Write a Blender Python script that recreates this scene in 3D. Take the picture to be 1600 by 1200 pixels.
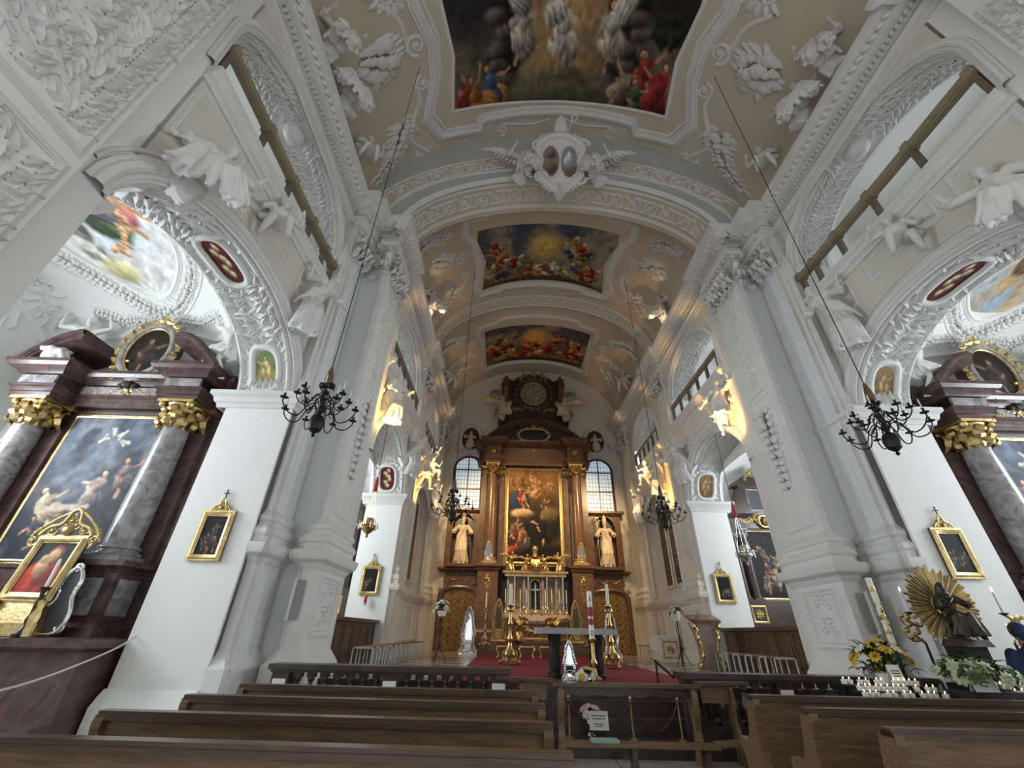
import bpy, math, random
import numpy as np
from math import sin, cos, pi, sqrt, radians, atan2, hypot
from mathutils import Vector, Matrix

for o in list(bpy.data.objects):
    bpy.data.objects.remove(o)
scene = bpy.context.scene
COL = scene.collection
random.seed(7)

# ------------------------------------------------------------------ camera, light, exposure
def look_axes(pitch, yaw, roll):
    fw = Vector((sin(yaw)*cos(pitch), cos(yaw)*cos(pitch), sin(pitch)))
    ri = Vector((cos(yaw), -sin(yaw), 0))
    up = ri.cross(fw)
    return ri*cos(roll)+up*sin(roll), up*cos(roll)-ri*sin(roll), fw
ri, up, fw = look_axes(radians(30.995), radians(.223), radians(1.322))
cam = bpy.data.cameras.new('camera')
cam.sensor_width = 36
cam.lens = 647.1/1600*36
cam.clip_start = .05
camo = bpy.data.objects.new('camera', cam)
COL.objects.link(camo)
camo.matrix_world = Matrix(((ri.x, up.x, -fw.x, -1.36), (ri.y, up.y, -fw.y, 0), (ri.z, up.z, -fw.z, 1.5), (0, 0, 0, 1)))
scene.camera = camo

scene.view_settings.view_transform = 'Standard'
scene.view_settings.look = 'None'
scene.view_settings.gamma = 1
scene.view_settings.use_curve_mapping = False
scene.view_settings.exposure = 0.28

world = bpy.data.worlds.new('daylight')
scene.world = world
world.use_nodes = True
bg = world.node_tree.nodes['Background']
bg.inputs[0].default_value = (.97, .98, 1, 1)
bg.inputs[1].default_value = .95

def area(name, loc, aim, sx, sy, power, col=(1, 1, 1)):
    l = bpy.data.lights.new(name, 'AREA')
    l.shape = 'RECTANGLE'
    l.size = sx
    l.size_y = sy
    l.energy = power
    l.color = col
    o = bpy.data.objects.new(name, l)
    COL.objects.link(o)
    o.location = loc
    o.rotation_euler = (Vector(aim)-Vector(loc)).to_track_quat('-Z', 'Y').to_euler()
    return o
def spot(name, loc, aim, power, col, ang=60, blend=.6, rad=.08):
    l = bpy.data.lights.new(name, 'SPOT')
    l.energy = power
    l.color = col
    l.spot_size = radians(ang)
    l.spot_blend = blend
    l.shadow_soft_size = rad
    o = bpy.data.objects.new(name, l)
    COL.objects.link(o)
    o.location = loc
    o.rotation_euler = (Vector(aim)-Vector(loc)).to_track_quat('-Z', 'Y').to_euler()
    return o
DAY = (.86, .95, 1)
WARM = (1, .72, .38)
for s in (-1, 1):
    # daylight standing in the windows of the side chapels, galleries and choir aisles
    area('chapel_window_light', (s*12.1, 5.1, 4.6), (s*6, 5.8, 3.2), 2.6, 2.8, 320 if s < 0 else 300, DAY)
    area('gallery_window_light', (s*9.3, 5.2, 10.6), (s*5.5, 5.2, 10.2), 3.6, 1.8, 42, DAY)
    area('choir_window_light', (s*9.7, 12.4, 4.6), (s*5, 13.2, 3.6), 2.4, 3.4, 350 if s < 0 else 300, DAY)
    area('choir_gallery_light', (s*8.3, 12.4, 10.4), (s*5, 12.4, 10), 3, 1.4, 60, DAY)
    # warm spotlights on the choir piers
    spot('pier_spotlight', (s*4.35, 9.8, 5.3), (s*4.85, 10.6, 7.3), 700, (1, .56, .15), 40)
    spot('pier_spotlight', (s*4.4, 15.5, 4.9), (s*4.9, 16.5, 7.2), 560, (1, .56, .15), 42)
    spot('vault_uplight', (s*4.3, 12.4, 12.25), (-s*1.5, 12.6, 15.4), 70, (1, .72, .42), 140, .8, .15)
    spot('altar_spotlight', (s*4.3, 15.9, 9.0), (s*1.6, 21.5, 5.5), 1500, (1, .70, .36), 75, .8, .2)
spot('altar_spotlight', (0, 14.5, 15.0), (0, 21.5, 3), 1300, (1, .72, .4), 60, .8, .2)

# ------------------------------------------------------------------ materials
def mat(name, col, rough=.6, metal=0., var=0., vscale=3., col2=None, bump=0., bscale=20., coat=0., vdetail=4., emit=0.):
    m = bpy.data.materials.new(name)
    m.use_nodes = True
    nt = m.node_tree
    b = nt.nodes['Principled BSDF']
    c4 = (*col, 1)
    b.inputs['Base Color'].default_value = c4
    b.inputs['Roughness'].default_value = rough
    b.inputs['Metallic'].default_value = metal
    if coat:
        b.inputs['Coat Weight'].default_value = coat
    if emit:
        b.inputs['Emission Color'].default_value = c4
        b.inputs['Emission Strength'].default_value = emit
    if var or col2:
        tc = nt.nodes.new('ShaderNodeTexCoord')
        n = nt.nodes.new('ShaderNodeTexNoise')
        n.inputs['Scale'].default_value = vscale
        n.inputs['Detail'].default_value = vdetail
        nt.links.new(tc.outputs['Object'], n.inputs['Vector'])
        r = nt.nodes.new('ShaderNodeValToRGB')
        r.color_ramp.elements[0].position = .35
        r.color_ramp.elements[1].position = .65
        c2 = col2 if col2 else tuple(x*(1-var) for x in col)
        r.color_ramp.elements[0].color = (*c2, 1)
        r.color_ramp.elements[1].color = c4
        nt.links.new(n.outputs['Fac'], r.inputs['Fac'])
        nt.links.new(r.outputs['Color'], b.inputs['Base Color'])
    if bump:
        tc = nt.nodes.new('ShaderNodeTexCoord')
        n = nt.nodes.new('ShaderNodeTexNoise')
        n.inputs['Scale'].default_value = bscale
        n.inputs['Detail'].default_value = 3
        nt.links.new(tc.outputs['Object'], n.inputs['Vector'])
        bp = nt.nodes.new('ShaderNodeBump')
        bp.inputs['Strength'].default_value = bump
        bp.inputs['Distance'].default_value = .03
        nt.links.new(n.outputs['Fac'], bp.inputs['Height'])
        nt.links.new(bp.outputs['Normal'], b.inputs['Normal'])
    return m
def marble(name, c1, c2, scale=2., rough=.25, vein=3.):
    m = bpy.data.materials.new(name)
    m.use_nodes = True
    nt = m.node_tree
    b = nt.nodes['Principled BSDF']
    b.inputs['Roughness'].default_value = rough
    tc = nt.nodes.new('ShaderNodeTexCoord')
    n = nt.nodes.new('ShaderNodeTexNoise')
    n.inputs['Scale'].default_value = scale
    n.inputs['Detail'].default_value = 8
    n.inputs['Distortion'].default_value = vein
    nt.links.new(tc.outputs['Object'], n.inputs['Vector'])
    r = nt.nodes.new('ShaderNodeValToRGB')
    r.color_ramp.elements[0].position = .3
    r.color_ramp.elements[0].color = (*c1, 1)
    r.color_ramp.elements[1].position = .72
    r.color_ramp.elements[1].color = (*c2, 1)
    nt.links.new(n.outputs['Fac'], r.inputs['Fac'])
    nt.links.new(r.outputs['Color'], b.inputs['Base Color'])
    return m
def woodmat(name, c1, c2, sc=(1, 12, 12), rough=.45):
    m = bpy.data.materials.new(name)
    m.use_nodes = True
    nt = m.node_tree
    b = nt.nodes['Principled BSDF']
    b.inputs['Roughness'].default_value = rough
    tc = nt.nodes.new('ShaderNodeTexCoord')
    mp = nt.nodes.new('ShaderNodeMapping')
    mp.inputs['Scale'].default_value = sc
    n = nt.nodes.new('ShaderNodeTexNoise')
    n.inputs['Scale'].default_value = 3
    n.inputs['Detail'].default_value = 6
    n.inputs['Distortion'].default_value = .6
    nt.links.new(tc.outputs['Object'], mp.inputs['Vector'])
    nt.links.new(mp.outputs['Vector'], n.inputs['Vector'])
    r = nt.nodes.new('ShaderNodeValToRGB')
    r.color_ramp.elements[0].position = .35
    r.color_ramp.elements[0].color = (*c1, 1)
    r.color_ramp.elements[1].position = .68
    r.color_ramp.elements[1].color = (*c2, 1)
    nt.links.new(n.outputs['Fac'], r.inputs['Fac'])
    nt.links.new(r.outputs['Color'], b.inputs['Base Color'])
    return m
def paintmat(name, rough=.55):
    m = bpy.data.materials.new(name)
    m.use_nodes = True
    nt = m.node_tree
    b = nt.nodes['Principled BSDF']
    b.inputs['Roughness'].default_value = rough
    b.inputs['Specular IOR Level'].default_value = .2
    a = nt.nodes.new('ShaderNodeVertexColor')
    a.layer_name = 'paint'
    nt.links.new(a.outputs['Color'], b.inputs['Base Color'])
    return m
M = dict(
    stucco=mat('stucco_white', (.72, .715, .70), .7, var=.07, vscale=2.5, bump=.1, bscale=14),
    plaster=mat('plaster_white', (.82, .82, .80), .8, var=.04, vscale=.8, bump=.05, bscale=30),
    cream=mat('plaster_cream', (.70, .66, .58), .8, var=.06, vscale=1.2),
    bluegrey=mat('plaster_blue_grey', (.70, .735, .745), .8, var=.06, vscale=1.),
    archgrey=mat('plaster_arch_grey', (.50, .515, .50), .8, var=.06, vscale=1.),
    vault=mat('vault_plaster', (.62, .54, .435), .85, var=.08, vscale=.7),
    warmwall=mat('choir_plaster', (.76, .70, .60), .75, var=.06, vscale=1.),
    gold=mat('gilding', (.70, .52, .24), .36, 1., var=.35, vscale=9, bump=.25, bscale=25),
    goldpaint=mat('gold_wood', (.50, .37, .17), .42, .7, var=.3, vscale=6, bump=.2, bscale=25),
    silver=mat('silver', (.80, .80, .78), .22, 1., var=.3, vscale=8, bump=.3, bscale=25),
    iron=mat('black_iron', (.018, .018, .02), .45, .4),
    bronze=mat('dark_bronze', (.05, .04, .03), .4, .6),
    rail=mat('rail_wood', (.30, .245, .16), .5, var=.2, vscale=4),
    railpost=mat('rail_post', (.16, .13, .09), .6, var=.2, vscale=4),
    redmarble=marble('red_brown_marble', (.045, .025, .025), (.13, .075, .07), 1.6),
    palemarble=marble('grey_veined_marble', (.14, .125, .125), (.42, .40, .41), 2.2, .2),
    darkbrown=marble('dark_brown_marble', (.03, .02, .017), (.075, .05, .042), 2., .3),
    altarwood=marble('altar_brown_marble', (.075, .032, .018), (.17, .085, .045), 1.5, .3),
    altarcol=marble('altar_column_marble', (.11, .055, .032), (.21, .115, .068), 2.2, .25),
    pew=woodmat('pew_oak', (.125, .074, .04), (.22, .138, .075), (1, 10, 14), .42),
    pewtop=woodmat('pew_rail_oak', (.06, .037, .022), (.12, .078, .048), (1, 10, 14), .3),
    stall=woodmat('choir_stall_walnut', (.075, .042, .025), (.15, .088, .052), (10, 10, 1), .4),
    floorm=marble('floor_slab_marble', (.36, .34, .32), (.60, .58, .55), 1.2, .3),
    joint=mat('floor_joint', (.16, .15, .14), .8),
    choirfloor=marble('choir_floor_marble', (.34, .31, .27), (.56, .51, .45), 2.5, .18),
    choirfloor2=marble('choir_floor_dark', (.12, .10, .085), (.24, .20, .17), 2.5, .18),
    carpet=mat('red_carpet', (.25, .022, .035), .95, var=.25, vscale=14, bump=.4, bscale=120),
    wax=mat('candle_wax', (.86, .80, .66), .5),
    whitewax=mat('white_candle_wax', (.85, .84, .80), .5),
    red=mat('red_paint', (.42, .03, .03), .5),
    white=mat('white_cloth', (.82, .81, .80), .8, bump=.15, bscale=30),
    card=mat('white_card', (.80, .80, .78), .6),
    ink=mat('dark_ink', (.06, .06, .07), .7),
    leaf=mat('green_leaf', (.035, .075, .022), .5, var=.5, vscale=12),
    leaf2=mat('fresh_green', (.11, .18, .06), .5, var=.4, vscale=12),
    yellow=mat('yellow_petal', (.74, .48, .05), .6, var=.2, vscale=20),
    whitepetal=mat('white_petal', (.80, .78, .72), .6, var=.15, vscale=20),
    pinkpetal=mat('blush_petal', (.75, .55, .45), .6, var=.2, vscale=20),
    greenpetal=mat('green_white_petal', (.55, .66, .42), .6, var=.25, vscale=25),
    glass=mat('window_daylight_glass', (.62, .76, .86), .4, emit=.42),
    skyglass=mat('chapel_window_glass', (.80, .91, 1.), .4, emit=1.3),
    lead=mat('window_lead', (.03, .03, .035), .6),
    black=mat('deep_black', (.008, .007, .007), .6),
    flame=mat('candle_flame', (1, .75, .4), .5, emit=4),
    chrome=mat('chair_steel', (.66, .66, .65), .35, .2),
    seatwood=woodmat('chair_wood', (.20, .10, .05), (.32, .18, .09)),
    pink=mat('rose_marble', (.42, .30, .27), .3, var=.35, vscale=5, vdetail=8),
    cloth=mat('blue_jacket', (.02, .035, .09), .9, bump=.3, bscale=30),
    skin=mat('skin', (.55, .36, .27), .6),
    hair=mat('hair', (.10, .065, .04), .7),
    tealcloth=mat('pale_green_pad', (.30, .42, .36), .8),
    rope=mat('white_rope', (.62, .58, .52), .8),
    redrope=mat('dark_red_rope', (.10, .015, .018), .8),
    mirror=mat('mirror_glass', (.80, .84, .86), .05, 1.),
    redrose=mat('rose_field', (.17, .05, .045), .7, var=.2, vscale=4),
    damask=mat('gold_damask', (.22, .13, .035), .5, .4, col2=(.10, .055, .018), vscale=7),
    ivory=mat('ivory_statue', (.68, .56, .42), .5, var=.12, vscale=5),
)
PAINT = paintmat('oil_paint', .6)
FRESCO = paintmat('fresco_paint', .8)

# ------------------------------------------------------------------ mesh builder
class MB:
    def __init__(s):
        s.v = []
        s.f = []
    def add(s, vs, fs):
        b = len(s.v)
        s.v.extend([(float(p[0]), float(p[1]), float(p[2])) for p in vs])
        s.f.extend([tuple(i+b for i in q) for q in fs])
        return s
    def box(s, x0, y0, z0, x1, y1, z1):
        v = [(x0, y0, z0), (x1, y0, z0), (x1, y1, z0), (x0, y1, z0), (x0, y0, z1), (x1, y0, z1), (x1, y1, z1), (x0, y1, z1)]
        return s.add(v, [(0, 3, 2, 1), (4, 5, 6, 7), (0, 1, 5, 4), (1, 2, 6, 5), (2, 3, 7, 6), (3, 0, 4, 7)])
    def fbox(s, x0, y0, z0, x1, y1, z1, t):     # frustum box: top face shrunk by t
        v = [(x0, y0, z0), (x1, y0, z0), (x1, y1, z0), (x0, y1, z0), (x0+t, y0+t, z1), (x1-t, y0+t, z1), (x1-t, y1-t, z1), (x0+t, y1-t, z1)]
        return s.add(v, [(0, 3, 2, 1), (4, 5, 6, 7), (0, 1, 5, 4), (1, 2, 6, 5), (2, 3, 7, 6), (3, 0, 4, 7)])
    def bar(s, a, b, w, h=None, upv=(0, 0, 1)):
        a = Vector(a)
        b = Vector(b)
        h = h or w
        d = (b-a).normalized()
        u = Vector(upv)
        if abs(d.dot(u)) > .98:
            u = Vector((1, 0, 0))
        n = d.cross(u).normalized()*w/2
        t = n.cross(d).normalized()*h/2
        v = [a-n-t, a+n-t, a+n+t, a-n+t, b-n-t, b+n-t, b+n+t, b-n+t]
        return s.add(v, [(0, 1, 2, 3), (7, 6, 5, 4), (0, 4, 5, 1), (1, 5, 6, 2), (2, 6, 7, 3), (3, 7, 4, 0)])
    def prism(s, poly, fn, d0, d1):             # poly in 2D, fn(u,v,d)->3D
        n = len(poly)
        v = [fn(u, w, d0) for u, w in poly]+[fn(u, w, d1) for u, w in poly]
        f = [tuple(range(n)), tuple(range(2*n-1, n-1, -1))]+[(i, i+n, (i+1) % n+n, (i+1) % n) for i in range(n)]
        return s.add(v, f)
    def lathe(s, prof, c=(0, 0, 0), seg=12, sx=1., sy=1., a0=0.):
        b = []
        for r, z in prof:
            for k in range(seg):
                a = a0+2*pi*k/seg
                b.append((c[0]+r*sx*cos(a), c[1]+r*sy*sin(a), c[2]+z))
        f = []
        for i in range(len(prof)-1):
            for k in range(seg):
                k2 = (k+1) % seg
                f.append((i*seg+k, i*seg+k2, (i+1)*seg+k2, (i+1)*seg+k))
        f.append(tuple(range(seg-1, -1, -1)))
        f.append(tuple((len(prof)-1)*seg+k for k in range(seg)))
        return s.add(b, f)
    def tube(s, path, r, seg=6):
        P = [Vector(p) for p in path]
        n = len(P)
        R = r if hasattr(r, '__len__') else [r]*n
        v = []
        pu = None
        for i, p in enumerate(P):
            t = (P[min(i+1, n-1)]-P[max(i-1, 0)])
            if t.length < 1e-9:
                t = Vector((0, 0, 1))
            t.normalize()
            if pu is None:
                pu = Vector((0, 0, 1)) if abs(t.z) < .9 else Vector((1, 0, 0))
            u = (pu-t*pu.dot(t))
            if u.length < 1e-6:
                u = t.orthogonal()
            u.normalize()
            w = t.cross(u)
            pu = u
            for k in range(seg):
                a = 2*pi*k/seg
                v.append(p+(u*cos(a)+w*sin(a))*R[i])
        f = []
        for i in range(n-1):
            for k in range(seg):
                k2 = (k+1) % seg
                f.append((i*seg+k, i*seg+k2, (i+1)*seg+k2, (i+1)*seg+k))
        f.append(tuple(range(seg-1, -1, -1)))
        f.append(tuple((n-1)*seg+k for k in range(seg)))
        return s.add(v, f)
    def ell(s, c, r, seg=8, rings=5, rot=None):
        rx, ry, rz = r if hasattr(r, '__len__') else (r, r, r)
        v = []
        for i in range(1, rings):
            th = pi*i/rings
            for k in range(seg):
                a = 2*pi*k/seg
                v.append(Vector((rx*sin(th)*cos(a), ry*sin(th)*sin(a), -rz*cos(th))))
        v += [Vector((0, 0, -rz)), Vector((0, 0, rz))]
        if rot is not None:
            v = [rot@p for p in v]
        v = [p+Vector(c) for p in v]
        f = []
        for i in range(rings-2):
            for k in range(seg):
                k2 = (k+1) % seg
                f.append((i*seg+k, i*seg+k2, (i+1)*seg+k2, (i+1)*seg+k))
        B = (rings-1)*seg
        for k in range(seg):
            k2 = (k+1) % seg
            f.append((B, k2, k))
            f.append((B+1, (rings-2)*seg+k, (rings-2)*seg+k2))
        return s.add(v, f)
    def sweep(s, path, prof, closed=False, z0=0.):   # plan path (x,y); prof [(out, z)]; out = right hand of travel
        n = len(path)
        P = [Vector((p[0], p[1])) for p in path]
        v = []
        for i in range(n):
            a = P[i-1] if (i > 0 or closed) else None
            c = P[(i+1) % n] if (i < n-1 or closed) else None
            d1 = (P[i]-a).normalized() if a is not None else (c-P[i]).normalized()
            d2 = (c-P[i]).normalized() if c is not None else d1
            n1 = Vector((d1.y, -d1.x))
            n2 = Vector((d2.y, -d2.x))
            m = n1+n2
            k = m.length_squared/2
            m = m/max(k, .25)
            for o, z in prof:
                v.append((P[i].x+m.x*o, P[i].y+m.y*o, z0+z))
        k = len(prof)
        f = []
        for i in range(n if closed else n-1):
            j = (i+1) % n
            for q in range(k-1):
                f.append((i*k+q, j*k+q, j*k+q+1, i*k+q+1))
        if not closed:
            f.append(tuple(range(k)))
            f.append(tuple((n-1)*k+q for q in range(k-1, -1, -1)))
        return s.add(v, f)
    def grid(s, fn, us, vs):
        nu, nv = len(us), len(vs)
        v = [fn(u, w) for u in us for w in vs]
        f = [(i*nv+j, (i+1)*nv+j, (i+1)*nv+j+1, i*nv+j+1) for i in range(nu-1) for j in range(nv-1)]
        return s.add(v, f)
    def leaf(s, p, d, nrm, L, W, curl=.25, seg=4):   # free 3D leaf: midline from p along d, bending toward -nrm
        p = Vector(p)
        d = Vector(d).normalized()
        nrm = Vector(nrm)
        nrm = (nrm-d*nrm.dot(d)).normalized()
        sd = d.cross(nrm)
        v = []
        for i in range(seg+1):
            t = i/seg
            w = W*sin(pi*(t*.9+.08))**.8
            c = p+d*L*t+nrm*(curl*L*(sin(pi*t*.9)*.6-t*t*.5))
            v += [c-sd*w/2, c+nrm*w*.22, c+sd*w/2]
        f = []
        for i in range(seg):
            a = i*3
            f += [(a, a+3, a+4, a+1), (a+1, a+4, a+5, a+2)]
        return s.add(v, f)
    def obj(s, name, m, parent=None, loc=None, sharp=27, kind=None, label=None):
        me = bpy.data.meshes.new(name)
        me.from_pydata(s.v, [], s.f)
        me.polygons.foreach_set('use_smooth', [True]*len(me.polygons))
        me.update()
        if sharp < 180:
            me.set_sharp_from_angle(angle=radians(sharp))
        me.materials.append(M[m] if isinstance(m, str) else m)
        o = bpy.data.objects.new(name, me)
        COL.objects.link(o)
        if parent is not None:
            o.parent = parent
        if loc is not None:
            o.location = loc
        if kind:
            o['kind'] = kind
        if label:
            o['label'] = label
        return o
def empty(name, loc=(0, 0, 0), rz=0., sc=None):
    o = bpy.data.objects.new(name, None)
    o.empty_display_size = .1
    COL.objects.link(o)
    o.location = loc
    o.rotation_euler = (0, 0, rz)
    if sc:
        o.scale = sc if hasattr(sc, '__len__') else (sc, sc, sc)
    return o
def tag(o, label, cat, group=None):
    o['label'] = label
    o['category'] = cat
    if group:
        o['group'] = group
    return o
def struct(o):
    o['kind'] = 'structure'
    return o
def kids(o):
    return [c for c in bpy.data.objects if c.parent == o]
def copy_tree(o, parent=None, childmap=None):
    c = o.copy()
    COL.objects.link(c)
    c.parent = parent
    for ch in list(o.children):
        copy_tree(ch, c)
    return c
def mirrored(o, label=None):
    c = copy_tree(o)
    c.location.x = -o.location.x
    c.scale.x = -o.scale.x
    c.rotation_euler.z = -o.rotation_euler.z
    if label:
        c['label'] = label
    return c
def place(o, loc, rz=0., label=None, sc=None):
    c = copy_tree(o)
    c.location = loc
    c.rotation_euler = (0, 0, rz)
    if sc:
        c.scale = sc if hasattr(sc, '__len__') else (sc, sc, sc)
    if label:
        c['label'] = label
    return c
def lin(a, b, n):
    return [a+(b-a)*i/(n-1) for i in range(n)]

# ------------------------------------------------------------------ relief on a surface: S(u,v,h) -> point
class Relief(MB):
    def __init__(s, S):
        super().__init__()
        s.S = S
    def T(s, path, r, h=0., seg=4, flat=1.):
        n = len(path)
        R = r if hasattr(r, '__len__') else [r]*n
        v = []
        for i in range(n):
            a = path[max(i-1, 0)]
            b = path[min(i+1, n-1)]
            tx, ty = b[0]-a[0], b[1]-a[1]
            l = hypot(tx, ty) or 1
            nx, ny = -ty/l, tx/l
            for k in range(seg+1):
                an = pi*k/seg
                o = R[i]*cos(an)
                v.append(s.S(path[i][0]+nx*o, path[i][1]+ny*o, h+R[i]*flat*sin(an)))
        q = seg+1
        f = [(i*q+k, (i+1)*q+k, (i+1)*q+k+1, i*q+k+1) for i in range(n-1) for k in range(seg)]
        return s.add(v, f)
    def lf(s, p, ang, L, W, bend=0., h=.0, lift=.5, seg=5):
        v = []
        x, y = p
        a = ang
        for i in range(seg+1):
            t = i/seg
            w = W*.5*(sin(pi*min(1, t*.88+.12))**.7)
            nx, ny = -sin(a), cos(a)
            hh = h+W*lift*(.45+.8*sin(pi*t*.8))
            v += [s.S(x+nx*w, y+ny*w, h*.3), s.S(x, y, hh), s.S(x-nx*w, y-ny*w, h*.3)]
            a += bend/seg
            x += cos(a)*L/seg
            y += sin(a)*L/seg
        f = []
        for i in range(seg):
            q = i*3
            f += [(q, q+3, q+4, q+1), (q+1, q+4, q+5, q+2)]
        return s.add(v, f)
    def blob(s, p, r, h=0., asp=1., seg=6):
        v = []
        for th in (0, .5, 1.05):
            for k in range(seg):
                a = 2*pi*k/seg
                v.append(s.S(p[0]+r*cos(th)*cos(a), p[1]+r*cos(th)*sin(a)*asp, h+r*sin(th)))
        v.append(s.S(p[0], p[1], h+r*1.02))
        f = []
        for i in range(2):
            for k in range(seg):
                k2 = (k+1) % seg
                f.append((i*seg+k, i*seg+k2, (i+1)*seg+k2, (i+1)*seg+k))
        f += [(2*seg+k, 2*seg+(k+1) % seg, 3*seg) for k in range(seg)]
        return s.add(v, f)
    def spiral(s, c, r, turns, a0, sg, w, h=0., n=None):
        n = n or max(8, int(turns*10))
        path = []
        R = []
        for i in range(n+1):
            t = i/n
            rr = r*(1-.86*t)
            a = a0+sg*turns*2*pi*t
            path.append((c[0]+rr*cos(a), c[1]+rr*sin(a)))
            R.append(w*(1-.5*t))
        s.T(path, R, h)
        s.blob(c, w*1.5, h)
        return path
    def rosette(s, p, r, n=6, h=0.):
        for k in range(n):
            s.lf(p, 2*pi*k/n, r, r*.8, 0, h, .3, 3)
        s.blob(p, r*.3, h+r*.15)
    def acanthus(s, p, ang, L, sg=1, h=0.):
        # curling stem with side leaves
        x, y = p
        a = ang
        n = 7
        pts = [(x, y)]
        for i in range(n):
            a += sg*.32
            x += cos(a)*L/n
            y += sin(a)*L/n
            pts.append((x, y))
            if i < n-1:
                s.lf((x, y), a-sg*(.9-.05*i), L*.34*(1-.05*i), L*.17, -sg*.9, h, .45, 4)
                if i % 2:
                    s.lf((x, y), a+sg*.9, L*.22, L*.12, sg*.8, h, .45, 4)
        s.T(pts, [L*.05*(1-.7*i/n) for i in range(n+1)], h)
        s.lf(pts[-1], a, L*.22, L*.14, sg*1.2, h)
    def rinceau(s, p0, p1, width, n, h=0., dense=1.):
        # running foliage scroll along p0->p1
        dx, dy = p1[0]-p0[0], p1[1]-p0[1]
        Lt = hypot(dx, dy)
        ux, uy = dx/Lt, dy/Lt
        vx, vy = -uy, ux
        th = atan2(uy, ux)
        st = Lt/n
        q = lambda a, b: (p0[0]+ux*a+vx*b, p0[1]+uy*a+vy*b)
        r = min(width*.42, st*.48)
        wv = [q(i/8*st, -cos(pi*i/8)*width*.34) for i in range(n*8+1)]
        s.T(wv, r*.11, h, 3)
        for i in range(n):
            sg = 1 if i % 2 == 0 else -1
            c = q((i+.5)*st, sg*width*.04)
            a0 = th-sg*pi/2*.9
            path = s.spiral(c, r, 1.5, a0, sg, r*.11, h)
            s.rosette(c, r*.38, 6, h+.01)
            m = len(path)
            for k in range(0, int(m*.72), 1):
                x, y = path[k]
                a = atan2(y-c[1], x-c[0])
                t = k/m
                L = r*(.62-.45*t)
                s.lf((x, y), a+sg*1.0, L, L*.52, sg*1.1, h, .5, 4)
                if k % 2:
                    s.lf((x, y), a+pi-sg*.9, L*.55, L*.3, -sg*.9, h, .5, 3)
            for f in (.02, .5):
                e = q((i+f)*st, sg*width*.30)
                s.lf(e, th+sg*.9, r*.72, r*.34, -sg*1.5, h, .5, 4)
                s.lf(e, th+pi-sg*.9, r*.62, r*.3, sg*1.5, h, .5, 4)
                e = q((i+f)*st, -sg*width*.36)
                s.lf(e, th-sg*.5, r*.5, r*.26, sg*1.2, h, .5, 4)
                s.blob(e, r*.1, h)
    def foliage(s, p0, p1, width, h=0., size=.26):
        # dense leafwork on both sides of a wavy stem
        dx, dy = p1[0]-p0[0], p1[1]-p0[1]
        Lt = hypot(dx, dy)
        ux, uy = dx/Lt, dy/Lt
        th = atan2(uy, ux)
        q = lambda a, b: (p0[0]+ux*a-uy*b, p0[1]+uy*a+ux*b)
        s.T([q(Lt*i/24, width*.12*sin(i*.9)) for i in range(25)], width*.03, h, 3)
        n = max(3, int(Lt/(size*.42)))
        for i in range(n):
            for sg in (-1, 1):
                for k, o in enumerate((.08, .30)):
                    a = (i+.25*k+(.5 if sg > 0 else 0))*Lt/n
                    if a > Lt:
                        continue
                    L = size*(.8+.3*random.random())
                    s.lf(q(a, sg*o*width), th+sg*(.75-.3*k)+random.uniform(-.25, .25), L, L*.46, sg*random.uniform(-.4, 1.1), h, .55, 4)
    def garland(s, path, w, h=0., dens=1., leaves=True):
        # path 2D, w(t) width or const : heap of fruit and leaves
        L = sum(hypot(path[i+1][0]-path[i][0], path[i+1][1]-path[i][1]) for i in range(len(path)-1))
        acc = 0
        for i in range(len(path)-1):
            a, b = path[i], path[i+1]
            l = hypot(b[0]-a[0], b[1]-a[1])
            ang = atan2(b[1]-a[1], b[0]-a[0])
            ww = w((acc+l/2)/L) if callable(w) else w
            k = max(1, int(dens*l/(ww*.3)))
            for j in range(k):
                t = (j+.5)/k
                ww = w((acc+l*t)/L) if callable(w) else w
                for o in (-.34, 0, .34):
                    px = a[0]+(b[0]-a[0])*t-sin(ang)*o*ww+random.uniform(-.06, .06)*ww
                    py = a[1]+(b[1]-a[1])*t+cos(ang)*o*ww+random.uniform(-.06, .06)*ww
                    s.blob((px, py), ww*random.uniform(.15, .23), h+(.16 if o == 0 else .02)*ww)
                if leaves:
                    for sg in (-1, 1):
                        px = a[0]+(b[0]-a[0])*t-sin(ang)*sg*ww*.36
                        py = a[1]+(b[1]-a[1])*t+cos(ang)*sg*ww*.36
                        s.lf((px, py), ang+sg*random.uniform(.6, 1.3), ww*.42, ww*.24, random.uniform(-.5, .5), h, .4, 3)
            acc += l
    def mould(s, path, prof, closed=False, h=0.):
        path = densify(path, .22, closed)
        n = len(path)
        P = [Vector(p) for p in path]
        v = []
        for i in range(n):
            a = P[i-1] if (i > 0 or closed) else None
            c = P[(i+1) % n] if (i < n-1 or closed) else None
            d1 = (P[i]-a).normalized() if a is not None else (c-P[i]).normalized()
            d2 = (c-P[i]).normalized() if c is not None else d1
            n1 = Vector((d1.y, -d1.x))
            n2 = Vector((d2.y, -d2.x))
            m = n1+n2
            m = m/max(m.length_squared/2, .3)
            for o, z in prof:
                v.append(s.S(P[i].x+m.x*o, P[i].y+m.y*o, h+z))
        k = len(prof)
        f = []
        for i in range(n if closed else n-1):
            j = (i+1) % n
            for q in range(k-1):
                f.append((i*k+q, j*k+q, j*k+q+1, i*k+q+1))
        return s.add(v, f)
def densify(path, step, closed=False):
    out = []
    n = len(path)
    for i in range(n if closed else n-1):
        a, b = path[i], path[(i+1) % n]
        k = max(1, int(hypot(b[0]-a[0], b[1]-a[1])/step+.5))
        out += [(a[0]+(b[0]-a[0])*j/k, a[1]+(b[1]-a[1])*j/k) for j in range(k)]
    if not closed:
        out.append(path[-1])
    return out
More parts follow.
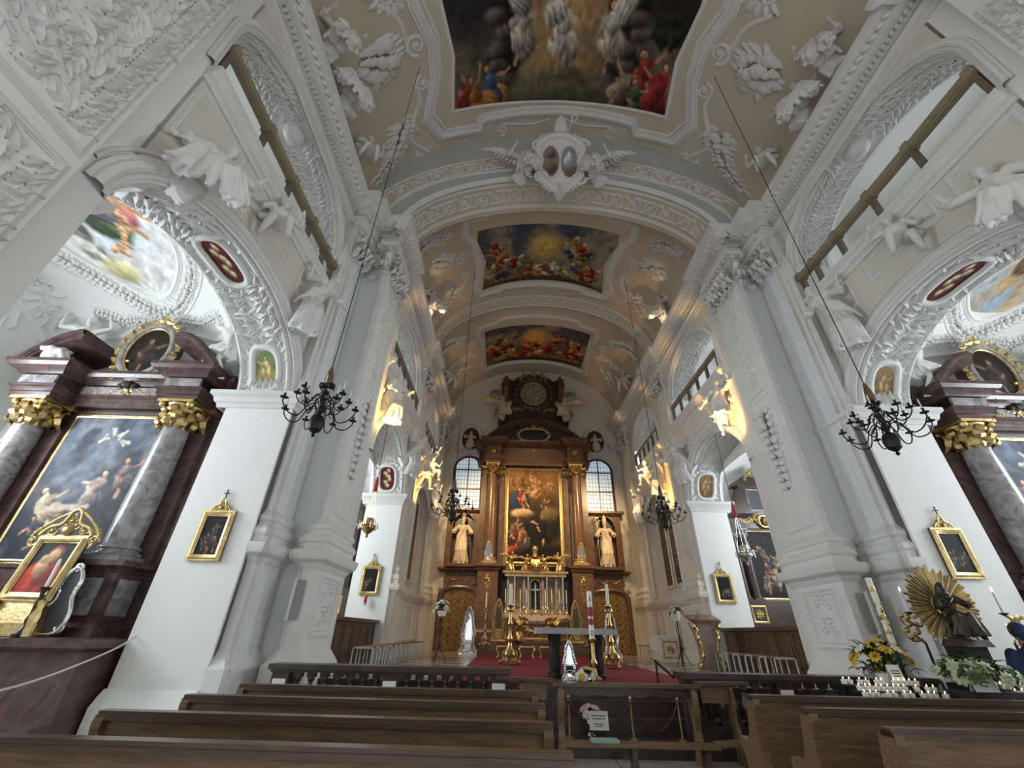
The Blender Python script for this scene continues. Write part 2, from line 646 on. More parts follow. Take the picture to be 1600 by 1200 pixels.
def smooth_path(path, n=6, closed=False):
    out = []
    N = len(path)
    rng = range(N if closed else N-1)
    g = (lambda i: path[i % N]) if closed else (lambda i: path[max(0, min(N-1, i))])
    for i in rng:
        p0, p1, p2, p3 = g(i-1), g(i), g(i+1), g(i+2)
        for j in range(n):
            t = j/n
            out.append(tuple(.5*(2*p1[k]+(p2[k]-p0[k])*t+(2*p0[k]-5*p1[k]+4*p2[k]-p3[k])*t*t+(3*p1[k]-p0[k]-3*p2[k]+p3[k])*t**3) for k in range(len(p1))))
    if not closed:
        out.append(path[-1])
    return out
ROUND = [(-.5, 0), (-.42, .3), (-.2, .5), (0, .55), (.2, .5), (.42, .3), (.5, 0)]
def prof_round(w, k=1.):
    return [(a*w, b*w*k) for a, b in ROUND]
def prof_frame(w):      # stepped picture-frame like stucco moulding
    return [(-.5*w, 0), (-.5*w, .16*w), (-.34*w, .2*w), (-.28*w, .34*w), (-.05*w, .42*w), (.12*w, .34*w), (.18*w, .2*w), (.36*w, .2*w), (.4*w, .1*w), (.5*w, .1*w), (.5*w, 0)]
# ------------------------------------------------------------------ the shell of the church (left half built, right half mirrored)
NX, CX = 5.93, 5.0            # half widths of nave and choir
def V1(x):
    t = min(1, abs(x/5.85))
    return 12.15+4.45*(1-t**2.2)**(1/2.2)
def V2(x):
    t = min(1, abs(x/5.0))
    return 12.0+3.65*(1-t**2.1)**(1/2.1)
def vault_S(V, w, ex):
    def S(x, y, h):
        x = max(-w*.9995, min(w*.9995, x))
        e = .01
        z = V(x)
        dz = (V(min(w*.9995, x+e))-V(max(-w*.9995, x-e)))/(2*e)
        l = sqrt(1+dz*dz)
        return (x+h*dz/l, y, z-h/l)
    return S
S1 = vault_S(V1, 5.85, 2.2)
S2 = vault_S(V2, 5.0, 2.1)
def arch(y, yc, hs, zs, rise):
    t = min(1, abs((y-yc)/hs))
    return zs+rise*sqrt(max(0, 1-t*t))
def ys_arch(yc, hs, n=28):
    return [yc-hs*cos(pi*i/n) for i in range(n+1)]
def arched_wall(mb, P, u0, u1, ztop, yc, hs, zs, rise, zbot=None, n=28):
    """wall field from u0..u1 up to ztop with an arched hole; P(u,v)"""
    us = ys_arch(yc, hs, n)
    for a, b in zip(us[:-1], us[1:]):
        mb.add([P(a, arch(a, yc, hs, zs, rise)), P(b, arch(b, yc, hs, zs, rise)), P(b, ztop), P(a, ztop)], [(0, 1, 2, 3)])
    zb = zs if zbot is None else zbot
    for a, b in ((u0, yc-hs), (yc+hs, u1)):
        if b-a > 1e-4:
            mb.add([P(a, zb), P(b, zb), P(b, ztop), P(a, ztop)], [(0, 1, 2, 3)])
def soffit(mb, P, x0, x1, yc, hs, zs, rise, n=28, nx=2):
    us = ys_arch(yc, hs, n)
    mb.grid(lambda u, x: P(x, u, arch(u, yc, hs, zs, rise)), us, lin(x0, x1, nx))

# ---- left nave wall -------------------------------------------------
CA = dict(yc=5.25, hs=2.3, zs=5.55, rise=1.5)      # chapel arch
GA = dict(yc=5.25, hs=2.33, zs=9.75, rise=1.45)    # gallery lunette
NPX = -5.75                                        # face of the near pier pilaster
wall_left = struct(empty('wall_left'))
mb = MB()
P = lambda u, v: (-NX, u, v)
arched_wall(mb, P, 2.9, 7.7, 8.5, **CA)
arched_wall(mb, P, 2.9, 7.7, 11.2, **GA, zbot=8.5)
mb.obj('wall_field', 'cream', wall_left)
mb = MB()
soffit(mb, lambda x, u, z: (x, u, z), -NX, -7.05, **CA)
soffit(mb, lambda x, u, z: (x, u, z), -NX, -6.95, **GA)
for y, s in ((2.95, 1), (7.55, -1)):
    mb.add([(-NX, y, 8.5), (-6.95, y, 8.5), (-6.95, y, 9.8), (-NX, y, 9.8)], [(0, 1, 2, 3)])
mb.obj('arch_soffit', 'stucco', wall_left)
# jambs with their impost
mb = MB()
mb.box(-7.05, 7.45, 0, -5.72, 8.9, 5.3)
mb.obj('jamb', 'plaster', wall_left)
mb = MB()
mb.sweep([(-7.2, 8.6), (-7.2, 7.45), (-5.72, 7.45), (-5.72, 8.6)][::-1], [(0, 5.25), (-.03, 5.25), (-.05, 5.33), (-.09, 5.36), (-.11, 5.45), (-.17, 5.50), (-.17, 5.58), (0, 5.58)])
mb.obj('impost', 'stucco', wall_left)
mb = MB()
mb.sweep([(-7.05, 7.45), (-5.72, 7.45)], [(0, 0), (.2, 0), (.2, .5), (.12, .62), (.05, .7), (0, .7)])
mb.obj('plinth', 'plaster', wall_left)
# near pier
mb = MB()
mb.box(-7.05, -.6, 0, -NX, 2.95, 12.0)
mb.box(-NX, -.6, 0, NPX, 2.52, 12.0)
mb.obj('near_pier', 'plaster', wall_left)
mb = MB()
mb.sweep([(-7.05, 2.95), (-NX, 2.95)][::-1], [(0, 5.28), (.05, 5.33), (.12, 5.45), (.16, 5.5), (.16, 5.58), (0, 5.58)])
mb.obj('impost', 'stucco', wall_left)
mb = MB()
arched_wall(mb, lambda u, v: (-NX, u, v), -9, -.6, 12, -4.2, 2.5, 5.5, 1.5, zbot=0)  # unseen behind the camera; arches open low, end closed high to shape daylight
mb.add([(-NX, -9, 6.5), (0, -9, 6.5), (0, -9, 16.7), (-NX, -9, 12)], [(0, 1, 2, 3)])
mb.obj('unseen_west_bay', 'plaster', wall_left)
# ledge under the gallery, spandrel frames
mb = MB()
mb.sweep([(-NX, 2.9), (-NX, 7.72)], [(0, 8.30), (.04, 8.30), (.05, 8.36), (.12, 8.40), (.14, 8.47), (.2, 8.52), (.2, 8.60), (.14, 8.62), (0, 8.62)])
mb.obj('gallery_ledge', 'stucco', wall_left)
# gallery and chapel rooms behind the wall
mb = MB()
mb.add([(-7.05, 2.2, 8.6), (-10, 2.2, 8.6), (-10, 8.4, 8.6), (-7.05, 8.4, 8.6)], [(0, 1, 2, 3)])
mb.grid(lambda u, y: (-5.95-4.05*u, y, 11.3+1.5*sin(pi*min(1, u*.8+.2))), lin(.24, 1, 8), lin(2.2, 8.4, 2))
mb.add([(-10, 2.2, 8.6), (-10, 8.4, 8.6), (-10, 8.4, 12.4), (-10, 2.2, 12.4)], [(0, 1, 2, 3)])
mb.add([(-7.0, 8.4, 8.6), (-10, 8.4, 8.6), (-10, 8.4, 13), (-7.0, 8.4, 13)], [(0, 1, 2, 3)])
mb.add([(-7.0, 2.2, 8.6), (-10, 2.2, 8.6), (-10, 2.2, 13), (-7.0, 2.2, 13)], [(0, 1, 2, 3)])
mb.obj('gallery_room', 'plaster', wall_left)
# gallery rail: two wooden bars with uprights
mb = MB()
mb.box(-6.02, 2.98, 9.30, -5.86, 7.52, 9.44)
mb.box(-6.0, 2.98, 9.26, -5.88, 7.52, 9.30)
mb.obj('gallery_rail', 'rail', wall_left)
for i, y in enumerate((3.02, 4.22, 5.22, 6.22, 7.0, 7.49)):
    mb = MB()
    mb.box(-6.0, y-.045, 8.6, -5.9, y+.045, 9.27)
    mb.obj('rail_post', 'railpost', wall_left)
    mb = MB()
    mb.box(-6.045, y-.07, 9.27, -5.835, y+.07, 9.47)
    mb.obj('rail_clasp', 'rail', wall_left)

mb = MB()
mb.box(-7.05, 7.57, 5.3, -5.73, 8.9, 12.1)
mb.obj('pier_core', 'stucco', wall_left)
# ---- pier between nave and choir ------------------------------------
PP = [(-5.72, 7.5), (-5.72, 7.66), (-5.68, 7.66), (-5.68, 7.78), (-5.6, 7.78), (-5.6, 8.55), (-5.1, 8.55), (-5.1, 8.43), (-4.98, 8.43), (-4.98, 8.32), (-4.85, 8.32), (-4.85, 9.62), (-4.98, 9.62), (-4.98, 10.3)]
mb = MB()
mb.sweep(PP, [(0, 0), (0, 12.2)])
mb.obj('pier_shaft', 'stucco', wall_left)
# blue-grey painted fields between the pilasters
mb = MB()
mb.box(-5.6, 8.535, .6, -5.1, 8.56, 10.35)
mb.box(-5.61, 7.95, 3.5, -5.592, 8.25, 10.2)
mb.obj('painted_field', 'bluegrey', wall_left)
ped = [(0, 0), (.22, 0), (.22, .95), (.16, 1.05), (.09, 1.16), (.07, 1.2), (.07, 2.42), (.10, 2.46), (.13, 2.52), (.22, 2.58), (.25, 2.66), (.25, 2.74), (0, 2.78)]
attic = [(0, 2.76), (.14, 2.76), (.14, 2.86), (.17, 2.9), (.17, 2.97), (.13, 3.02), (.09, 3.06), (.09, 3.1), (.12, 3.14), (.12, 3.2), (.08, 3.24), (.03, 3.3), (0, 3.34)]
pil1 = [(-5.72, 7.66), (-5.68, 7.66), (-5.68, 7.78), (-5.6, 7.78), (-5.6, 8.36), (-5.68, 8.36)]
pil2 = [(-5.1, 8.55), (-5.1, 8.43), (-4.98, 8.43), (-4.98, 8.32), (-4.85, 8.32), (-4.85, 9.62), (-4.98, 9.62), (-4.98, 10.0)]
for p in (pil1, pil2):
    mb = MB()
    mb.sweep(p, ped)
    mb.obj('pedestal', 'stucco', wall_left)
    mb = MB()
    mb.sweep(p, attic)
    mb.obj('pilaster_base', 'stucco', wall_left)
    mb = MB()
    mb.sweep(p, [(0, 9.95), (.06, 9.97), (.06, 10.03), (0, 10.05)])
    mb.sweep(p, [(0, 10.92), (.16, 10.94), (.2, 11.0), (.2, 11.06), (0, 11.06)])
    mb.obj('capital_abacus', 'stucco', wall_left)
# entablature along the whole nave and round the pier
ENT = [(0, 11.02), (.05, 11.02), (.05, 11.12), (.08, 11.12), (.08, 11.22), (.14, 11.25), (.14, 11.28), (.04, 11.29), (.04, 11.36), (.13, 11.37), (.13, 11.5), (.3, 11.53), (.34, 11.62), (.34, 11.70), (.46, 11.76), (.5, 11.86), (.5, 11.92), (.16, 11.98), (.14, 12.16), (0, 12.18)]
ent_path = [(NPX, -.6), (NPX, 2.52), (-NX, 2.52), (-NX, 7.66), (-5.72, 7.66), (-5.62, 7.70), (-5.62, 7.80), (-5.5, 7.80), (-5.5, 8.50), (-5.18, 8.50), (-5.18, 8.43), (-5.02, 8.43), (-5.02, 8.32), (-4.85, 8.32), (-4.85, 9.62), (-4.98, 9.62), (-4.98, 10.2)]
ent_path = [(-NX, -9), (-NX, -.6), (NPX, -.6), (NPX, 2.52), (-NX, 2.52), (-NX, 7.62), (-5.6, 7.62), (-5.6, 7.85), (-5.46, 7.85), (-5.46, 8.5), (-5.12, 8.5), (-5.12, 8.38), (-4.85, 8.38), (-4.85, 9.62), (-CX, 9.62), (-CX, 14.5), (-4.86, 14.5), (-4.86, 15.4), (-CX, 15.4), (-CX, 20.4), (-4.8, 20.4), (-4.8, 22)]
mb = MB()
mb.sweep(ent_path, ENT)
mb.obj('entablature', 'stucco', wall_left)
def along(path, step, off):
    for (x0, y0), (x1, y1) in zip(path[:-1], path[1:]):
        L = hypot(x1-x0, y1-y0)
        if L < .12:
            continue
        n = max(1, int(L/step))
        ux, uy = (x1-x0)/L, (y1-y0)/L
        for i in range(n):
            t = (i+.5)*L/n
            yield x0+ux*t+uy*off, y0+uy*t-ux*off, ux, uy
mb = MB()
for x, y, ux, uy in along(ent_path, .105, .16):
    if y > 16:
        continue
    mb.bar((x-ux*.032, y-uy*.032, 11.44), (x+ux*.032, y+uy*.032, 11.44), .08, .1)
mb.obj('dentil_course', 'stucco', wall_left, kind='stuff')
mb = MB()
for x, y, ux, uy in along(ent_path, .17, .36):
    if y > 16:
        continue
    nx, ny = uy, -ux
    mb.leaf((x-nx*.03, y-ny*.03, 11.60), (nx*.25+ux*.5, ny*.25+uy*.5, .6), (nx, ny, .2), .19, .14, .4, 3)
mb.obj('leaf_course', 'stucco', wall_left, kind='stuff')

# ---- choir wall -----------------------------------------------------
wall_choir = struct(empty('wall_choir_left'))
CB = dict(yc=12.35, hs=2.05, zs=5.5, rise=1.55)
CG = dict(yc=12.35, hs=1.95, zs=9.5, rise=1.35)
C2 = dict(yc=17.9, hs=1.75, zs=5.6, rise=1.25)
G2 = dict(yc=17.9, hs=1.75, zs=9.5, rise=1.3)
mb = MB()
P = lambda u, v: (-CX, u, v)
arched_wall(mb, P, 10.25, 14.45, 8.4, **CB)
arched_wall(mb, P, 10.25, 14.45, 11.1, **CG, zbot=8.4)
arched_wall(mb, P, 15.35, 20.4, 8.4, **C2, zbot=.75)
arched_wall(mb, P, 15.35, 20.4, 11.1, **G2, zbot=8.4)
mb.obj('wall_field', 'warmwall', wall_choir)
mb = MB()
Q = lambda x, u, z: (x, u, z)
soffit(mb, Q, -CX, -6.2, **CB)
soffit(mb, Q, -CX, -6.0, **CG)
soffit(mb, Q, -CX, -5.35, **C2)
soffit(mb, Q, -CX, -5.8, **G2)
mb.obj('arch_soffit', 'stucco', wall_choir)
mb = MB()
mb.box(-6.2, 14.4, .75, -4.98, 15.6, 5.3)
mb.obj('jamb', 'plaster', wall_choir)
mb = MB()
mb.sweep([(-6.3, 15.4), (-6.3, 14.4), (-4.98, 14.4), (-4.98, 15.5)][::-1], [(0, 5.2), (-.03, 5.2), (-.05, 5.3), (-.11, 5.38), (-.16, 5.44), (-.16, 5.54), (0, 5.54)])
mb.obj('impost', 'stucco', wall_choir)
# pilasters of the choir pier and corner
CP = [[(-CX, 14.55), (-4.86, 14.55), (-4.86, 15.35), (-CX, 15.35)], [(-CX, 20.4), (-4.8, 20.4), (-4.8, 21.2), (-4.9, 21.2), (-4.9, 22)]]
for p in CP:
    mb = MB()
    mb.sweep(p, [(0, .75), (0, 12.1)])
    mb.obj('pilaster', 'warmwall', wall_choir)
    mb = MB()
    mb.sweep(p, [(a*.7, b) for a, b in ped if b > 1 or b == 0])
    mb.obj('pedestal', 'warmwall', wall_choir)
    mb = MB()
    mb.sweep(p, [(a*.7, b) for a, b in attic])
    mb.obj('pilaster_base', 'warmwall', wall_choir)
    mb = MB()
    mb.sweep(p, [(0, 10.92), (.12, 10.94), (.15, 11.06), (0, 11.06)])
    mb.obj('capital_abacus', 'stucco', wall_choir)
mb = MB()
mb.sweep([(-CX, 10.2), (-CX, 14.55)], [(0, 8.2), (.05, 8.22), (.12, 8.32), (.18, 8.36), (.18, 8.46), (0, 8.5)])
mb.sweep([(-CX, 15.35), (-CX, 20.4)], [(0, 8.2), (.05, 8.22), (.12, 8.32), (.18, 8.36), (.18, 8.46), (0, 8.5)])
mb.obj('gallery_ledge', 'stucco', wall_choir)
for y0, y1, n in ((10.42, 14.28, 5), (16.2, 19.6, 5)):
    mb = MB()
    mb.box(-5.06, y0, 9.10, -4.93, y1, 9.22)
    mb.obj('gallery_rail', 'rail', wall_choir)
    for i in range(n+1):
        y = y0+.04+(y1-y0-.08)*i/n
        mb = MB()
        mb.box(-5.04, y-.04, 8.48, -4.95, y+.04, 9.12)
        mb.obj('rail_post', 'railpost', wall_choir)
# dado panels of the second choir bay
mb = MB()
mb.sweep([(-CX, 15.35), (-CX, 20.4)], [(0, 2.42), (.05, 2.46), (.12, 2.58), (.16, 2.66), (.16, 2.74), (0, 2.8)])
mb.sweep([(-CX, 15.35), (-CX, 20.4)], [(0, .75), (.1, .75), (.1, 1.0), (.04, 1.06), (0, 1.08)])
mb.obj('dado_moulding', 'warmwall', wall_choir)
for y0, y1 in ((15.55, 16.3), (16.5, 17.0), (17.2, 18.6), (18.8, 19.3), (19.5, 20.25)):
    rl = Relief(lambda u, v, h: (-CX+h, u, v))
    rl.mould([(y0, 1.2), (y1, 1.2), (y1, 2.3), (y0, 2.3)], prof_frame(.1), True)
    rl.obj('dado_panel', 'warmwall', wall_choir)
mb = MB()
mb.add([(-CX, 16.1, .75), (-CX, 19.7, .75), (-CX, 19.7, 2.82), (-CX, 16.1, 2.82)], [(0, 1, 2, 3)])
for y in (16.15, 19.65):
    mb.add([(-CX, y, 2.8), (-5.35, y, 2.8), (-5.35, y, 5.7), (-CX, y, 5.7)], [(0, 1, 2, 3)])
mb.add([(-CX, 16.1, 2.81), (-CX, 19.7, 2.81), (-5.36, 19.7, 2.81), (-5.36, 16.1, 2.81)], [(0, 1, 2, 3)])
mb.obj('dado_wall', 'warmwall', wall_choir)
# tall window recess of the second bay with side strips
mb = MB()
mb.add([(-5.35, 16.15, 2.8), (-5.35, 19.65, 2.8), (-5.35, 19.65, 7.0), (-5.35, 16.15, 7.0)], [(0, 1, 2, 3)])
mb.obj('recess_back', 'warmwall', wall_choir)
rl = Relief(lambda u, v, h: (-CX+h, u, v))
pts = [(16.15, 2.85), (16.15, 5.6)]+[(u, arch(u, **C2)) for u in ys_arch(17.9, 1.75, 14)][1:-1]+[(19.65, 5.6), (19.65, 2.85)]
rl.mould(pts, prof_frame(.22))
rl.obj('recess_moulding', 'stucco', wall_choir)
for k, (ya, yb) in enumerate(((16.95, 17.75), (18.05, 18.85))):
    zt = 6.0
    mb = MB()
    poly = [(ya, 3.2), (yb, 3.2)]+[((ya+yb)/2+(yb-ya)/2*cos(pi*i/8), zt+.4*sin(pi*i/8)) for i in range(9)]
    mb.prism(poly, lambda u, v, d: (-5.33+d, u, v), 0, .02)
    w = struct(mb.obj('window_%d' % (k+1), mat('dark_leaded_glass', (.05, .05, .045), .15) if k == 0 else bpy.data.materials['dark_leaded_glass']))
    mb = MB()
    for i in range(1, 4):
        y = ya+(yb-ya)*i/4
        mb.bar((-5.3, y, 3.2), (-5.3, y, 6.3), .02)
    for i in range(1, 14):
        mb.bar((-5.3, ya, 3.2+i*.22), (-5.3, yb, 3.2+i*.22), .015)
    mb.obj('leading', 'goldpaint', w)
    rl = Relief(lambda u, v, h: (-5.33+h, u, v))
    rl.mould(poly, prof_frame(.13), True)
    rl.obj('window_frame', 'warmwall', w)
    w2 = mirrored(w)
    w2.name = 'window_%d' % (k+3)
# choir aisle behind the first choir arch
mb = MB()
mb.add([(-6.0, 9.2, .5), (-9.9, 9.2, .5), (-9.9, 9.2, 8.3), (-6.0, 9.2, 8.3)], [(0, 1, 2, 3)])
mb.add([(-5.8, 15.9, .5), (-9.9, 15.9, .5), (-9.9, 15.9, 8.3), (-5.8, 15.9, 8.3)], [(0, 1, 2, 3)])
mb.add([(-9.9, 9.2, .5), (-9.9, 15.9, .5), (-9.9, 15.9, 8.3), (-9.9, 9.2, 8.3)], [(0, 1, 2, 3)])
mb.grid(lambda u, v: (-8+1.95*u, 12.5+3.4*v, 5.6+1.3*sqrt(max(0, 1-u*u))+.9*sqrt(max(0, 1-v*v))), [sin(pi/2*t) for t in lin(-1, 1, 15)], [sin(pi/2*t) for t in lin(-1, 1, 15)])
mb.obj('aisle_room', 'plaster', wall_choir)
mb = MB()
mb.add([(-5.9, 9.2, 8.38), (-8.8, 9.2, 8.38), (-8.8, 15.9, 8.38), (-5.9, 15.9, 8.38)], [(0, 1, 2, 3)])
mb.add([(-8.8, 9.2, 8.4), (-8.8, 20, 8.4), (-8.8, 20, 12.3), (-8.8, 9.2, 12.3)], [(0, 1, 2, 3)])
mb.add([(-5.3, 9.2, 12.1), (-8.8, 9.2, 12.1), (-8.8, 20, 12.1), (-5.3, 20, 12.1)], [(0, 1, 2, 3)])
mb.add([(-6.8, 16, 8.4), (-6.8, 20, 8.4), (-6.8, 20, 12.1), (-6.8, 16, 12.1)], [(0, 1, 2, 3)])
for y in (9.2, 15.0, 20):
    mb.add([(-5.3, y, 8.4), (-8.8, y, 8.4), (-8.8, y, 12.1), (-5.3, y, 12.1)], [(0, 1, 2, 3)])
mb.obj('gallery_room', 'plaster', wall_choir)

# ---- side chapel ----------------------------------------------------
chapel = struct(empty('wall_chapel_left'))
def chap(u, v):
    x = -9.65+2.6*u
    y = 5.25+3.05*v
    return (x, y, 5.55+1.4*sqrt(max(0, 1-u*u))+1.55*sqrt(max(0, 1-v*v)))
def S3(u, v, h):
    u = max(-.999, min(.999, u))
    v = max(-.999, min(.999, v))
    x, y, z = chap(u, v)
    gx = -1.4*u/sqrt(max(.02, 1-u*u))/2.6
    gy = -1.55*v/sqrt(max(.02, 1-v*v))/3.05
    l = sqrt(1+gx*gx+gy*gy)
    return (x+gx*h/l, y+gy*h/l, z-h/l)
def SX(x, y, h):      # chapel vault in metres about its centre
    return S3(x/2.6, y/3.05, h)
mb = MB()
sp = [sin(pi/2*t) for t in lin(-1, 1, 33)]
mb.grid(chap, sp, sp)
mb.obj('chapel_vault', 'plaster', chapel)
mb = MB()
vs = lin(-1, 1, 61)
for a, b in zip(vs[:-1], vs[1:]):
    ya, yb = 5.25+3.05*a, 5.25+3.05*b
    lo = lambda y: arch(y, **CA) if abs(y-5.25) < 2.3 else 5.4
    hi = lambda q: 5.62+1.55*sqrt(max(0, 1-q*q))
    if min(hi(a), hi(b)) > 5.5:
        mb.add([(-7.055, ya, lo(ya)), (-7.055, yb, lo(yb)), (-7.055, yb, max(hi(b), lo(yb))), (-7.055, ya, max(hi(a), lo(ya)))], [(0, 1, 2, 3)])
mb.obj('arch_rear_wall', 'plaster', chapel)
mb = MB()
us = lin(-1, 1, 25)
for y, v in ((8.3, 1), (2.2, -1)):
    for a, b in zip(us[:-1], us[1:]):
        za, zb = 5.55+1.4*sqrt(1-a*a), 5.55+1.4*sqrt(1-b*b)
        mb.add([(-9.65+2.6*a, y, 0), (-9.65+2.6*b, y, 0), (-9.65+2.6*b, y, zb), (-9.65+2.6*a, y, za)], [(0, 1, 2, 3)])
# outer wall with its arched window hole
x = -12.25
P = lambda u, v: (x, u, v)
arched_wall(mb, P, 2.2, 8.3, 7.1, 5.25, 1.35, 5.4, 1.0, zbot=3.2)
mb.add([P(2.2, 0), P(8.3, 0), P(8.3, 3.2), P(2.2, 3.2)], [(0, 1, 2, 3)])
soffit(mb, Q, x, x-.7, 5.25, 1.35, 5.4, 1.0)
for y in (3.9, 6.6):
    mb.add([(x, y, 3.2), (x-.7, y, 3.2), (x-.7, y, 5.4), (x, y, 5.4)], [(0, 1, 2, 3)])
mb.add([(x, 3.9, 3.2), (x-.7, 3.9, 3.2), (x-.7, 6.6, 3.2), (x, 6.6, 3.2)], [(0, 1, 2, 3)])
mb.obj('chapel_walls', 'plaster', chapel)
mb = MB()
mb.prism([(3.9, 3.2), (6.6, 3.2)]+[(5.25+1.35*cos(pi*i/12), 5.4+1.0*sin(pi*i/12)) for i in range(13)], lambda u, v, d: (-12.9+d, u, v), 0, .03)
struct(mb.obj('window_5', 'skyglass'))
w6 = mirrored(bpy.data.objects['window_5'])
w6.name = 'window_6'

# ---- chancel arch and vaults ---------------------------------------
arch_wall = struct(empty('wall_chancel_arch'))
AI = dict(hs=4.78, zs=11.4, rise=2.72)
def ai(x, e=0.):
    t = min(1, abs(x)/(AI['hs']+e))
    return AI['zs']+(AI['rise']+e)*sqrt(max(0, 1-t*t))
xs = [-5.85*cos(pi*i/60) for i in range(61)]
mb = MB()
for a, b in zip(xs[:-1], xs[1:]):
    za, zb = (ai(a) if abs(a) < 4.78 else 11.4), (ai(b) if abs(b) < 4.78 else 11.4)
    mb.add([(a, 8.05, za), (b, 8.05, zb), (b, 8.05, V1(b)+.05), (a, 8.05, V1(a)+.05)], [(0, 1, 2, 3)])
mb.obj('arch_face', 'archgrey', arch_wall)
mb = MB()
xs2 = [-4.78*cos(pi*i/48) for i in range(49)]
mb.grid(lambda x, y: (x, y, ai(x)), xs2, [8.05, 9.25])
mb.obj('arch_soffit', 'vault', arch_wall)
mb = MB()
for a, b in zip(xs[:-1], xs[1:]):
    za, zb = (ai(a) if abs(a) < 4.78 else 11.4), (ai(b) if abs(b) < 4.78 else 11.4)
    mb.add([(a, 9.25, za), (b, 9.25, zb), (b, 9.25, 16.2), (a, 9.25, 16.2)], [(0, 1, 2, 3)])
mb.obj('arch_rear', 'vault', arch_wall)
# mouldings concentric with the arch, on the face
fS = lambda u, v, h: (u, 8.05-h, v)
rl = Relief(fS)
rl.mould([(x, ai(x)+.04) for x in xs2], prof_frame(.22))
rl.mould([(x*1.10, ai(x)+.52) for x in xs2], prof_round(.08))
rl.obj('arch_moulding', 'stucco', arch_wall)
ceiling = struct(empty('ceiling'))
mb = MB()
mb.grid(lambda x, y: (x, y, V1(x)), [-5.85*cos(pi*i/48) for i in range(49)], [-9, -4, 0, 4, 8.05])
mb.obj('nave_vault', 'vault', ceiling)
ceil2 = struct(empty('ceiling_choir'))
mb = MB()
mb.grid(lambda x, y: (x, y, V2(x)), [-5*cos(pi*i/48) for i in range(49)], [9.25, 12, 15, 18, 22.05])
mb.obj('choir_vault', 'vault', ceil2)
# transverse rib of the choir
rb = lambda x: V2(x)-.32
mb = MB()
xs3 = [-4.98*cos(pi*i/40) for i in range(41)]
mb.grid(lambda x, y: (x, y, rb(x)), xs3, [14.7, 15.5])
for y in (14.7, 15.5):
    mb.grid(lambda x, q: (x, y, rb(x)+.34*q), xs3, [0, 1])
mb.obj('transverse_rib', 'vault', ceil2)
# east wall
wall_back = struct(empty('wall_back'))
mb = MB()
for a, b in zip(xs3[:-1], xs3[1:]):
    mb.add([(a, 22, .3), (b, 22, .3), (b, 22, V2(b)+.02), (a, 22, V2(a)+.02)], [(0, 1, 2, 3)])
mb.obj('wall_field', 'warmwall', wall_back)

# ---- floors and steps ----------------------------------------------
floor = struct(empty('floor'))
mb = MB()
mb.add([(-12.5, -1, -.012), (12.5, -1, -.012), (12.5, 10.5, -.012), (-12.5, 10.5, -.012)], [(0, 1, 2, 3)])
mb.obj('floor_bed', 'joint', floor)
slab = None
for i in range(-3, 9):
    for j in range(0, 6):
        if slab is None:
            mb = MB()
            mb.fbox(-.44, -.44, -.03, .44, .44, 0, .006)
            slab = mb.obj('floor_slab', 'floorm', floor)
            o = slab
        else:
            o = slab.copy()
            COL.objects.link(o)
        o.location = (-.2+i*.89, 4.0+j*.89, 0)
mb = MB()
mb.box(-12.2, -1, -.03, -3.35, 9, .0)
mb.box(7.9, -1, -.03, 12.2, 9, .0)
mb.box(-3.35, -1, -.03, 7.9, 3.5, .0)
mb.obj('floor_paving', 'floorm', floor)
floor_choir = struct(empty('floor_choir'))
mb = MB()
mb.box(-9.9, 9.3, .3, 9.9, 22.0, .738)
mb.obj('choir_bed', 'choirfloor', floor_choir)
tA = None
tB = None
for i in range(-9, 10):
    for j in range(0, 15):
        dark = (i+j) % 2
        src = tB if dark else tA
        if src is None:
            mb = MB()
            mb.box(-.27, -.27, .735, .27, .27, .75)
            o = mb.obj('floor_tile', 'choirfloor2' if dark else 'choirfloor', floor_choir)
            if dark:
                tB = o
            else:
                tA = o
        else:
            o = src.copy()
            COL.objects.link(o)
        o.location = (i*.55, 9.3+j*.55, 0)
for k in range(3):
    mb = MB()
    mb.box(-9.9 if k == 0 else -5.0, (7.7, 8.25, 8.62)[k], .1875*k, 9.9 if k == 0 else 5.0, 9.3, .1875*(k+1))
    mb.obj('choir_step', 'darkbrown', floor_choir)
mb = MB()
mb.box(-9.9, 9.0, 0, 9.9, 9.35, .746)
mb.obj('choir_edge', 'darkbrown', floor_choir)

# ---- the stucco of the left walls ------------------------------------
W1 = lambda u, v, h: (-NX+h, u, v)
# archivolt of the chapel arch
rl = Relief(W1)
arc = [(u, arch(u, 5.25, 2.45, 5.55, 1.62)) for u in ys_arch(5.25, 2.45, 24)]
rl.mould(arc, prof_frame(.3))
arc = [(u, arch(u, 5.25, 2.63, 5.6, 1.80)) for u in ys_arch(5.25, 2.63, 24)][1:-1]
rl.mould(arc, prof_round(.06))
rl.obj('archivolt', 'stucco', wall_left)
# spandrel frames (three fields)
rl = Relief(W1)
rl.mould([(3.05, 8.2), (3.05, 7.1), (3.5, 7.55), (4.1, 7.7), (4.1, 8.2)][::-1], prof_frame(.09), True)
rl.mould([(4.5, 7.75), (4.5, 8.2), (6.0, 8.2), (6.0, 7.75), (5.25, 7.85)], prof_frame(.09), True)
rl.mould([(7.45, 8.2), (7.45, 6.8), (7.0, 7.4), (6.5, 7.65), (6.5, 8.2)], prof_frame(.09), True)
rl.obj('spandrel_frame', 'stucco', wall_left)
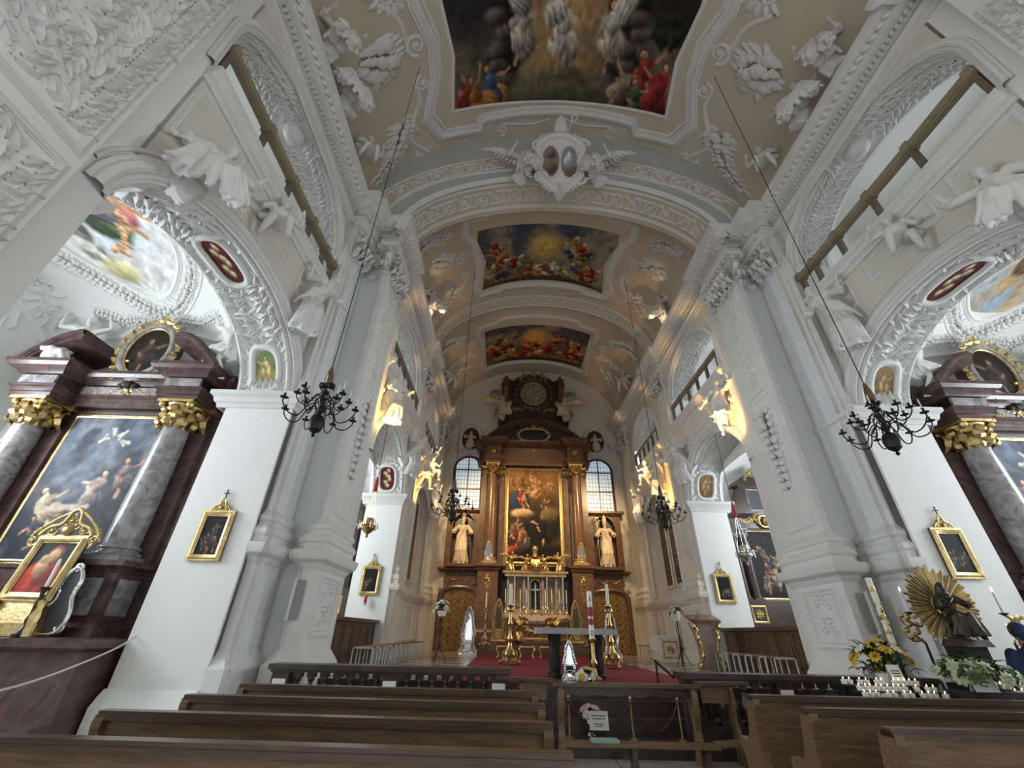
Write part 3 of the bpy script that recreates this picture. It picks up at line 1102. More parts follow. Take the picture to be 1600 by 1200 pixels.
# gallery lunette archivolt + rosette soffit
rl = Relief(W1)
arc = [(2.86, 8.65)]+[(u, arch(u, 5.25, 2.42, 9.75, 1.52)) for u in ys_arch(5.25, 2.42, 24)]+[(7.64, 8.65)]
rl.mould(arc, prof_frame(.2))
rl.obj('archivolt', 'stucco', wall_left)
def soffit_S(A, x0):
    # u = metres along the arch (arc length), v = metres into the wall
    us = ys_arch(A['yc'], A['hs'], 80)
    pts = [(u, arch(u, **A)) for u in us]
    acc = [0]
    for a, b in zip(pts[:-1], pts[1:]):
        acc.append(acc[-1]+hypot(b[0]-a[0], b[1]-a[1]))
    Lt = acc[-1]
    Y = np.array([p[0] for p in pts])
    Z = np.array([p[1] for p in pts])
    A_ = np.array(acc)
    def S(u, v, h):
        y = float(np.interp(u, A_, Y))
        z = float(np.interp(u, A_, Z))
        y2 = float(np.interp(u+.03, A_, Y))-float(np.interp(u-.03, A_, Y))
        z2 = float(np.interp(u+.03, A_, Z))-float(np.interp(u-.03, A_, Z))
        l = hypot(y2, z2) or 1
        return (x0-v, y+h*z2/l, z-h*y2/l)
    return S, Lt
SG, LG = soffit_S(GA, -NX)
rl = Relief(SG)
rl.foliage((.1, .52), (LG/2-.35, .52), .78, 0, .24)
rl.foliage((LG-.1, .52), (LG/2+.35, .52), .78, 0, .24)
rl.rinceau((.3, .52), (LG/2-.5, .52), .5, 4, .01)
rl.rinceau((LG-.3, .52), (LG/2+.5, .52), .5, 4, .01)
rl.mould([(0, .12), (LG, .12)], prof_frame(.1))
rl.mould([(0, .93), (LG, .93)], prof_frame(.1))
rl.blob((LG/2, .52), .28, 0, .8, 10)
rl.spiral((LG/2-.3, .3), .15, 1.2, 0, 1, .03)
rl.spiral((LG/2+.3, .3), .15, 1.2, pi, -1, .03)
rl.obj('lunette_stucco', 'stucco', wall_left, kind='stuff')
# chapel arch soffit: leaf scrolls, two framed medallions
SC, LC = soffit_S(CA, -NX)
rl = Relief(SC)
rl.mould([(0, .08), (LC, .08)], prof_frame(.12))
rl.mould([(0, 1.04), (LC, 1.04)], prof_frame(.12))
for a, b in ((1.1, LC/2-.55), (LC-1.1, LC/2+.55)):
    rl.foliage((a, .56), (b, .56), .95, 0, .3)
    rl.foliage((a, .25), (b, .25), .3, 0, .17)
    rl.foliage((a, .88), (b, .88), .3, 0, .17)
for a in (.15, LC-.15):
    for k in range(5):
        rl.lf((a, .25+.15*k), 0 if a < 1 else pi, .3, .15, .3*(k-2))
rl.obj('soffit_stucco', 'stucco', wall_left, kind='stuff')
def oct_pts(c, a, b, n=24, e=3.2):
    return [(c[0]+a*abs(cos(2*pi*i/n))**(2/e)*(1 if cos(2*pi*i/n) >= 0 else -1), c[1]+b*abs(sin(2*pi*i/n))**(2/e)*(1 if sin(2*pi*i/n) >= 0 else -1)) for i in range(n)]
for c, a, b in (((.62, .56), .42, .22), ((LC-.62, .56), .42, .22), ((LC/2, .56), .5, .2)):
    rl = Relief(SC)
    rl.mould(oct_pts(c, a+.06, b+.06), prof_round(.14, .8), True)
    for i, p in enumerate(oct_pts(c, a+.15, b+.15, 18)):
        an = atan2(p[1]-c[1], p[0]-c[0])
        rl.lf(p, an+.6, .16, .1, -.8)
    rl.obj('medallion_frame', 'stucco', wall_left, kind='stuff')
# near pier rinceau panels (facing the nave)
W0 = lambda u, v, h: (NPX+h, u, v)
for z0, z1 in ((2.2, 5.3), (5.55, 9.9)):
    rl = Relief(W0)
    rl.mould([(.9, z0), (2.42, z0), (2.42, z1), (.9, z1)], prof_frame(.1), True)
    n = 3 if z0 < 4 else 4
    rl.rinceau((1.66, z0+.15), (1.66, z1-.15), 1.35, n, 0, 1.5)
    for q_ in (1.15, 1.66, 2.17):
        rl.foliage((q_, z0+.15), (q_, z1-.15), .5, 0, .19)
    rl.obj('pilaster_stucco', 'stucco', wall_left, kind='stuff')
# pier reveal: scroll panels facing the choir axis
WR = lambda u, v, h: (-4.85+h, u, v)
for z0, z1 in ((3.5, 6.6), (6.75, 10.0)):
    rl = Relief(WR)
    rl.mould([(8.52, z0), (9.42, z0), (9.42, z1), (8.52, z1)], prof_frame(.07), True)
    if z0 < 4:
        rl.garland([(8.97, 4.3), (8.97, 6.3)], lambda t: .3+.3*t, 0, .8)
    else:
        rl.rinceau((8.97, z0+.1), (8.97, z1-.1), .75, 6, 0, 1.3)
    rl.obj('reveal_stucco', 'stucco', wall_left, kind='stuff')
rl = Relief(lambda u, v, h: (-4.78+h, u, v))
rl.mould([(8.5, 1.38), (9.45, 1.38), (9.45, 2.34), (8.5, 2.34)], prof_frame(.08), True)
rl.mould([(8.6, 1.46), (9.35, 1.46), (9.35, 2.26), (8.6, 2.26)], prof_round(.03), True)
for sg in (-1, 1):
    for zz in (1.62, 2.08):
        rl.acanthus((8.97, zz), pi/2-sg*.9, .34, sg)
        rl.spiral((8.97+sg*.16, zz), .09, 1.2, 0, sg, .02)
rl.rosette((8.97, 1.86), .13)
rl.obj('pedestal_stucco', 'stucco', wall_left, kind='stuff')
# Corinthian leaf capitals
def cap_leaves(path, z0, z1, parent, off=.02, step=.17, name='capital_leaves', m='stucco'):
    mb = MB()
    for x, y, ux, uy in along(path, step, off):
        nx, ny = uy, -ux
        H = z1-z0
        for k in range(3):
            t = random.uniform(-.5, .5)
            mb.leaf((x+nx*.05+ux*t*step, y+ny*.05+uy*t*step, z0+H*random.uniform(-.25, .55)), (nx*.8+ux*t, ny*.8+uy*t, random.uniform(-.6, .9)), (nx, ny, .5), H*random.uniform(.22, .36), step*.8, .7, 4)
            mb.ell((x+nx*.1+ux*t*step, y+ny*.1+uy*t*step, z0+H*random.uniform(-.3, .7)), random.uniform(.03, .05), 6, 4)
        mb.leaf((x, y, z0), (nx*.18, ny*.18, 1), (nx, ny, 0), H*.5, step*1.0, .6, 4)
        mb.leaf((x+ux*step/2, y+uy*step/2, z0+H*.22), (nx*.3, ny*.3, 1), (nx, ny, 0), H*.62, step*1.05, .7, 4)
        mb.ell((x+nx*.09, y+ny*.09, z1-.08), .055, 6, 4)
    return mb.obj(name, m, parent, kind='stuff')
cap_leaves(pil1, 10.05, 10.95, wall_left)
cap_leaves(pil2[:-2], 10.05, 10.95, wall_left)
for p in CP:
    cap_leaves(p, 10.2, 10.95, wall_choir)
# choir arch stucco
rl = Relief(lambda u, v, h: (-CX+h, u, v))
rl.mould([(u, arch(u, 12.35, 2.17, 5.5, 1.66)) for u in ys_arch(12.35, 2.17, 20)], prof_frame(.24))
rl.mould([(10.4, 8.55)]+[(u, arch(u, 12.35, 2.0, 9.5, 1.4)) for u in ys_arch(12.35, 2.0, 20)]+[(14.3, 8.55)], prof_frame(.16))
rl.mould([(16.1, 8.55)]+[(u, arch(u, 17.9, 1.8, 9.5, 1.35)) for u in ys_arch(17.9, 1.8, 20)]+[(19.7, 8.55)], prof_frame(.16))
rl.mould([(11.6, 7.45), (13.1, 7.45), (13.1, 8.1), (11.6, 8.1)], prof_frame(.1), True)
for sg, c in ((1, 13.9), (-1, 10.9)):
    rl.acanthus((c, 7.1), pi/2+sg*.4, .8, sg)
    rl.acanthus((c, 7.3), pi/2-sg*.4, .7, -sg)
rl.rinceau((15.5, 8.0), (20.2, 8.0), .3, 9)
rl.rinceau((14.95, 3.6), (14.95, 8.0), .5, 7, .14)
rl.rinceau((14.95, 8.1), (14.95, 10.0), .5, 3, .14)
rl.obj('choir_stucco', 'stucco', wall_choir, kind='stuff')
for A, d in ((CB, 1.2), (CG, 1.0), (G2, .8)):
    S_, L_ = soffit_S(A, -CX)
    rl = Relief(S_)
    rl.mould([(0, .08), (L_, .08)], prof_frame(.1))
    rl.mould([(0, d-.12), (L_, d-.12)], prof_frame(.1))
    rl.rinceau((1.2 if A is CB else .1, d/2), (L_-(1.2 if A is CB else .1), d/2), d*.72, 6, 0, 1.3)
    rl.foliage((1.2 if A is CB else .1, d/2), (L_-(1.2 if A is CB else .1), d/2), d*.75, 0, .2)
    if A is CB:
        for c in (.6, L_-.6):
            rl.mould(oct_pts((c, .6), .46, .3), prof_round(.12, .8), True)
            for i, p in enumerate(oct_pts((c, .6), .55, .38, 16)):
                rl.lf(p, atan2(p[1]-.6, p[0]-c)+.6, .15, .1, -.8)
    rl.obj('soffit_stucco', 'stucco', wall_choir, kind='stuff')
# chapel vault stucco: oval fresco frame, wreath, ribs
rl = Relief(SX)
ov = [(1.28*cos(2*pi*i/40), 2.0*sin(2*pi*i/40)*(1+.06*cos(4*2*pi*i/40))) for i in range(40)]
rl.mould([(a*1.04, b*1.03) for a, b in ov], prof_frame(.12), True)
rl.garland([(a*1.24, b*1.16) for a, b in ov+ov[:1]], .26, 0, .9)
rl.mould([(a*1.42, b*1.26) for a, b in ov], prof_round(.05), True)
for sx in (-1, 1):
    for sy in (-1, 1):
        rl.acanthus((sx*1.9, sy*1.6), atan2(sy, sx)+.6, .9, -1)
        rl.acanthus((sx*1.9, sy*1.6), atan2(sy, sx)-.6, .9, 1)
        rl.garland([(sx*1.75, sy*.3), (sx*2.05, sy*.9), (sx*2.0, sy*1.5)], .2, 0, .8)
        rl.garland([(sx*.2, sy*2.62), (sx*.9, sy*2.6), (sx*1.5, sy*2.3)], .2, 0, .8)
        rl.spiral((sx*2.2, sy*2.1), .22, 1.4, 0, sx*sy, .04)
for sx in (-1, 1):
    rl.mould([(sx*2.35, -2.9), (sx*2.35, 2.9)], prof_frame(.14))
    rl.mould([(-2.45, sx*2.82), (2.45, sx*2.82)], prof_frame(.12))
rl.obj('vault_stucco', 'plaster', chapel, kind='stuff')

# ---- mirrored right side ------------------------------------------------
for o, n in ((wall_left, 'wall_right'), (wall_choir, 'wall_choir_right'), (chapel, 'wall_chapel_right')):
    c = mirrored(o)
    c.name = n

# ---- vault stucco (both sides at once) --------------------------------
def half(path):
    return [(-a, b) for a, b in reversed(path)]
def both(path):
    return path+half(path)
fr1 = [(-4.15, 2.2), (-4.15, 4.2), (-3.82, 5.1), (-3.85, 5.9), (-4.05, 6.5), (-4.22, 7.0), (-3.88, 7.62), (-2.68, 7.66), (-2.55, 7.36), (-1.2, 7.24), (0, 7.20)]
fr1 = fr1+[(-a, b) for a, b in reversed(fr1[:-1])]
F1 = densify(fr1, .25)
rl = Relief(S1)
rl.mould(F1, prof_frame(.3))
rl.mould([(a*.955, b-.13) for a, b in F1], prof_round(.1))
rl.obj('fresco_frame', 'stucco', ceiling)
fi = [(-3.52, 2.2), (-3.5, 4.2), (-3.29, 5.5), (-3.46, 6.98), (-1.8, 6.95), (0, 6.92)]
fi = fi+[(-a, b) for a, b in reversed(fi[:-1])]
rl = Relief(S1)
rl.mould(densify(fi, .25), prof_round(.12, .7))
rl.obj('fresco_moulding', 'stucco', ceiling)
rl = Relief(S1)
for sg in (-1, 1):
    q = lambda pts: [(sg*abs(a), b) for a, b in pts]
    rl.garland(smooth_path(q([(4.82, 6.9), (5.05, 7.35), (5.35, 7.7), (5.7, 7.85)]), 4), lambda t: .62-.38*t, 0, .9)
    rl.garland(smooth_path(q([(5.45, 4.95), (5.1, 5.1), (4.75, 5.35)]), 4), lambda t: .35+.5*sin(pi*t), 0, .9)
    rl.spiral((sg*4.22, 5.05), .27, 1.6, pi/2, -sg, .06)
    rl.spiral((sg*4.2, 6.0), .2, 1.5, -pi/2, sg, .05)
    rl.T(smooth_path(q([(4.95, 4.0), (4.55, 4.4), (4.42, 5.0)]), 6), .06)
    rl.T(smooth_path(q([(4.4, 5.9), (4.35, 6.4), (4.6, 6.9), (4.75, 7.4), (4.3, 8.0)]), 6), .06)
    rl.spiral((sg*4.75, 6.85), .16, 1.3, 0, sg, .045)
    rl.spiral((sg*1.9, 7.78), .2, 1.4, pi/2, sg, .04)
    rl.T(smooth_path(q([(.25, 7.45), (.9, 7.62), (1.9, 7.58)]), 6), .04)
    rl.acanthus((sg*4.3, 7.75), pi/2, .5, -sg)
    for k in range(4):
        rl.rosette((sg*(.5+.9*k), 7.36+.1*k), .08, 5)
    rl.acanthus((sg*4.9, 3.7), pi*.6, .8, sg)
rl.obj('vault_stucco', 'stucco', ceiling, kind='stuff')
# rinceau bands of the chancel arch: face and soffit
def along_arch(e):
    xs = [-(AI['hs']+e)*cos(pi*i/120) for i in range(121)]
    pts = [(x, ai(x, e)) for x in xs]
    acc = [0]
    for a, b in zip(pts[:-1], pts[1:]):
        acc.append(acc[-1]+hypot(b[0]-a[0], b[1]-a[1]))
    X = np.array([p[0] for p in pts])
    Z = np.array([p[1] for p in pts])
    A_ = np.array(acc)
    def S(u, v, h):            # on the face: v up from the arch curve
        x = float(np.interp(u, A_, X))
        z = float(np.interp(u, A_, Z))
        dx = float(np.interp(u+.03, A_, X))-float(np.interp(u-.03, A_, X))
        dz = float(np.interp(u+.03, A_, Z))-float(np.interp(u-.03, A_, Z))
        l = hypot(dx, dz) or 1
        return (x-dz/l*v, 8.05-h, z+dx/l*v)
    def So(u, v, h):           # on the soffit: v into the arch
        x = float(np.interp(u, A_, X))
        z = float(np.interp(u, A_, Z))
        dx = float(np.interp(u+.03, A_, X))-float(np.interp(u-.03, A_, X))
        dz = float(np.interp(u+.03, A_, Z))-float(np.interp(u-.03, A_, Z))
        l = hypot(dx, dz) or 1
        return (x+dz/l*h, 8.05+v, z-dx/l*h)
    return S, So, acc[-1]
Sf, So, LA = along_arch(0)
rl = Relief(Sf)
for a, b in ((1.1, LA/2-1.2), (LA-1.1, LA/2+1.2)):
    rl.rinceau((a, .92), (b, .92), .6, 7, 0, 1.1)
rl.mould([(u, 1.28) for u in lin(1.0, LA-1.0, 50)], prof_round(.07))
rl.mould([(u, .6) for u in lin(.6, LA-.6, 50)], prof_round(.05))
rl.obj('face_stucco', 'stucco', arch_wall, kind='stuff')
mb = MB()
mb.grid(lambda u, v: Sf(u, v, .012), lin(.7, LA-.7, 60), [.62, 1.27])
mb.obj('face_band', 'vault', arch_wall)
rl = Relief(So)
rl.rinceau((.3, .55), (LA-.3, .55), .6, 20, 0, 1.2)
rl.mould([(u, .14) for u in lin(0, LA, 60)], prof_frame(.12))
rl.mould([(u, .98) for u in lin(0, LA, 60)], prof_frame(.14))
rl.obj('soffit_stucco', 'stucco', arch_wall, kind='stuff')
# choir vault: frames, garlands
rl = Relief(S2)
f2 = [(0, 10.0), (-1.4, 10.05), (-2.2, 10.1), (-2.35, 10.35), (-3.25, 10.35), (-3.3, 10.9), (-3.02, 11.4), (-2.86, 12.5), (-2.9, 13.4), (-3.12, 13.95), (-2.85, 14.5), (-2.0, 14.55), (-1.8, 14.35), (0, 14.3)]
f2 = f2+[(-a, b) for a, b in reversed(f2[1:-1])]
F2 = densify(f2, .25, True)
rl.mould(F2, prof_frame(.28), True)
f3 = [(0, 16.6), (-2.0, 16.65), (-2.2, 16.9), (-3.0, 16.9), (-3.15, 17.4), (-2.95, 18.2), (-3.0, 20.0), (-3.05, 20.9), (0, 20.8)]
f3 = f3+[(-a, b) for a, b in reversed(f3[1:-1])]
rl.mould(densify(f3, .25, True), prof_frame(.26), True)
for sg in (-1, 1):
    q = lambda pts: [(sg*abs(a), b) for a, b in pts]
    rl.garland(smooth_path(q([(4.7, 10.35), (4.3, 10.45), (3.9, 10.8)]), 4), .42, 0, .9)
    rl.garland(smooth_path(q([(4.55, 11.4), (4.25, 11.7), (3.95, 12.0)]), 4), lambda t: .3+.35*sin(pi*t), 0, .9)
    rl.garland(smooth_path(q([(3.85, 13.4), (4.25, 14.0), (4.75, 14.5)]), 4), lambda t: .52-.28*t, 0, .9)
    rl.spiral((sg*3.5, 12.0), .24, 1.5, pi/2, -sg, .05)
    rl.spiral((sg*3.4, 13.0), .2, 1.5, -pi/2, sg, .05)
    rl.T(smooth_path(q([(3.45, 12.8), (3.4, 13.3), (3.8, 13.9), (3.5, 14.5)]), 6), .05)
    rl.garland(smooth_path(q([(4.7, 16.6), (4.3, 16.9), (3.9, 17.3)]), 4), .45, 0, .9)
    rl.garland(smooth_path(q([(3.9, 19.6), (4.3, 20.2), (4.75, 20.7)]), 4), lambda t: .5-.26*t, 0, .9)
    rl.spiral((sg*3.5, 18.0), .24, 1.5, pi/2, -sg, .05)
    rl.spiral((sg*3.45, 19.0), .2, 1.5, -pi/2, sg, .05)
    rl.acanthus((sg*4.3, 18.4), pi*.5, .9, sg)
    rl.acanthus((sg*.1, 9.75), 0 if sg > 0 else pi, .7, sg)
rl.obj('vault_stucco', 'stucco', ceil2, kind='stuff')
def SR(u, v, h):
    p = S2(u, v, h)
    return (p[0], p[1], p[2]-.33)
rl = Relief(SR)
for k in range(2):
    sg = 1-2*k
    pts = lin(.15, 4.85, 13)
    for i in range(12):
        rl.rinceau((sg*pts[i], 15.1), (sg*pts[i+1], 15.1), .5, 1, 0, 1.1)
rl.mould([(x, 14.77) for x in xs3], prof_frame(.1))
rl.mould([(x, 15.43) for x in xs3], prof_frame(.1))
rl.obj('rib_stucco', 'stucco', ceil2, kind='stuff')
# ------------------------------------------------------------------ painter: flat pictures as fine grids with painted colours
class Canvas:
    def __init__(s, w, h, base, seed=1):
        s.w, s.h = w, h
        s.rng = np.random.RandomState(seed)
        s.a = np.ones((h, w, 3))*np.array(base)
        yy, xx = np.mgrid[0:h, 0:w]
        s.x = (xx+.5)/h            # units: picture heights
        s.y = 1-(yy+.5)/h
        s.asp = w/h
    def noise(s, n, oct=4):
        out = np.zeros((s.h, s.w))
        amp, tot = 1., 0.
        for o in range(oct):
            g = s.rng.rand(n*2**o+2, int(n*2**o*s.asp)+3)
            fy = np.linspace(0, g.shape[0]-1.001, s.h)
            fx = np.linspace(0, g.shape[1]-1.001, s.w)
            iy, ix = fy.astype(int), fx.astype(int)
            ty, tx = (fy-iy)[:, None], (fx-ix)[None]
            ty, tx = ty*ty*(3-2*ty), tx*tx*(3-2*tx)
            a = g[iy][:, ix]*(1-tx)+g[iy][:, ix+1]*tx
            b = g[iy+1][:, ix]*(1-tx)+g[iy+1][:, ix+1]*tx
            out += amp*(a*(1-ty)+b*ty)
            tot += amp
            amp *= .55
        return out/tot
    def mix(s, m, col):
        s.a = s.a*(1-m[..., None])+np.array(col)*m[..., None]
    def clouds(s, col, n=3, lo=.45, hi=.62, amt=1.):
        s.mix(np.clip((s.noise(n)-lo)/(hi-lo), 0, 1)*amt, col)
    def vgrad(s, c0, c1, y0=0, y1=1, amt=1.):
        t = np.clip((s.y-y0)/(y1-y0), 0, 1)[..., None]
        s.a = s.a*(1-amt)+amt*(np.array(c0)*(1-t)+np.array(c1)*t)
    def blob(s, cx, cy, rx, ry, ang, col, soft=.25, shade=.45, folds=0., fr=0.):
        dx, dy = s.x-cx, s.y-cy
        u = (dx*cos(ang)+dy*sin(ang))/rx
        v = (-dx*sin(ang)+dy*cos(ang))/ry
        r = np.sqrt(u*u+v*v)
        m = np.clip((1-r)/soft+.5, 0, 1)
        if m.max() <= 0:
            return
        lit = 1+shade*np.clip(-dx*.6/rx+dy*.8/ry, -1, 1)
        if folds:
            lit = lit+folds*np.sin((u*2.2+v*.8)*fr+3*np.sin(v*2+cx*9))
        c = np.clip(np.array(col)[None, None]*lit[..., None], 0, 1)
        s.a = s.a*(1-m[..., None])+c*m[..., None]
    def line(s, x0, y0, x1, y1, w, col, soft=.6):
        dx, dy = x1-x0, y1-y0
        L2 = dx*dx+dy*dy or 1e-9
        t = np.clip(((s.x-x0)*dx+(s.y-y0)*dy)/L2, 0, 1)
        d = np.hypot(s.x-x0-t*dx, s.y-y0-t*dy)
        m = np.clip((w-d)/(w*soft)+.5, 0, 1)
        s.mix(m, col)
    def person(s, cx, cy, sz, ang=0., robe=(.5, .3, .3), robe2=None, skin=(.78, .56, .42), arm=(.8, .3), wing=None, hair=(.3, .2, .12)):
        """cx,cy = hips; sz = torso+head length; ang 0 = upright"""
        c, q = cos(ang), sin(ang)
        L = lambda x, y: (cx+(x*c-y*q)*sz, cy+(x*q+y*c)*sz)
        if wing:
            for sg in (-1, 1):
                p = L(sg*.45, .55)
                s.blob(*p, .42*sz, .15*sz, ang+sg*.7, wing, .35, .4, .15, 9)
        p = L(.1, -.35)
        s.blob(*p, .40*sz, .5*sz, ang+.25, robe2 or robe, .25, .5, .10, 5)
        p = L(-.12, -.2)
        s.blob(*p, .3*sz, .42*sz, ang-.2, robe, .25, .5, .11, 5)
        a = L(-.12, -.6)
        b = L(-.2, -1.0)
        s.line(*a, *b, .07*sz, skin)
        p = L(0, .3)
        s.blob(*p, .24*sz, .34*sz, ang, robe, .25, .5, .09, 5)
        a = L(.15, .45)
        b = L(arm[0]*.5, .3+arm[1]*.3)
        d = L(arm[0], arm[1]+.25)
        s.line(*a, *b, .09*sz, robe)
        s.line(*b, *d, .06*sz, skin)
        a = L(-.18, .45)
        b = L(-.4, .15)
        s.line(*a, *b, .08*sz, robe)
        s.line(*b, *L(-.3, -.05), .055*sz, skin)
        p = L(0, .8)
        s.blob(*p, .155*sz, .18*sz, ang, hair, .2, .3)
        p = L(.03, .77)
        s.blob(*p, .115*sz, .15*sz, ang, skin, .2, .4)
    def putto(s, cx, cy, sz, ang=0., skin=(.82, .60, .45)):
        for px, py, r in ((0, 0, .42), (.1, .62, .3), (-.4, -.3, .22), (.35, -.4, .24)):
            s.blob(cx+(px*cos(ang)-py*sin(ang))*sz, cy+(px*sin(ang)+py*cos(ang))*sz, r*sz, r*sz*1.15, ang, skin, .3, .45)
    def warp(s, amp=.02, n=8):
        dx = ((s.noise(n, 3)-.5)*2*amp*s.h*2).astype(int)
        dy = ((s.noise(n, 3)-.5)*2*amp*s.h*2).astype(int)
        yy, xx = np.mgrid[0:s.h, 0:s.w]
        s.a = s.a[np.clip(yy+dy, 0, s.h-1), np.clip(xx+dx, 0, s.w-1)]
        g = .78+.44*s.noise(n*3, 3)
        s.a = s.a*g[..., None]
        k = s.a.copy()
        k[1:-1, 1:-1] = (s.a[1:-1, 1:-1]*2+s.a[:-2, 1:-1]+s.a[2:, 1:-1]+s.a[1:-1, :-2]+s.a[1:-1, 2:])/6
        s.a = k
    def mesh(s, name, fn, m, parent=None, gain=1., label=None, kind=None):
        s.warp(.016 if s.h > 100 else .012)
        h, w = s.h, s.w
        V = [fn((i+.0)/(w-1), 1-j/(h-1)) for j in range(h) for i in range(w)]
        F = [(j*w+i, (j+1)*w+i, (j+1)*w+i+1, j*w+i+1) for j in range(h-1) for i in range(w-1)]
        me = bpy.data.meshes.new(name)
        me.from_pydata(V, [], F)
        at = me.color_attributes.new('paint', 'FLOAT_COLOR', 'POINT')
        g = s.a.mean(2, keepdims=True)
        c = np.clip((g+(s.a-g)*.86)*gain, 0, 1)**2.2
        c = np.concatenate([c.reshape(-1, 3), np.ones((h*w, 1))], 1)
        at.data.foreach_set('color', c.astype(np.float32).ravel())
        me.materials.append(m)
        o = bpy.data.objects.new(name, me)
        COL.objects.link(o)
        if parent is not None:
            o.parent = parent
        if label:
            o['label'] = label
        if kind:
            o['kind'] = kind
        return o

# ------------------------------------------------------------------ figures
def remesh(mb, voxel, smooth=3):
    me = bpy.data.meshes.new('tmp')
    me.from_pydata(mb.v, [], mb.f)
    o = bpy.data.objects.new('tmp', me)
    COL.objects.link(o)
    r = o.modifiers.new('r', 'REMESH')
    r.mode = 'VOXEL'
    r.voxel_size = voxel
    if smooth:
        q = o.modifiers.new('s', 'SMOOTH')
        q.iterations = smooth
        q.factor = .5
    dg = bpy.context.evaluated_depsgraph_get()
    res = bpy.data.meshes.new_from_object(o.evaluated_get(dg))
    bpy.data.objects.remove(o)
    bpy.data.meshes.remove(me)
    res.polygons.foreach_set('use_smooth', [True]*len(res.polygons))
    return res
def mesh_obj(name, me, m, parent=None, label=None):
    me = me.copy() if me.users else me
    me.name = name
    me.materials.clear()
    me.materials.append(M[m] if isinstance(m, str) else m)
    o = bpy.data.objects.new(name, me)
    COL.objects.link(o)
    if parent is not None:
        o.parent = parent
    if label:
        o['label'] = label
    return o
def ik(a, b, l1, l2, pole):
    a, b, pole = Vector(a), Vector(b), Vector(pole)
    d = b-a
    D = min(d.length, (l1+l2)*.995)
    d.normalize()
    b = a+d*D
    x = (l1*l1-l2*l2+D*D)/(2*D)
    h = sqrt(max(0, l1*l1-x*x))
    p = pole-d*pole.dot(d)
    p.normalize()
    return a+d*x+p*h, b
def ftube(mb, path, rads, nf, amp, ph=0., seg=26, flat=1.):
    """draped tube: radius modulated by folds"""
    P = [Vector(p) for p in path]
    n = len(P)
    v = []
    pu = None
    for i, p in enumerate(P):
        t = (P[min(i+1, n-1)]-P[max(i-1, 0)]).normalized()
        if pu is None:
            pu = Vector((1, 0, 0)) if abs(t.x) < .9 else Vector((0, 1, 0))
        u = (pu-t*pu.dot(t)).normalized()
        w = t.cross(u)
        pu = u
        s = i/(n-1)
        for k in range(seg):
            a = 2*pi*k/seg
            r = rads[i]*(1+amp*(.3+.7*s)*(cos(nf*a+ph+1.3*s*3)+.5*cos((nf*2-1)*a+ph*2-s*2)))
            v.append(p+u*cos(a)*r+w*sin(a)*r*flat)
    f = []
    for i in range(n-1):
        for k in range(seg):
            k2 = (k+1) % seg
            f.append((i*seg+k, i*seg+k2, (i+1)*seg+k2, (i+1)*seg+k))
    f.append(tuple(range(seg-1, -1, -1)))
    f.append(tuple((n-1)*seg+k for k in range(seg)))
    mb.add(v, f)
def lerp(a, b, t):
    return Vector(a)*(1-t)+Vector(b)*t
def hand(mb, wrist, d, r=1.):
    d = Vector(d).normalized()
    u = d.orthogonal().normalized()
    w = d.cross(u)
    c = Vector(wrist)+d*.045*r
    mb.tube([wrist, c, c+d*.04*r], [.024*r, .036*r, .03*r], 8)
    for k in range(4):
        o = u*(.027-.018*k)*r
        L = (.068, .078, .072, .055)[k]*r
        b = c+d*.035*r+o
        mb.tube([b, b+d*L*.55, b+d*L-w*.022*r], [.0125*r, .0115*r, .009*r], 6)
    b = c+u*.03*r
    mb.tube([b, b+d*.03*r+u*.026*r, b+d*.065*r+u*.03*r], [.014*r, .013*r, .01*r], 6)
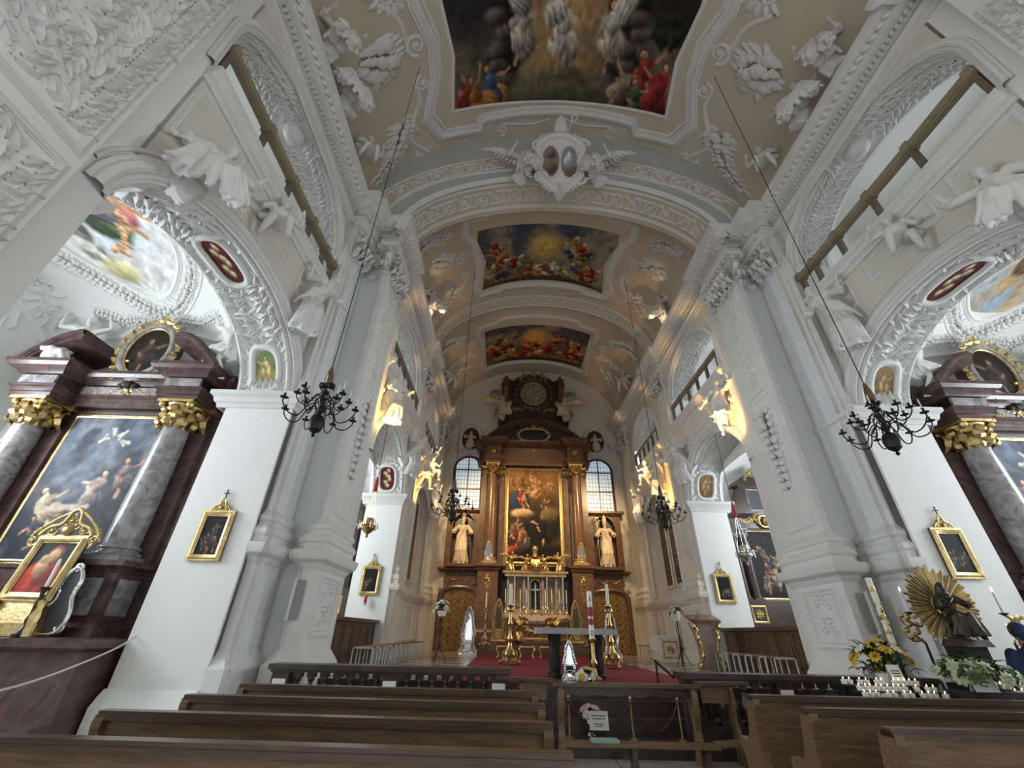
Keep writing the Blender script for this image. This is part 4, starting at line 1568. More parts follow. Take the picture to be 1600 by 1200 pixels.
def figure(hip=(0, 0, .93), chest=None, head=None, hands=((.32, -.18, .85), (-.32, -.18, .85)), feet=((.1, -.02, .06), (-.1, -.02, .06)),
           robe='long', face=(0, -1, -.05), voxel=.017, epole=((.6, .7, -.4), (-.6, .7, -.4)), kpole=(0, -1, .1), child=False, seed=1, cloak=True, mitre=False, hair='short', bare=False):
    """human figure standing at the origin, looking to -y; joints in metres"""
    mb = MB()
    hip = Vector(hip)
    chest = Vector(chest) if chest else hip+Vector((0, .01, .40))
    up_ = (chest-hip).normalized()
    neck = chest+up_*.17
    face = Vector(face).normalized()
    head = Vector(head) if head else neck+up_*.15+face*.03
    side = up_.cross(-face)
    side = side-up_*side.dot(up_)
    side.normalize()
    if side.x < 0:
        side = -side
    k = 1.35 if child else 1.
    # trunk
    ftube(mb, [hip-up_*.12, hip, lerp(hip, chest, .5), chest, chest+up_*.12, neck], [.15*k, .165*k, .135*k, .165*k, .13, .055], 8, .0 if bare else .075, seed, 30, .74)
    mb.tube([neck-up_*.05, head], [.055, .05], 10)
    # head with nose, brow, chin, ears, hair
    hs = 1.22 if child else 1.
    rot = (face*-1).to_track_quat('Y', 'Z').to_matrix()
    mb.ell(head, (.078*hs, .095*hs, .115*hs), 14, 10, rot)
    mb.ell(head+rot@Vector((0, -.05, -.075))*hs, (.045*hs, .045*hs, .04*hs), 8, 6, rot)
    mb.tube([head+rot@Vector((0, -.09, .025))*hs, head+rot@Vector((0, -.118, -.022))*hs], [.012*hs, .019*hs], 6)
    mb.ell(head+rot@Vector((0, -.088, -.055))*hs, (.026*hs, .016*hs, .009*hs), 6, 5, rot)
    mb.ell(head+rot@Vector((0, -.08, .038))*hs, (.06*hs, .02*hs, .012*hs), 6, 5, rot)
    for sg in (-1, 1):
        mb.ell(head+rot@Vector((sg*.08, .005, -.005))*hs, (.014*hs, .025*hs, .035*hs), 6, 5, rot)
        mb.ell(head+rot@Vector((sg*.032, -.083, .018))*hs, .013*hs, 6, 5)
    rg = random.Random(seed)
    for i in range(34 if not mitre else 10):
        a = rg.uniform(0, 2*pi)
        e = rg.uniform(.05, 1.45)
        p = Vector((cos(a)*cos(e)*.085, sin(a)*cos(e)*.1+.015, sin(e)*.125+.0))*hs
        if p.y < -.04 and p.z < .085*hs:
            continue
        mb.ell(head+rot@p, .03*hs, 6, 4)
    if hair == 'long':
        for i in range(10):
            a = rg.uniform(.2, pi-.2)
            p = Vector((cos(a)*.085, sin(a)*.085+.02, -.03))
            mb.tube([head+rot@p, head+rot@(p*1.15+Vector((0, .02, -.12))), head+rot@(p*1.3+Vector((0, .03, -.2)))], [.03, .03, .015], 6)
    if hair == 'veil':
        ftube(mb, [head+Vector((0, .02, .12)), head+Vector((0, .03, .05)), head+Vector((0, .06, -.1)), head+Vector((0, .06, -.3))], [.05, .11, .13, .2], 6, .05, seed)
    if mitre:
        v = []
        for z, a, b in ((.05, .09, .1), (.12, .1, .1), (.24, .085, .07), (.36, .02, .03)):
            v.append((z, a, b))
        pts = []
        for z, a, b in v:
            for i in range(12):
                pts.append(head+rot@Vector((a*cos(2*pi*i/12), b*sin(2*pi*i/12), z)))
        f = [(i*12+j, i*12+(j+1) % 12, (i+1)*12+(j+1) % 12, (i+1)*12+j) for i in range(3) for j in range(12)]
        f += [tuple(range(11, -1, -1)), tuple(36+j for j in range(12))]
        mb.add(pts, f)
        for i in range(14):     # beard
            p = Vector((rg.uniform(-.05, .05), -.075+rg.uniform(-.02, .02), rg.uniform(-.2, -.07)))
            mb.ell(head+rot@p, (.022, .022, .035), 6, 5)
    # arms
    for i, sg in enumerate((1, -1)):
        sh = chest+up_*.09+side*sg*.185*(1.1 if child else 1)
        el, wr = ik(sh, hands[i], .29, .26, epole[i])
        a = 1.2 if child else 1.
        mb.ell(sh, .07*a, 10, 8)
        if bare or child:
            mb.tube([sh, lerp(sh, el, .4), el, lerp(el, wr, .3), wr], [.062*a, .058*a, .046*a, .048*a, .028*a], 12)
        else:
            ftube(mb, [sh, lerp(sh, el, .5), el, lerp(el, wr, .45)], [.075, .085, .088, .1], 5, .1, seed+i, 18)
            mb.tube([el, lerp(el, wr, .4), wr], [.045, .045, .028], 10)
        hand(mb, wr, wr-el, 1.15)
    # legs and robe
    an = []
    for i, sg in enumerate((1, -1)):
        hj = hip-up_*.06+side*sg*.09
        kn, ft = ik(hj, feet[i], .45, .45, kpole if not isinstance(kpole[0], tuple) else kpole[i])
        an.append((hj, kn, ft))
        a = 1.3 if child else 1.
        if bare or child or robe != 'long':
            mb.tube([hj, lerp(hj, kn, .4), kn, lerp(kn, ft, .35), ft], [.095*a, .088*a, .06*a, .062*a, .036*a], 12)
        if robe == 'seated':
            ftube(mb, [hj, lerp(hj, kn, .5), kn, lerp(kn, ft, .5), lerp(kn, ft, .92)], [.14, .13, .11, .12, .15], 6, .17, seed+i*2, 32)
        if robe == 'seated':
            dk = (kn-hj).normalized()
            for q in range(5):
                aq = 2*pi*q/5+seed+i
                o1 = Vector((cos(aq)*.13, sin(aq)*.06, abs(sin(aq))*.11))
                mb.tube([hj+o1, lerp(hj, kn, .6)+o1*.95, kn+o1*.8, lerp(kn, ft, .5)+Vector((cos(aq)*.12, sin(aq)*.11-.02, 0)), lerp(kn, ft, .93)+Vector((cos(aq)*.15, sin(aq)*.13, 0))], [.02, .03, .03, .032, .036], 6)
        fd = (ft-kn).normalized()
        fw_ = Vector((face.x, face.y, 0)).normalized() if abs(fd.z) > .5 else fd
        mb.tube([ft-fw_*.04, ft+fw_*.07-Vector((0, 0, .012)), ft+fw_*.16-Vector((0, 0, .03))], [.04*a, .042*a, .022*a], 8)
    if robe == 'seated':
        # cloth hanging between and beside the knees
        for q in range(5):
            t = q/4
            a = lerp(an[0][1], an[1][1], t)
            b = lerp(an[0][2], an[1][2], t)
            mb.tube([lerp(hip, a, .5), a+Vector((0, 0, -.02)), lerp(a, b, .5)+Vector((.02*sin(q*3), -.02, 0)), lerp(a, b, .9)], [.08, .085, .07, .05], 8)
    if robe == 'long':
        fc = (an[0][2]+an[1][2])/2
        kc = (an[0][1]+an[1][1])/2
        ftube(mb, [hip+up_*.08, hip-up_*.08, lerp(hip, kc, .5), kc, lerp(kc, fc, .5), fc+Vector((0, .01, -.02))], [.15, .19, .2, .215, .24, .27], 8, .17, seed, 48, .8)
        mb.tube([an[0][1]+face*.03, an[0][1]+face*.06-Vector((0, 0, .1))], [.1, .06], 8)
        for q in range(11):
            a = 2*pi*q/11+seed
            w = [Vector((cos(a+.25*sin(q*2+j))*rr, sin(a+.25*sin(q*2+j))*rr*.8, 0)) for j, rr in enumerate((.165, .195, .215, .25, .275))]
            mb.tube([hip+up_*.02+w[0], lerp(hip, kc, .5)+w[1], kc+w[2], lerp(kc, fc, .5)+w[3], fc+w[4]], [.018, .03, .034, .036, .04], 6)
    if robe == 'short':
        kc = (an[0][1]+an[1][1])/2
        ftube(mb, [hip+up_*.06, hip-up_*.06, lerp(hip, kc, .5), lerp(hip, kc, .85)], [.15, .19, .24, .28], 7, .2, seed, 36, .8)
    if robe == 'cloth':
        ftube(mb, [hip+side*.14+up_*.02, hip+face*.12, hip-side*.16-up_*.06, hip-side*.34-up_*.16], [.08, .12, .1, .05], 5, .15, seed)
    if cloak:
        # mantle: broad folds from one shoulder across the hip
        a = chest+up_*.12+side*.15
        b = hip+up_*.05-side*.2
        for q in range(5):
            o = (q-2)*.045
            mb.tube([a+side*o*.5+face*.02, lerp(a, b, .5)+face*(.13+.01*q)+up_*o, b+face*.06+up_*o*1.2, b-side*.05-up_*(.25+.05*q)+face*.02], [.03, .038, .045, .03], 8)
        bk = -face
        ftube(mb, [chest+up_*.1+bk*.07, lerp(chest, hip, .5)+bk*.12, hip+bk*.16-up_*.2, hip+bk*.2-up_*.5-side*.1], [.12, .17, .2, .22], 6, .16, seed+3, 26, .55)
    return remesh(mb, voxel, 1)
def wing_mesh(span=.8, drop=.5, seed=1):
    """a wing in the xz-plane growing to +x from the origin"""
    mb = MB()
    mb.tube([(0, 0, 0), (span*.3, .02, span*.22), (span*.62, .02, span*.3), (span*.95, 0, span*.2)], [.05, .055, .045, .02], 8)
    for row, (L, y, n) in enumerate(((drop, 0, 10), (drop*.62, -.025, 9), (drop*.34, -.045, 8))):
        for i in range(n):
            t = i/(n-1)
            p = Vector((span*(.06+.86*t), y, span*(.04+.26*sin(pi*min(1, t*.75+.05)))))
            a = -pi/2+t*1.05
            mb.leaf(p, (cos(a), 0, sin(a)), (0, -1, 0), L*(.72+.38*t), .13*span*(1-.15*row), .12, 5)
            mb.leaf(p+Vector((0, .02, 0)), (cos(a), 0, sin(a)), (0, 1, 0), L*(.7+.38*t), .13*span, .05, 4)
    me = bpy.data.meshes.new('wing')
    me.from_pydata(mb.v, [], mb.f)
    me.polygons.foreach_set('use_smooth', [True]*len(me.polygons))
    return me
WING = wing_mesh()
FIG = dict(
    # angel half sitting on an arch, one leg stretched, one arm out
    recline=figure(hip=(0, 0, .45), chest=(.06, .02, .83), hands=((.62, -.12, 1.05), (-.45, -.2, .55)), feet=((.42, -.3, .02), (-.3, -.42, -.15)), robe='seated', kpole=(0, -1, .7), seed=3, hair='long', face=(.2, -1, -.1)),
    # angel leaning forward, arm reaching down
    lean=figure(hip=(0, 0, .9), chest=(.14, -.1, 1.26), hands=((.5, -.35, .85), (-.25, -.1, 1.62)), feet=((.18, -.05, .05), (-.2, .0, .1)), robe='long', seed=5, hair='long', face=(.35, -1, -.3)),
    # striding angel, arm raised
    stride=figure(hip=(0, 0, .95), chest=(.03, 0, 1.35), hands=((.45, -.2, 1.75), (-.5, -.15, 1.05)), feet=((.16, -.2, .05), (-.2, .1, .08)), robe='short', seed=8, hair='long', face=(.3, -1, 0)),
    dance=figure(hip=(0, 0, .95), chest=(-.05, 0, 1.35), hands=((.2, -.25, 1.05), (-.42, -.25, 1.2)), feet=((.12, -.05, .05), (-.1, -.25, .1)), robe='long', seed=11, hair='short', face=(-.35, -1, -.15)),
    putto=figure(hip=(0, 0, .62), chest=(.02, 0, .9), hands=((.42, -.2, 1.02), (-.4, -.15, .72)), feet=((.24, -.3, .12), (-.2, -.1, .02)), robe='cloth', child=True, seed=13, cloak=False, kpole=(0, -1, .4)),
    atlant=figure(hip=(0, 0, .62), chest=(.02, 0, 1.02), hands=((.32, .02, 1.5), (-.45, -.05, 1.35)), feet=((.1, 0, .0), (-.1, 0, .0)), robe='long', bare=True, cloak=False, seed=17, face=(.1, -1, .1), epole=((1, 0, .2), (-1, 0, .2))),
    bishop=figure(hip=(0, 0, .95), chest=(0, .0, 1.36), hands=((.3, -.25, 1.15), (-.33, -.16, 1.22)), feet=((.1, -.02, .06), (-.1, -.02, .06)), robe='long', mitre=True, seed=19),
    seat=figure(hip=(0, 0, .5), chest=(0, .03, .9), hands=((.3, -.42, .78), (-.42, -.2, 1.0)), feet=((.18, -.5, .05), (-.16, -.55, .0)), robe='seated', seed=23, kpole=(0, -1, .8), hair='long'),
    kneel=figure(hip=(0, 0, .5), chest=(0, -.08, .9), hands=((.18, -.42, 1.0), (.06, -.42, .95)), feet=((.12, .3, .06), (-.12, .2, .06)), robe='seated', seed=29, kpole=(0, -1, -.4)),
    madonna=figure(hip=(0, 0, .45), chest=(0, .03, .85), hands=((.22, -.32, .8), (-.2, -.34, .72)), feet=((.2, -.42, .02), (-.2, -.42, .02)), robe='seated', seed=31, kpole=(0, -1, .8), hair='veil', voxel=.02),
)
NAMES = []
def statue(kind, m, loc, rz=0., sc=1., wings=0, label='', cat='statue', group=None, rx=0., ry=0., mirror=False, wm=None, name='stucco_angel'):
    e = empty(name, loc)
    e.rotation_euler = (rx, ry, rz)
    e.scale = (-sc if mirror else sc, sc, sc)
    tag(e, label, cat, group)
    me = FIG[kind]
    o = bpy.data.objects.new('figure', me if (me.materials and me.materials[0] == M[m]) else me.copy())
    COL.objects.link(o)
    o.parent = e
    o.data.materials.clear()
    o.data.materials.append(M[m])
    if not FIG[kind].materials:
        FIG[kind] = o.data
    if wings:
        z = {'recline': .95, 'seat': 1.0, 'kneel': 1.0, 'putto': 1.0, 'madonna': .95, 'lean': 1.35}.get(kind, 1.42)
        for sg in (1, -1):
            w = bpy.data.objects.new('wing', WING.copy() if not WING.materials else WING)
            if WING.materials and WING.materials[0] != M[wm or m]:
                w.data = WING.copy()
            w.data.materials.clear()
            w.data.materials.append(M[wm or m])
            COL.objects.link(w)
            w.parent = e
            w.location = (sg*.06, .13, z)
            w.scale = (sg*wings, wings, wings)
            w.rotation_euler = (.1, -sg*.15, sg*.25)
    return e
# ------------------------------------------------------------------ paintings
def col(r, g, b):
    return (r/255, g/255, b/255)
def wput(mb, name, m, th, **k):       # part built in world metres, parented to an unrotated thing
    L = th.location
    mb.v = [(a-L.x, b-L.y, c-L.z) for a, b, c in mb.v]
    return mb.obj(name, m, th, **k)
def crowd(c, n, x0, x1, y0, y1, sz, pal, seed, wing=None):
    rg = random.Random(seed)
    for i in range(n):
        c.person(rg.uniform(x0, x1), rg.uniform(y0, y1), sz*rg.uniform(.75, 1.2), rg.uniform(-.9, .9), rg.choice(pal), rg.choice(pal), arm=(rg.choice((-1, 1))*rg.uniform(.5, .9), rg.uniform(-.3, .7)), wing=wing if rg.random() < .4 else None)
RED, BLUE, OCH, GRN, WHT, PINK = col(150, 52, 42), col(62, 84, 120), col(190, 130, 60), col(84, 100, 62), col(205, 196, 180), col(205, 130, 118)

# nave fresco: luminous centre figure, two dark clouds with pale figures, onlookers below
c = Canvas(300, 220, col(128, 112, 88), 4)
c.x = c.x*(2.37/c.asp)
c.y = c.y/.62
c.asp = 2.37
A = c.asp
c.clouds(col(88, 82, 76), 3, .4, .62)
c.blob(A*.5, .62, .42, .5, 0, col(190, 152, 92), .9, .1)
c.clouds(col(150, 128, 96), 5, .5, .75, .6)
c.blob(A*.1, .95, .5, .3, .3, col(58, 56, 58), .8, .2)
c.blob(A*.93, .93, .45, .25, -.4, col(52, 48, 44), .7, .2)
for sx, k in ((.24, 1), (.76, -1)):
    for i in range(9):
        t = i/8
        c.blob(A*sx+k*.06*sin(i*2.1)+k*.08*(t-.5), .30+.62*t, .13+.03*sin(i), .085, .3*k, col(58-6*(i % 3), 50, 48), .5, .5)
    for i in range(5):
        c.blob(A*sx-k*.08+.05*cos(i*2), .25+.13*i, .09, .07, 0, col(96, 84, 76), .6, .6)
c.person(A*.31, .64, .30, -.15, col(186, 176, 160), col(160, 150, 138), arm=(.7, .6))
c.blob(A*.30, .9, .1, .16, .4, col(190, 182, 168), .3, .5, .15, 6)
c.person(A*.70, .64, .30, .2, col(198, 188, 168), col(170, 160, 142), arm=(-.7, .5))
c.blob(A*.73, .88, .1, .2, -.3, col(196, 186, 170), .3, .5, .15, 6)
c.blob(A*.5, .24, .30, .12, 0, col(104, 94, 72), .4, .4)
c.person(A*.49, .62, .32, .0, col(204, 196, 180), col(184, 174, 156), arm=(.8, .1))
c.blob(A*.45, .78, .12, .1, .5, col(200, 192, 176), .3, .5, .2, 6)
c.blob(A*.5, .10, .75, .12, 0, col(98, 92, 68), .5, .3)
c.blob(A*.5, .03, .9, .06, 0, col(84, 80, 60), .5, .2)
c.person(A*.19, .16, .26, .5, col(70, 92, 124), col(168, 112, 58), arm=(.8, .2))
c.person(A*.12, .08, .26, .9, col(182, 104, 50), col(176, 116, 56), arm=(.9, .5))
c.person(A*.05, .12, .2, -.4, col(150, 64, 46), arm=(-.6, .7))
c.person(A*.79, .18, .27, -.5, col(158, 138, 116), col(124, 64, 54), arm=(-.8, .4))
c.person(A*.88, .30, .29, .2, RED, col(156, 52, 44), arm=(.8, .6))
c.person(A*.94, .2, .3, -.2, col(164, 50, 44), col(132, 44, 42), arm=(-.7, .3))
c.person(A*.86, .1, .22, .3, col(84, 98, 66), RED, arm=(.6, .1))
for i in range(16):
    c.blob(A*(.86+.12*random.random()), .62+.2*random.random(), .05, .03, random.random()*3, col(44, 44, 36), .6, .4)
def f1map(u, v):
    yy = 6.92-.05*(1-abs(2*u-1))+.05*(abs(2*u-1) > .9)
    y = 6.95+(2.2-6.95)*v
    ys = [2.2, 4.2, 5.5, 6.98]
    w = float(np.interp(y, ys, [3.5, 3.48, 3.28, 3.45]))
    return S1(-w+2*w*u, y, .015)
c.mesh('nave_fresco', f1map, FRESCO, ceiling, .9, label='dark ceiling fresco with a pale figure between two clouds')
# choir fresco
def angels_fresco(seed, tone):
    c = Canvas(200, 130, tone, seed)
    A = c.asp
    c.vgrad(col(110, 96, 70), col(70, 84, 116), .2, 1, .9)
    c.clouds(col(170, 158, 134), 3, .45, .6, .8)
    c.clouds(col(96, 92, 92), 4, .5, .7, .7)
    c.blob(A*.5, .62, .2, .25, 0, col(214, 178, 96), .9, .1)
    pal = [RED, col(168, 84, 46), BLUE, OCH, col(132, 46, 40), col(180, 150, 110), GRN]
    crowd(c, 9, .05*A, .32*A, .15, .75, .15, pal, seed+1, col(206, 170, 100))
    crowd(c, 9, .68*A, .95*A, .12, .7, .15, pal, seed+2, col(200, 150, 100))
    crowd(c, 6, .35*A, .65*A, .1, .5, .16, [RED, col(150, 44, 36), OCH, WHT], seed+3)
    c.blob(A*.5, .02, .8, .08, 0, col(70, 66, 42), .5, .2)
    return c
c = angels_fresco(12, col(120, 105, 85))
def f2map(u, v):
    y = 14.25-(14.25-10.95)*v
    w = float(np.interp(y, [10.95, 11.4, 12.6, 14.25], [2.8, 2.86, 2.55, 2.78]))
    yy = y-.22*(1-abs(2*u-1)**2)*(1-v)
    return S2(-w+2*w*u, yy, .015)
c.mesh('choir_fresco', f2map, FRESCO, ceil2, .95, label='choir ceiling fresco crowded with red and gold figures')
c = angels_fresco(33, col(150, 120, 84))
c.a = c.a*np.array([1.08, .94, .78])
def f3map(u, v):
    y = 20.6-(20.6-17.35)*v
    return S2(-2.8+5.6*u, y, .015)
c.mesh('choir_fresco', f3map, FRESCO, ceil2, 1.0, label='farthest ceiling fresco in orange and blue tones')
# chapel frescos
chap_obj = {'l': bpy.data.objects['wall_chapel_left'], 'r': bpy.data.objects['wall_chapel_right']}
for side in ('l', 'r'):
    c = Canvas(120, 180, col(222, 220, 216), 5 if side == 'l' else 9)
    A = c.asp
    if side == 'l':
        c.clouds(col(196, 204, 214), 3, .45, .65, .8)
        c.person(A*.48, .60, .30, -.9, col(206, 138, 132), col(198, 112, 108), arm=(.8, .3), wing=col(186, 160, 132))
        c.person(A*.56, .50, .26, -.7, col(128, 118, 136), col(96, 118, 86), arm=(.7, .5), wing=col(170, 140, 110))
        c.person(A*.38, .68, .22, -.4, col(120, 148, 96), col(214, 170, 140), arm=(-.7, .3))
        for x, y in ((.42, .36), (.5, .28), (.56, .24), (.36, .45)):
            c.putto(A*x, y, .06, x*9)
        for i in range(14):
            c.blob(A*(.72+.14*random.random()), .16+.26*random.random(), .06, .025, 1.2+random.random(), col(170, 172, 160), .7, .4)
        c.blob(A*.75, .12, .12, .07, 0, col(206, 196, 140), .6, .3)
    else:
        c.vgrad(col(150, 170, 190), col(206, 170, 120), .1, .6, 1.)
        c.clouds(col(196, 150, 96), 4, .45, .65, .8)
        crowd(c, 7, .15*A, .85*A, .35, .9, .2, [OCH, col(196, 140, 74), col(186, 108, 66), col(150, 110, 80)], 6, col(214, 180, 120))
        c.clouds(col(190, 180, 166), 5, .55, .75, .8)
    c.mesh('chapel_fresco', lambda u, v: SX(-1.28*(abs(1-(2*v-1)**2))**.42*(2*u-1)*(1 if side == 'r' else -1)*-1, 2.0*(1-2*v)*1.0, .012), FRESCO, chap_obj[side], 1., label='oval chapel ceiling fresco with angels')

# medallions of the chapel arch soffits
def soffit_medallion(S, ctr, a, b, kind, parent, seed):
    c = Canvas(30, 44, col(150, 160, 110) if kind == 'green' else col(96, 44, 42), seed)
    A = c.asp
    if kind == 'green':
        c.vgrad(col(206, 176, 84), col(120, 140, 92), .1, .6, 1)
        c.person(A*.5, .5, .36, 0, col(226, 186, 120), col(232, 200, 140), skin=col(232, 196, 150))
        c.line(0, .2, A, .2, .02, col(190, 140, 60))
    elif kind == 'tan':
        c.vgrad(col(120, 96, 60), col(150, 122, 80), .1, .9, 1)
        c.person(A*.5, .5, .36, 0, col(170, 136, 90), col(190, 160, 110), skin=col(196, 160, 120))
    else:
        for i in range(6):
            c.blob(A*.5+.1*sin(i*2), .2+.12*i, .1, .08, i, col(196, 176, 140), .4, .5)
    c.mesh('medallion', lambda u, v: S(ctr[0]+a*(2*v-1)*(1 if ctr[0] < 2 else -1), ctr[1]+b*(2*u-1)*sqrt(max(0., 1-abs(2*v-1)**3.)), .012), FRESCO, parent)
for root, kinds in ((bpy.data.objects['wall_left'], ('green', 'green', 'red')), (bpy.data.objects['wall_right'], ('tan', 'tan', 'red'))):
    for k, ctr, a, b in ((kinds[0], (.62, .56), .40, .2), (kinds[1], (LC-.62, .56), .40, .2), (kinds[2], (LC/2, .56), .5, .2)):
        soffit_medallion(SC, ctr, a, b, k, root, 3)
SB_, LB_ = soffit_S(CB, -CX)
for root, k in ((bpy.data.objects['wall_choir_left'], 'red'), (bpy.data.objects['wall_choir_right'], 'tan')):
    for ctr in ((.6, .6), (LB_-.6, .6)):
        soffit_medallion(SB_, ctr, .42, .26, k, root, 8)

# ------------------------------------------------------------------ frames, columns, capitals
def rect_frame(x0, z0, x1, z1, y, w, d):
    rl = Relief(lambda u, v, h: (u, y-h, v))
    rl.mould([(x0, z0), (x1, z0), (x1, z1), (x0, z1)], [(a, b*d/w) for a, b in prof_frame(w)], True)
    return rl
def column(mb, x, y, z0, z1, r, seg=20):
    H = z1-z0
    mb.lathe([(r*1.0, 0), (r*1.0, H*.3), (r*.97, H*.55), (r*.9, H*.85), (r*.86, H)], (x, y, z0), seg)
def col_base(mb, x, y, z, r, h=.3):
    mb.box(x-r*1.35, y-r*1.35, z, x+r*1.35, y+r*1.35, z+h*.3)
    mb.lathe([(r*1.3, h*.3), (r*1.35, h*.4), (r*1.3, h*.52), (r*1.12, h*.58), (r*1.1, h*.7), (r*1.2, h*.78), (r*1.18, h*.88), (r*1.03, h)], (x, y, z), 20)
def corinthian(mb, x, y, z, r, h):
    mb.lathe([(r*.86, 0), (r*.9, h*.3), (r*1.05, h*.7), (r*1.3, h*.88)], (x, y, z), 16)
    for row, (n, zz, L, o) in enumerate(((8, 0, .5, 0), (8, .2, .55, .5), (8, .5, .45, 0))):
        for i in range(n):
            a = 2*pi*(i+o)/n
            d = (cos(a), sin(a), 0)
            mb.leaf((x+d[0]*r*.88, y+d[1]*r*.88, z+h*zz), (d[0]*.3, d[1]*.3, 1), d, h*L, r*.75, .7, 4)
    for sx in (-1, 1):
        for sy in (-1, 1):
            mb.ell((x+sx*r*1.05, y+sy*r*1.05, z+h*.84), (r*.25, r*.25, r*.25), 8, 6)
    mb.box(x-r*1.35, y-r*1.35, z+h*.9, x+r*1.35, y+r*1.35, z+h)

# ------------------------------------------------------------------ high altar
HA = empty('high_altar', (0, 21.4, .75))
tag(HA, 'towering brown marble high altar with gilded columns and a clock on top', 'altar')
for k in range(3):
    mb = MB()
    mb.box(-2.5+.2*k, 19.1+.33*k, .75+.15*k, 2.5-.2*k, 21.9, .9+.15*k)
    wput(mb, 'altar_step', 'altarwood', HA)
mb = MB()
mb.box(-1.5, 20.35, 1.2, 1.5, 21.3, 2.08)
wput(mb, 'mensa_block', 'altarwood', HA)
mb = MB()
mb.box(-1.62, 20.26, 2.08, 1.62, 21.3, 2.16)
wput(mb, 'mensa_top', 'altarwood', HA)
mb = MB()
n = 26
for i in range(n):
    x0, x1 = -1.64+3.28*i/n, -1.64+3.28*(i+1)/n
    mb.add([(x0, 20.24, 2.17), (x1, 20.24, 2.17), (x1, 20.235, 1.98), ((x0+x1)/2, 20.235, 1.90), (x0, 20.235, 1.98)], [(0, 4, 3, 2, 1)])
mb.box(-1.64, 20.24, 2.16, 1.64, 20.9, 2.172)
wput(mb, 'altar_cloth', mat('altar_lace', (.55, .42, .40), .8), HA)
mb = MB()
rl = Relief(lambda u, v, h: (u, 20.35-h, v))
rl.mould([(-1.3, 1.3), (1.3, 1.3), (1.3, 1.85), (-1.3, 1.85)], prof_frame(.08), True)
for sg in (-1, 1):
    rl.acanthus((sg*.15, 1.55), 0 if sg > 0 else pi, .8, sg)
    rl.acanthus((sg*.6, 1.45), 0 if sg > 0 else pi, .6, -sg)
rl.rosette((0, 1.57), .2, 8)
wput(rl, 'antependium_ornament', 'gold', HA)
mb = MB()
mb.box(-1.75, 21.3, .75, 1.75, 21.95, 4.2)
wput(mb, 'retable_wall', 'black', HA)
AZ = 4.3
for s in (-1, 1):
    mb = MB()
    a, b = sorted((s*1.72, s*2.68))
    mb.box(a, 20.95, .75, b, 21.95, 4.0)
    mb.sweep([(a, 21.95), (a, 20.95), (b, 20.95), (b, 21.95)], [(0, .75), (-.0, .75)] if False else [(0, .9), (.1, .9), (.1, 1.5), (.04, 1.6), (0, 1.62)][::1])
    wput(mb, 'column_pedestal', 'altarwood', HA)
    mb = MB()
    mb.sweep([(b, 21.95), (b, 20.95), (a, 20.95), (a, 21.95)], [(0, 3.95), (-.06, 3.98), (-.1, 4.08), (-.17, 4.14), (-.17, 4.24), (0, 4.28)])
    mb.box(a-.02, 20.93, 4.2, b+.02, 21.95, 4.28)
    wput(mb, 'pedestal_cornice', 'altarwood', HA)
    rl = Relief(lambda u, v, h: (u, 20.95-h, v))
    cx = s*2.2
    rl.rosette((cx, 3.62), .17, 6)
    rl.garland([(cx, 3.5), (cx+.03, 3.0), (cx-.02, 2.55)], lambda t: .26-.16*t, 0, .8)
    rl.acanthus((cx, 3.6), .4, .24, 1)
    rl.acanthus((cx, 3.6), pi-.4, .24, -1)
    wput(rl, 'gilded_drop', 'gold', HA)
    # columns
    x = s*2.17
    mb = MB()
    col_base(mb, x, 21.25, 4.28, .27, .3)
    wput(mb, 'column_base', 'goldpaint', HA)
    mb = MB()
    column(mb, x, 21.25, 4.55, 8.6, .27)
    wput(mb, 'column', 'altarcol', HA)
    mb = MB()
    corinthian(mb, x, 21.25, 8.58, .27, .62)
    wput(mb, 'capital', 'gold', HA)
    for xx, w in ((1.66, .13), (2.62, .14)):
        mb = MB()
        mb.box(s*xx-w, 21.45, 4.28, s*xx+w, 21.95, 8.6)
        wput(mb, 'pilaster', 'altarwood', HA)
        mb = MB()
        for i in range(4):
            mb.leaf((s*xx-w+.04+i*w*.55, 21.43, 8.6), (0, -.2, 1), (0, -1, 0), .5, w*.6, .6, 4)
        mb.box(s*xx-w*1.1, 21.42, 9.1, s*xx+w*1.1, 21.95, 9.2)
        wput(mb, 'capital', 'gold', HA)
mb = MB()
mb.box(-1.55, 21.6, 4.28, 1.55, 21.95, 9.2)
wput(mb, 'back_panel', 'altarwood', HA)
c = Canvas(130, 200, col(52, 42, 34), 21)
A = c.asp
c.blob(A*.45, .92, .5, .26, 0, col(150, 104, 52), .9, .1)
c.clouds(col(96, 72, 50), 4, .48, .65, .6)
crowd(c, 10, .08*A, .92*A, .72, .95, .07, [col(150, 104, 66), col(176, 130, 84), col(120, 80, 52)], 3)
c.blob(A*.25, .62, .12, .13, .4, col(34, 54, 78), .3, .4)
c.person(A*.28, .66, .13, .3, col(140, 50, 46), col(36, 58, 84), arm=(.8, .1))
crowd(c, 5, .3*A, .85*A, .55, .75, .08, [col(166, 124, 84), col(190, 150, 110), col(86, 60, 48)], 8)
c.blob(A*.3, .5, .14, .05, 0, col(186, 154, 112), .5, .4)
c.blob(A*.65, .35, .28, .16, .2, col(28, 26, 28), .6, .3)
c.person(A*.68, .33, .17, .1, col(24, 24, 30), col(36, 34, 38), arm=(-.8, .3))
c.blob(A*.8, .5, .12, .08, .3, col(104, 84, 52), .7, .3)
crowd(c, 7, .05*A, .4*A, .12, .36, .09, [col(130, 62, 50), col(66, 76, 96), col(160, 112, 76), col(110, 90, 74)], 5)
c.blob(A*.12, .12, .08, .05, 0, col(170, 60, 60), .4, .4)
c.blob(A*.7, .08, .4, .1, 0, col(20, 20, 24), .6, .2)
c.mesh('altarpiece_painting', lambda u, v: (-1.36+2.72*u, .17, 3.65+4.7*v), PAINT, HA, .95)
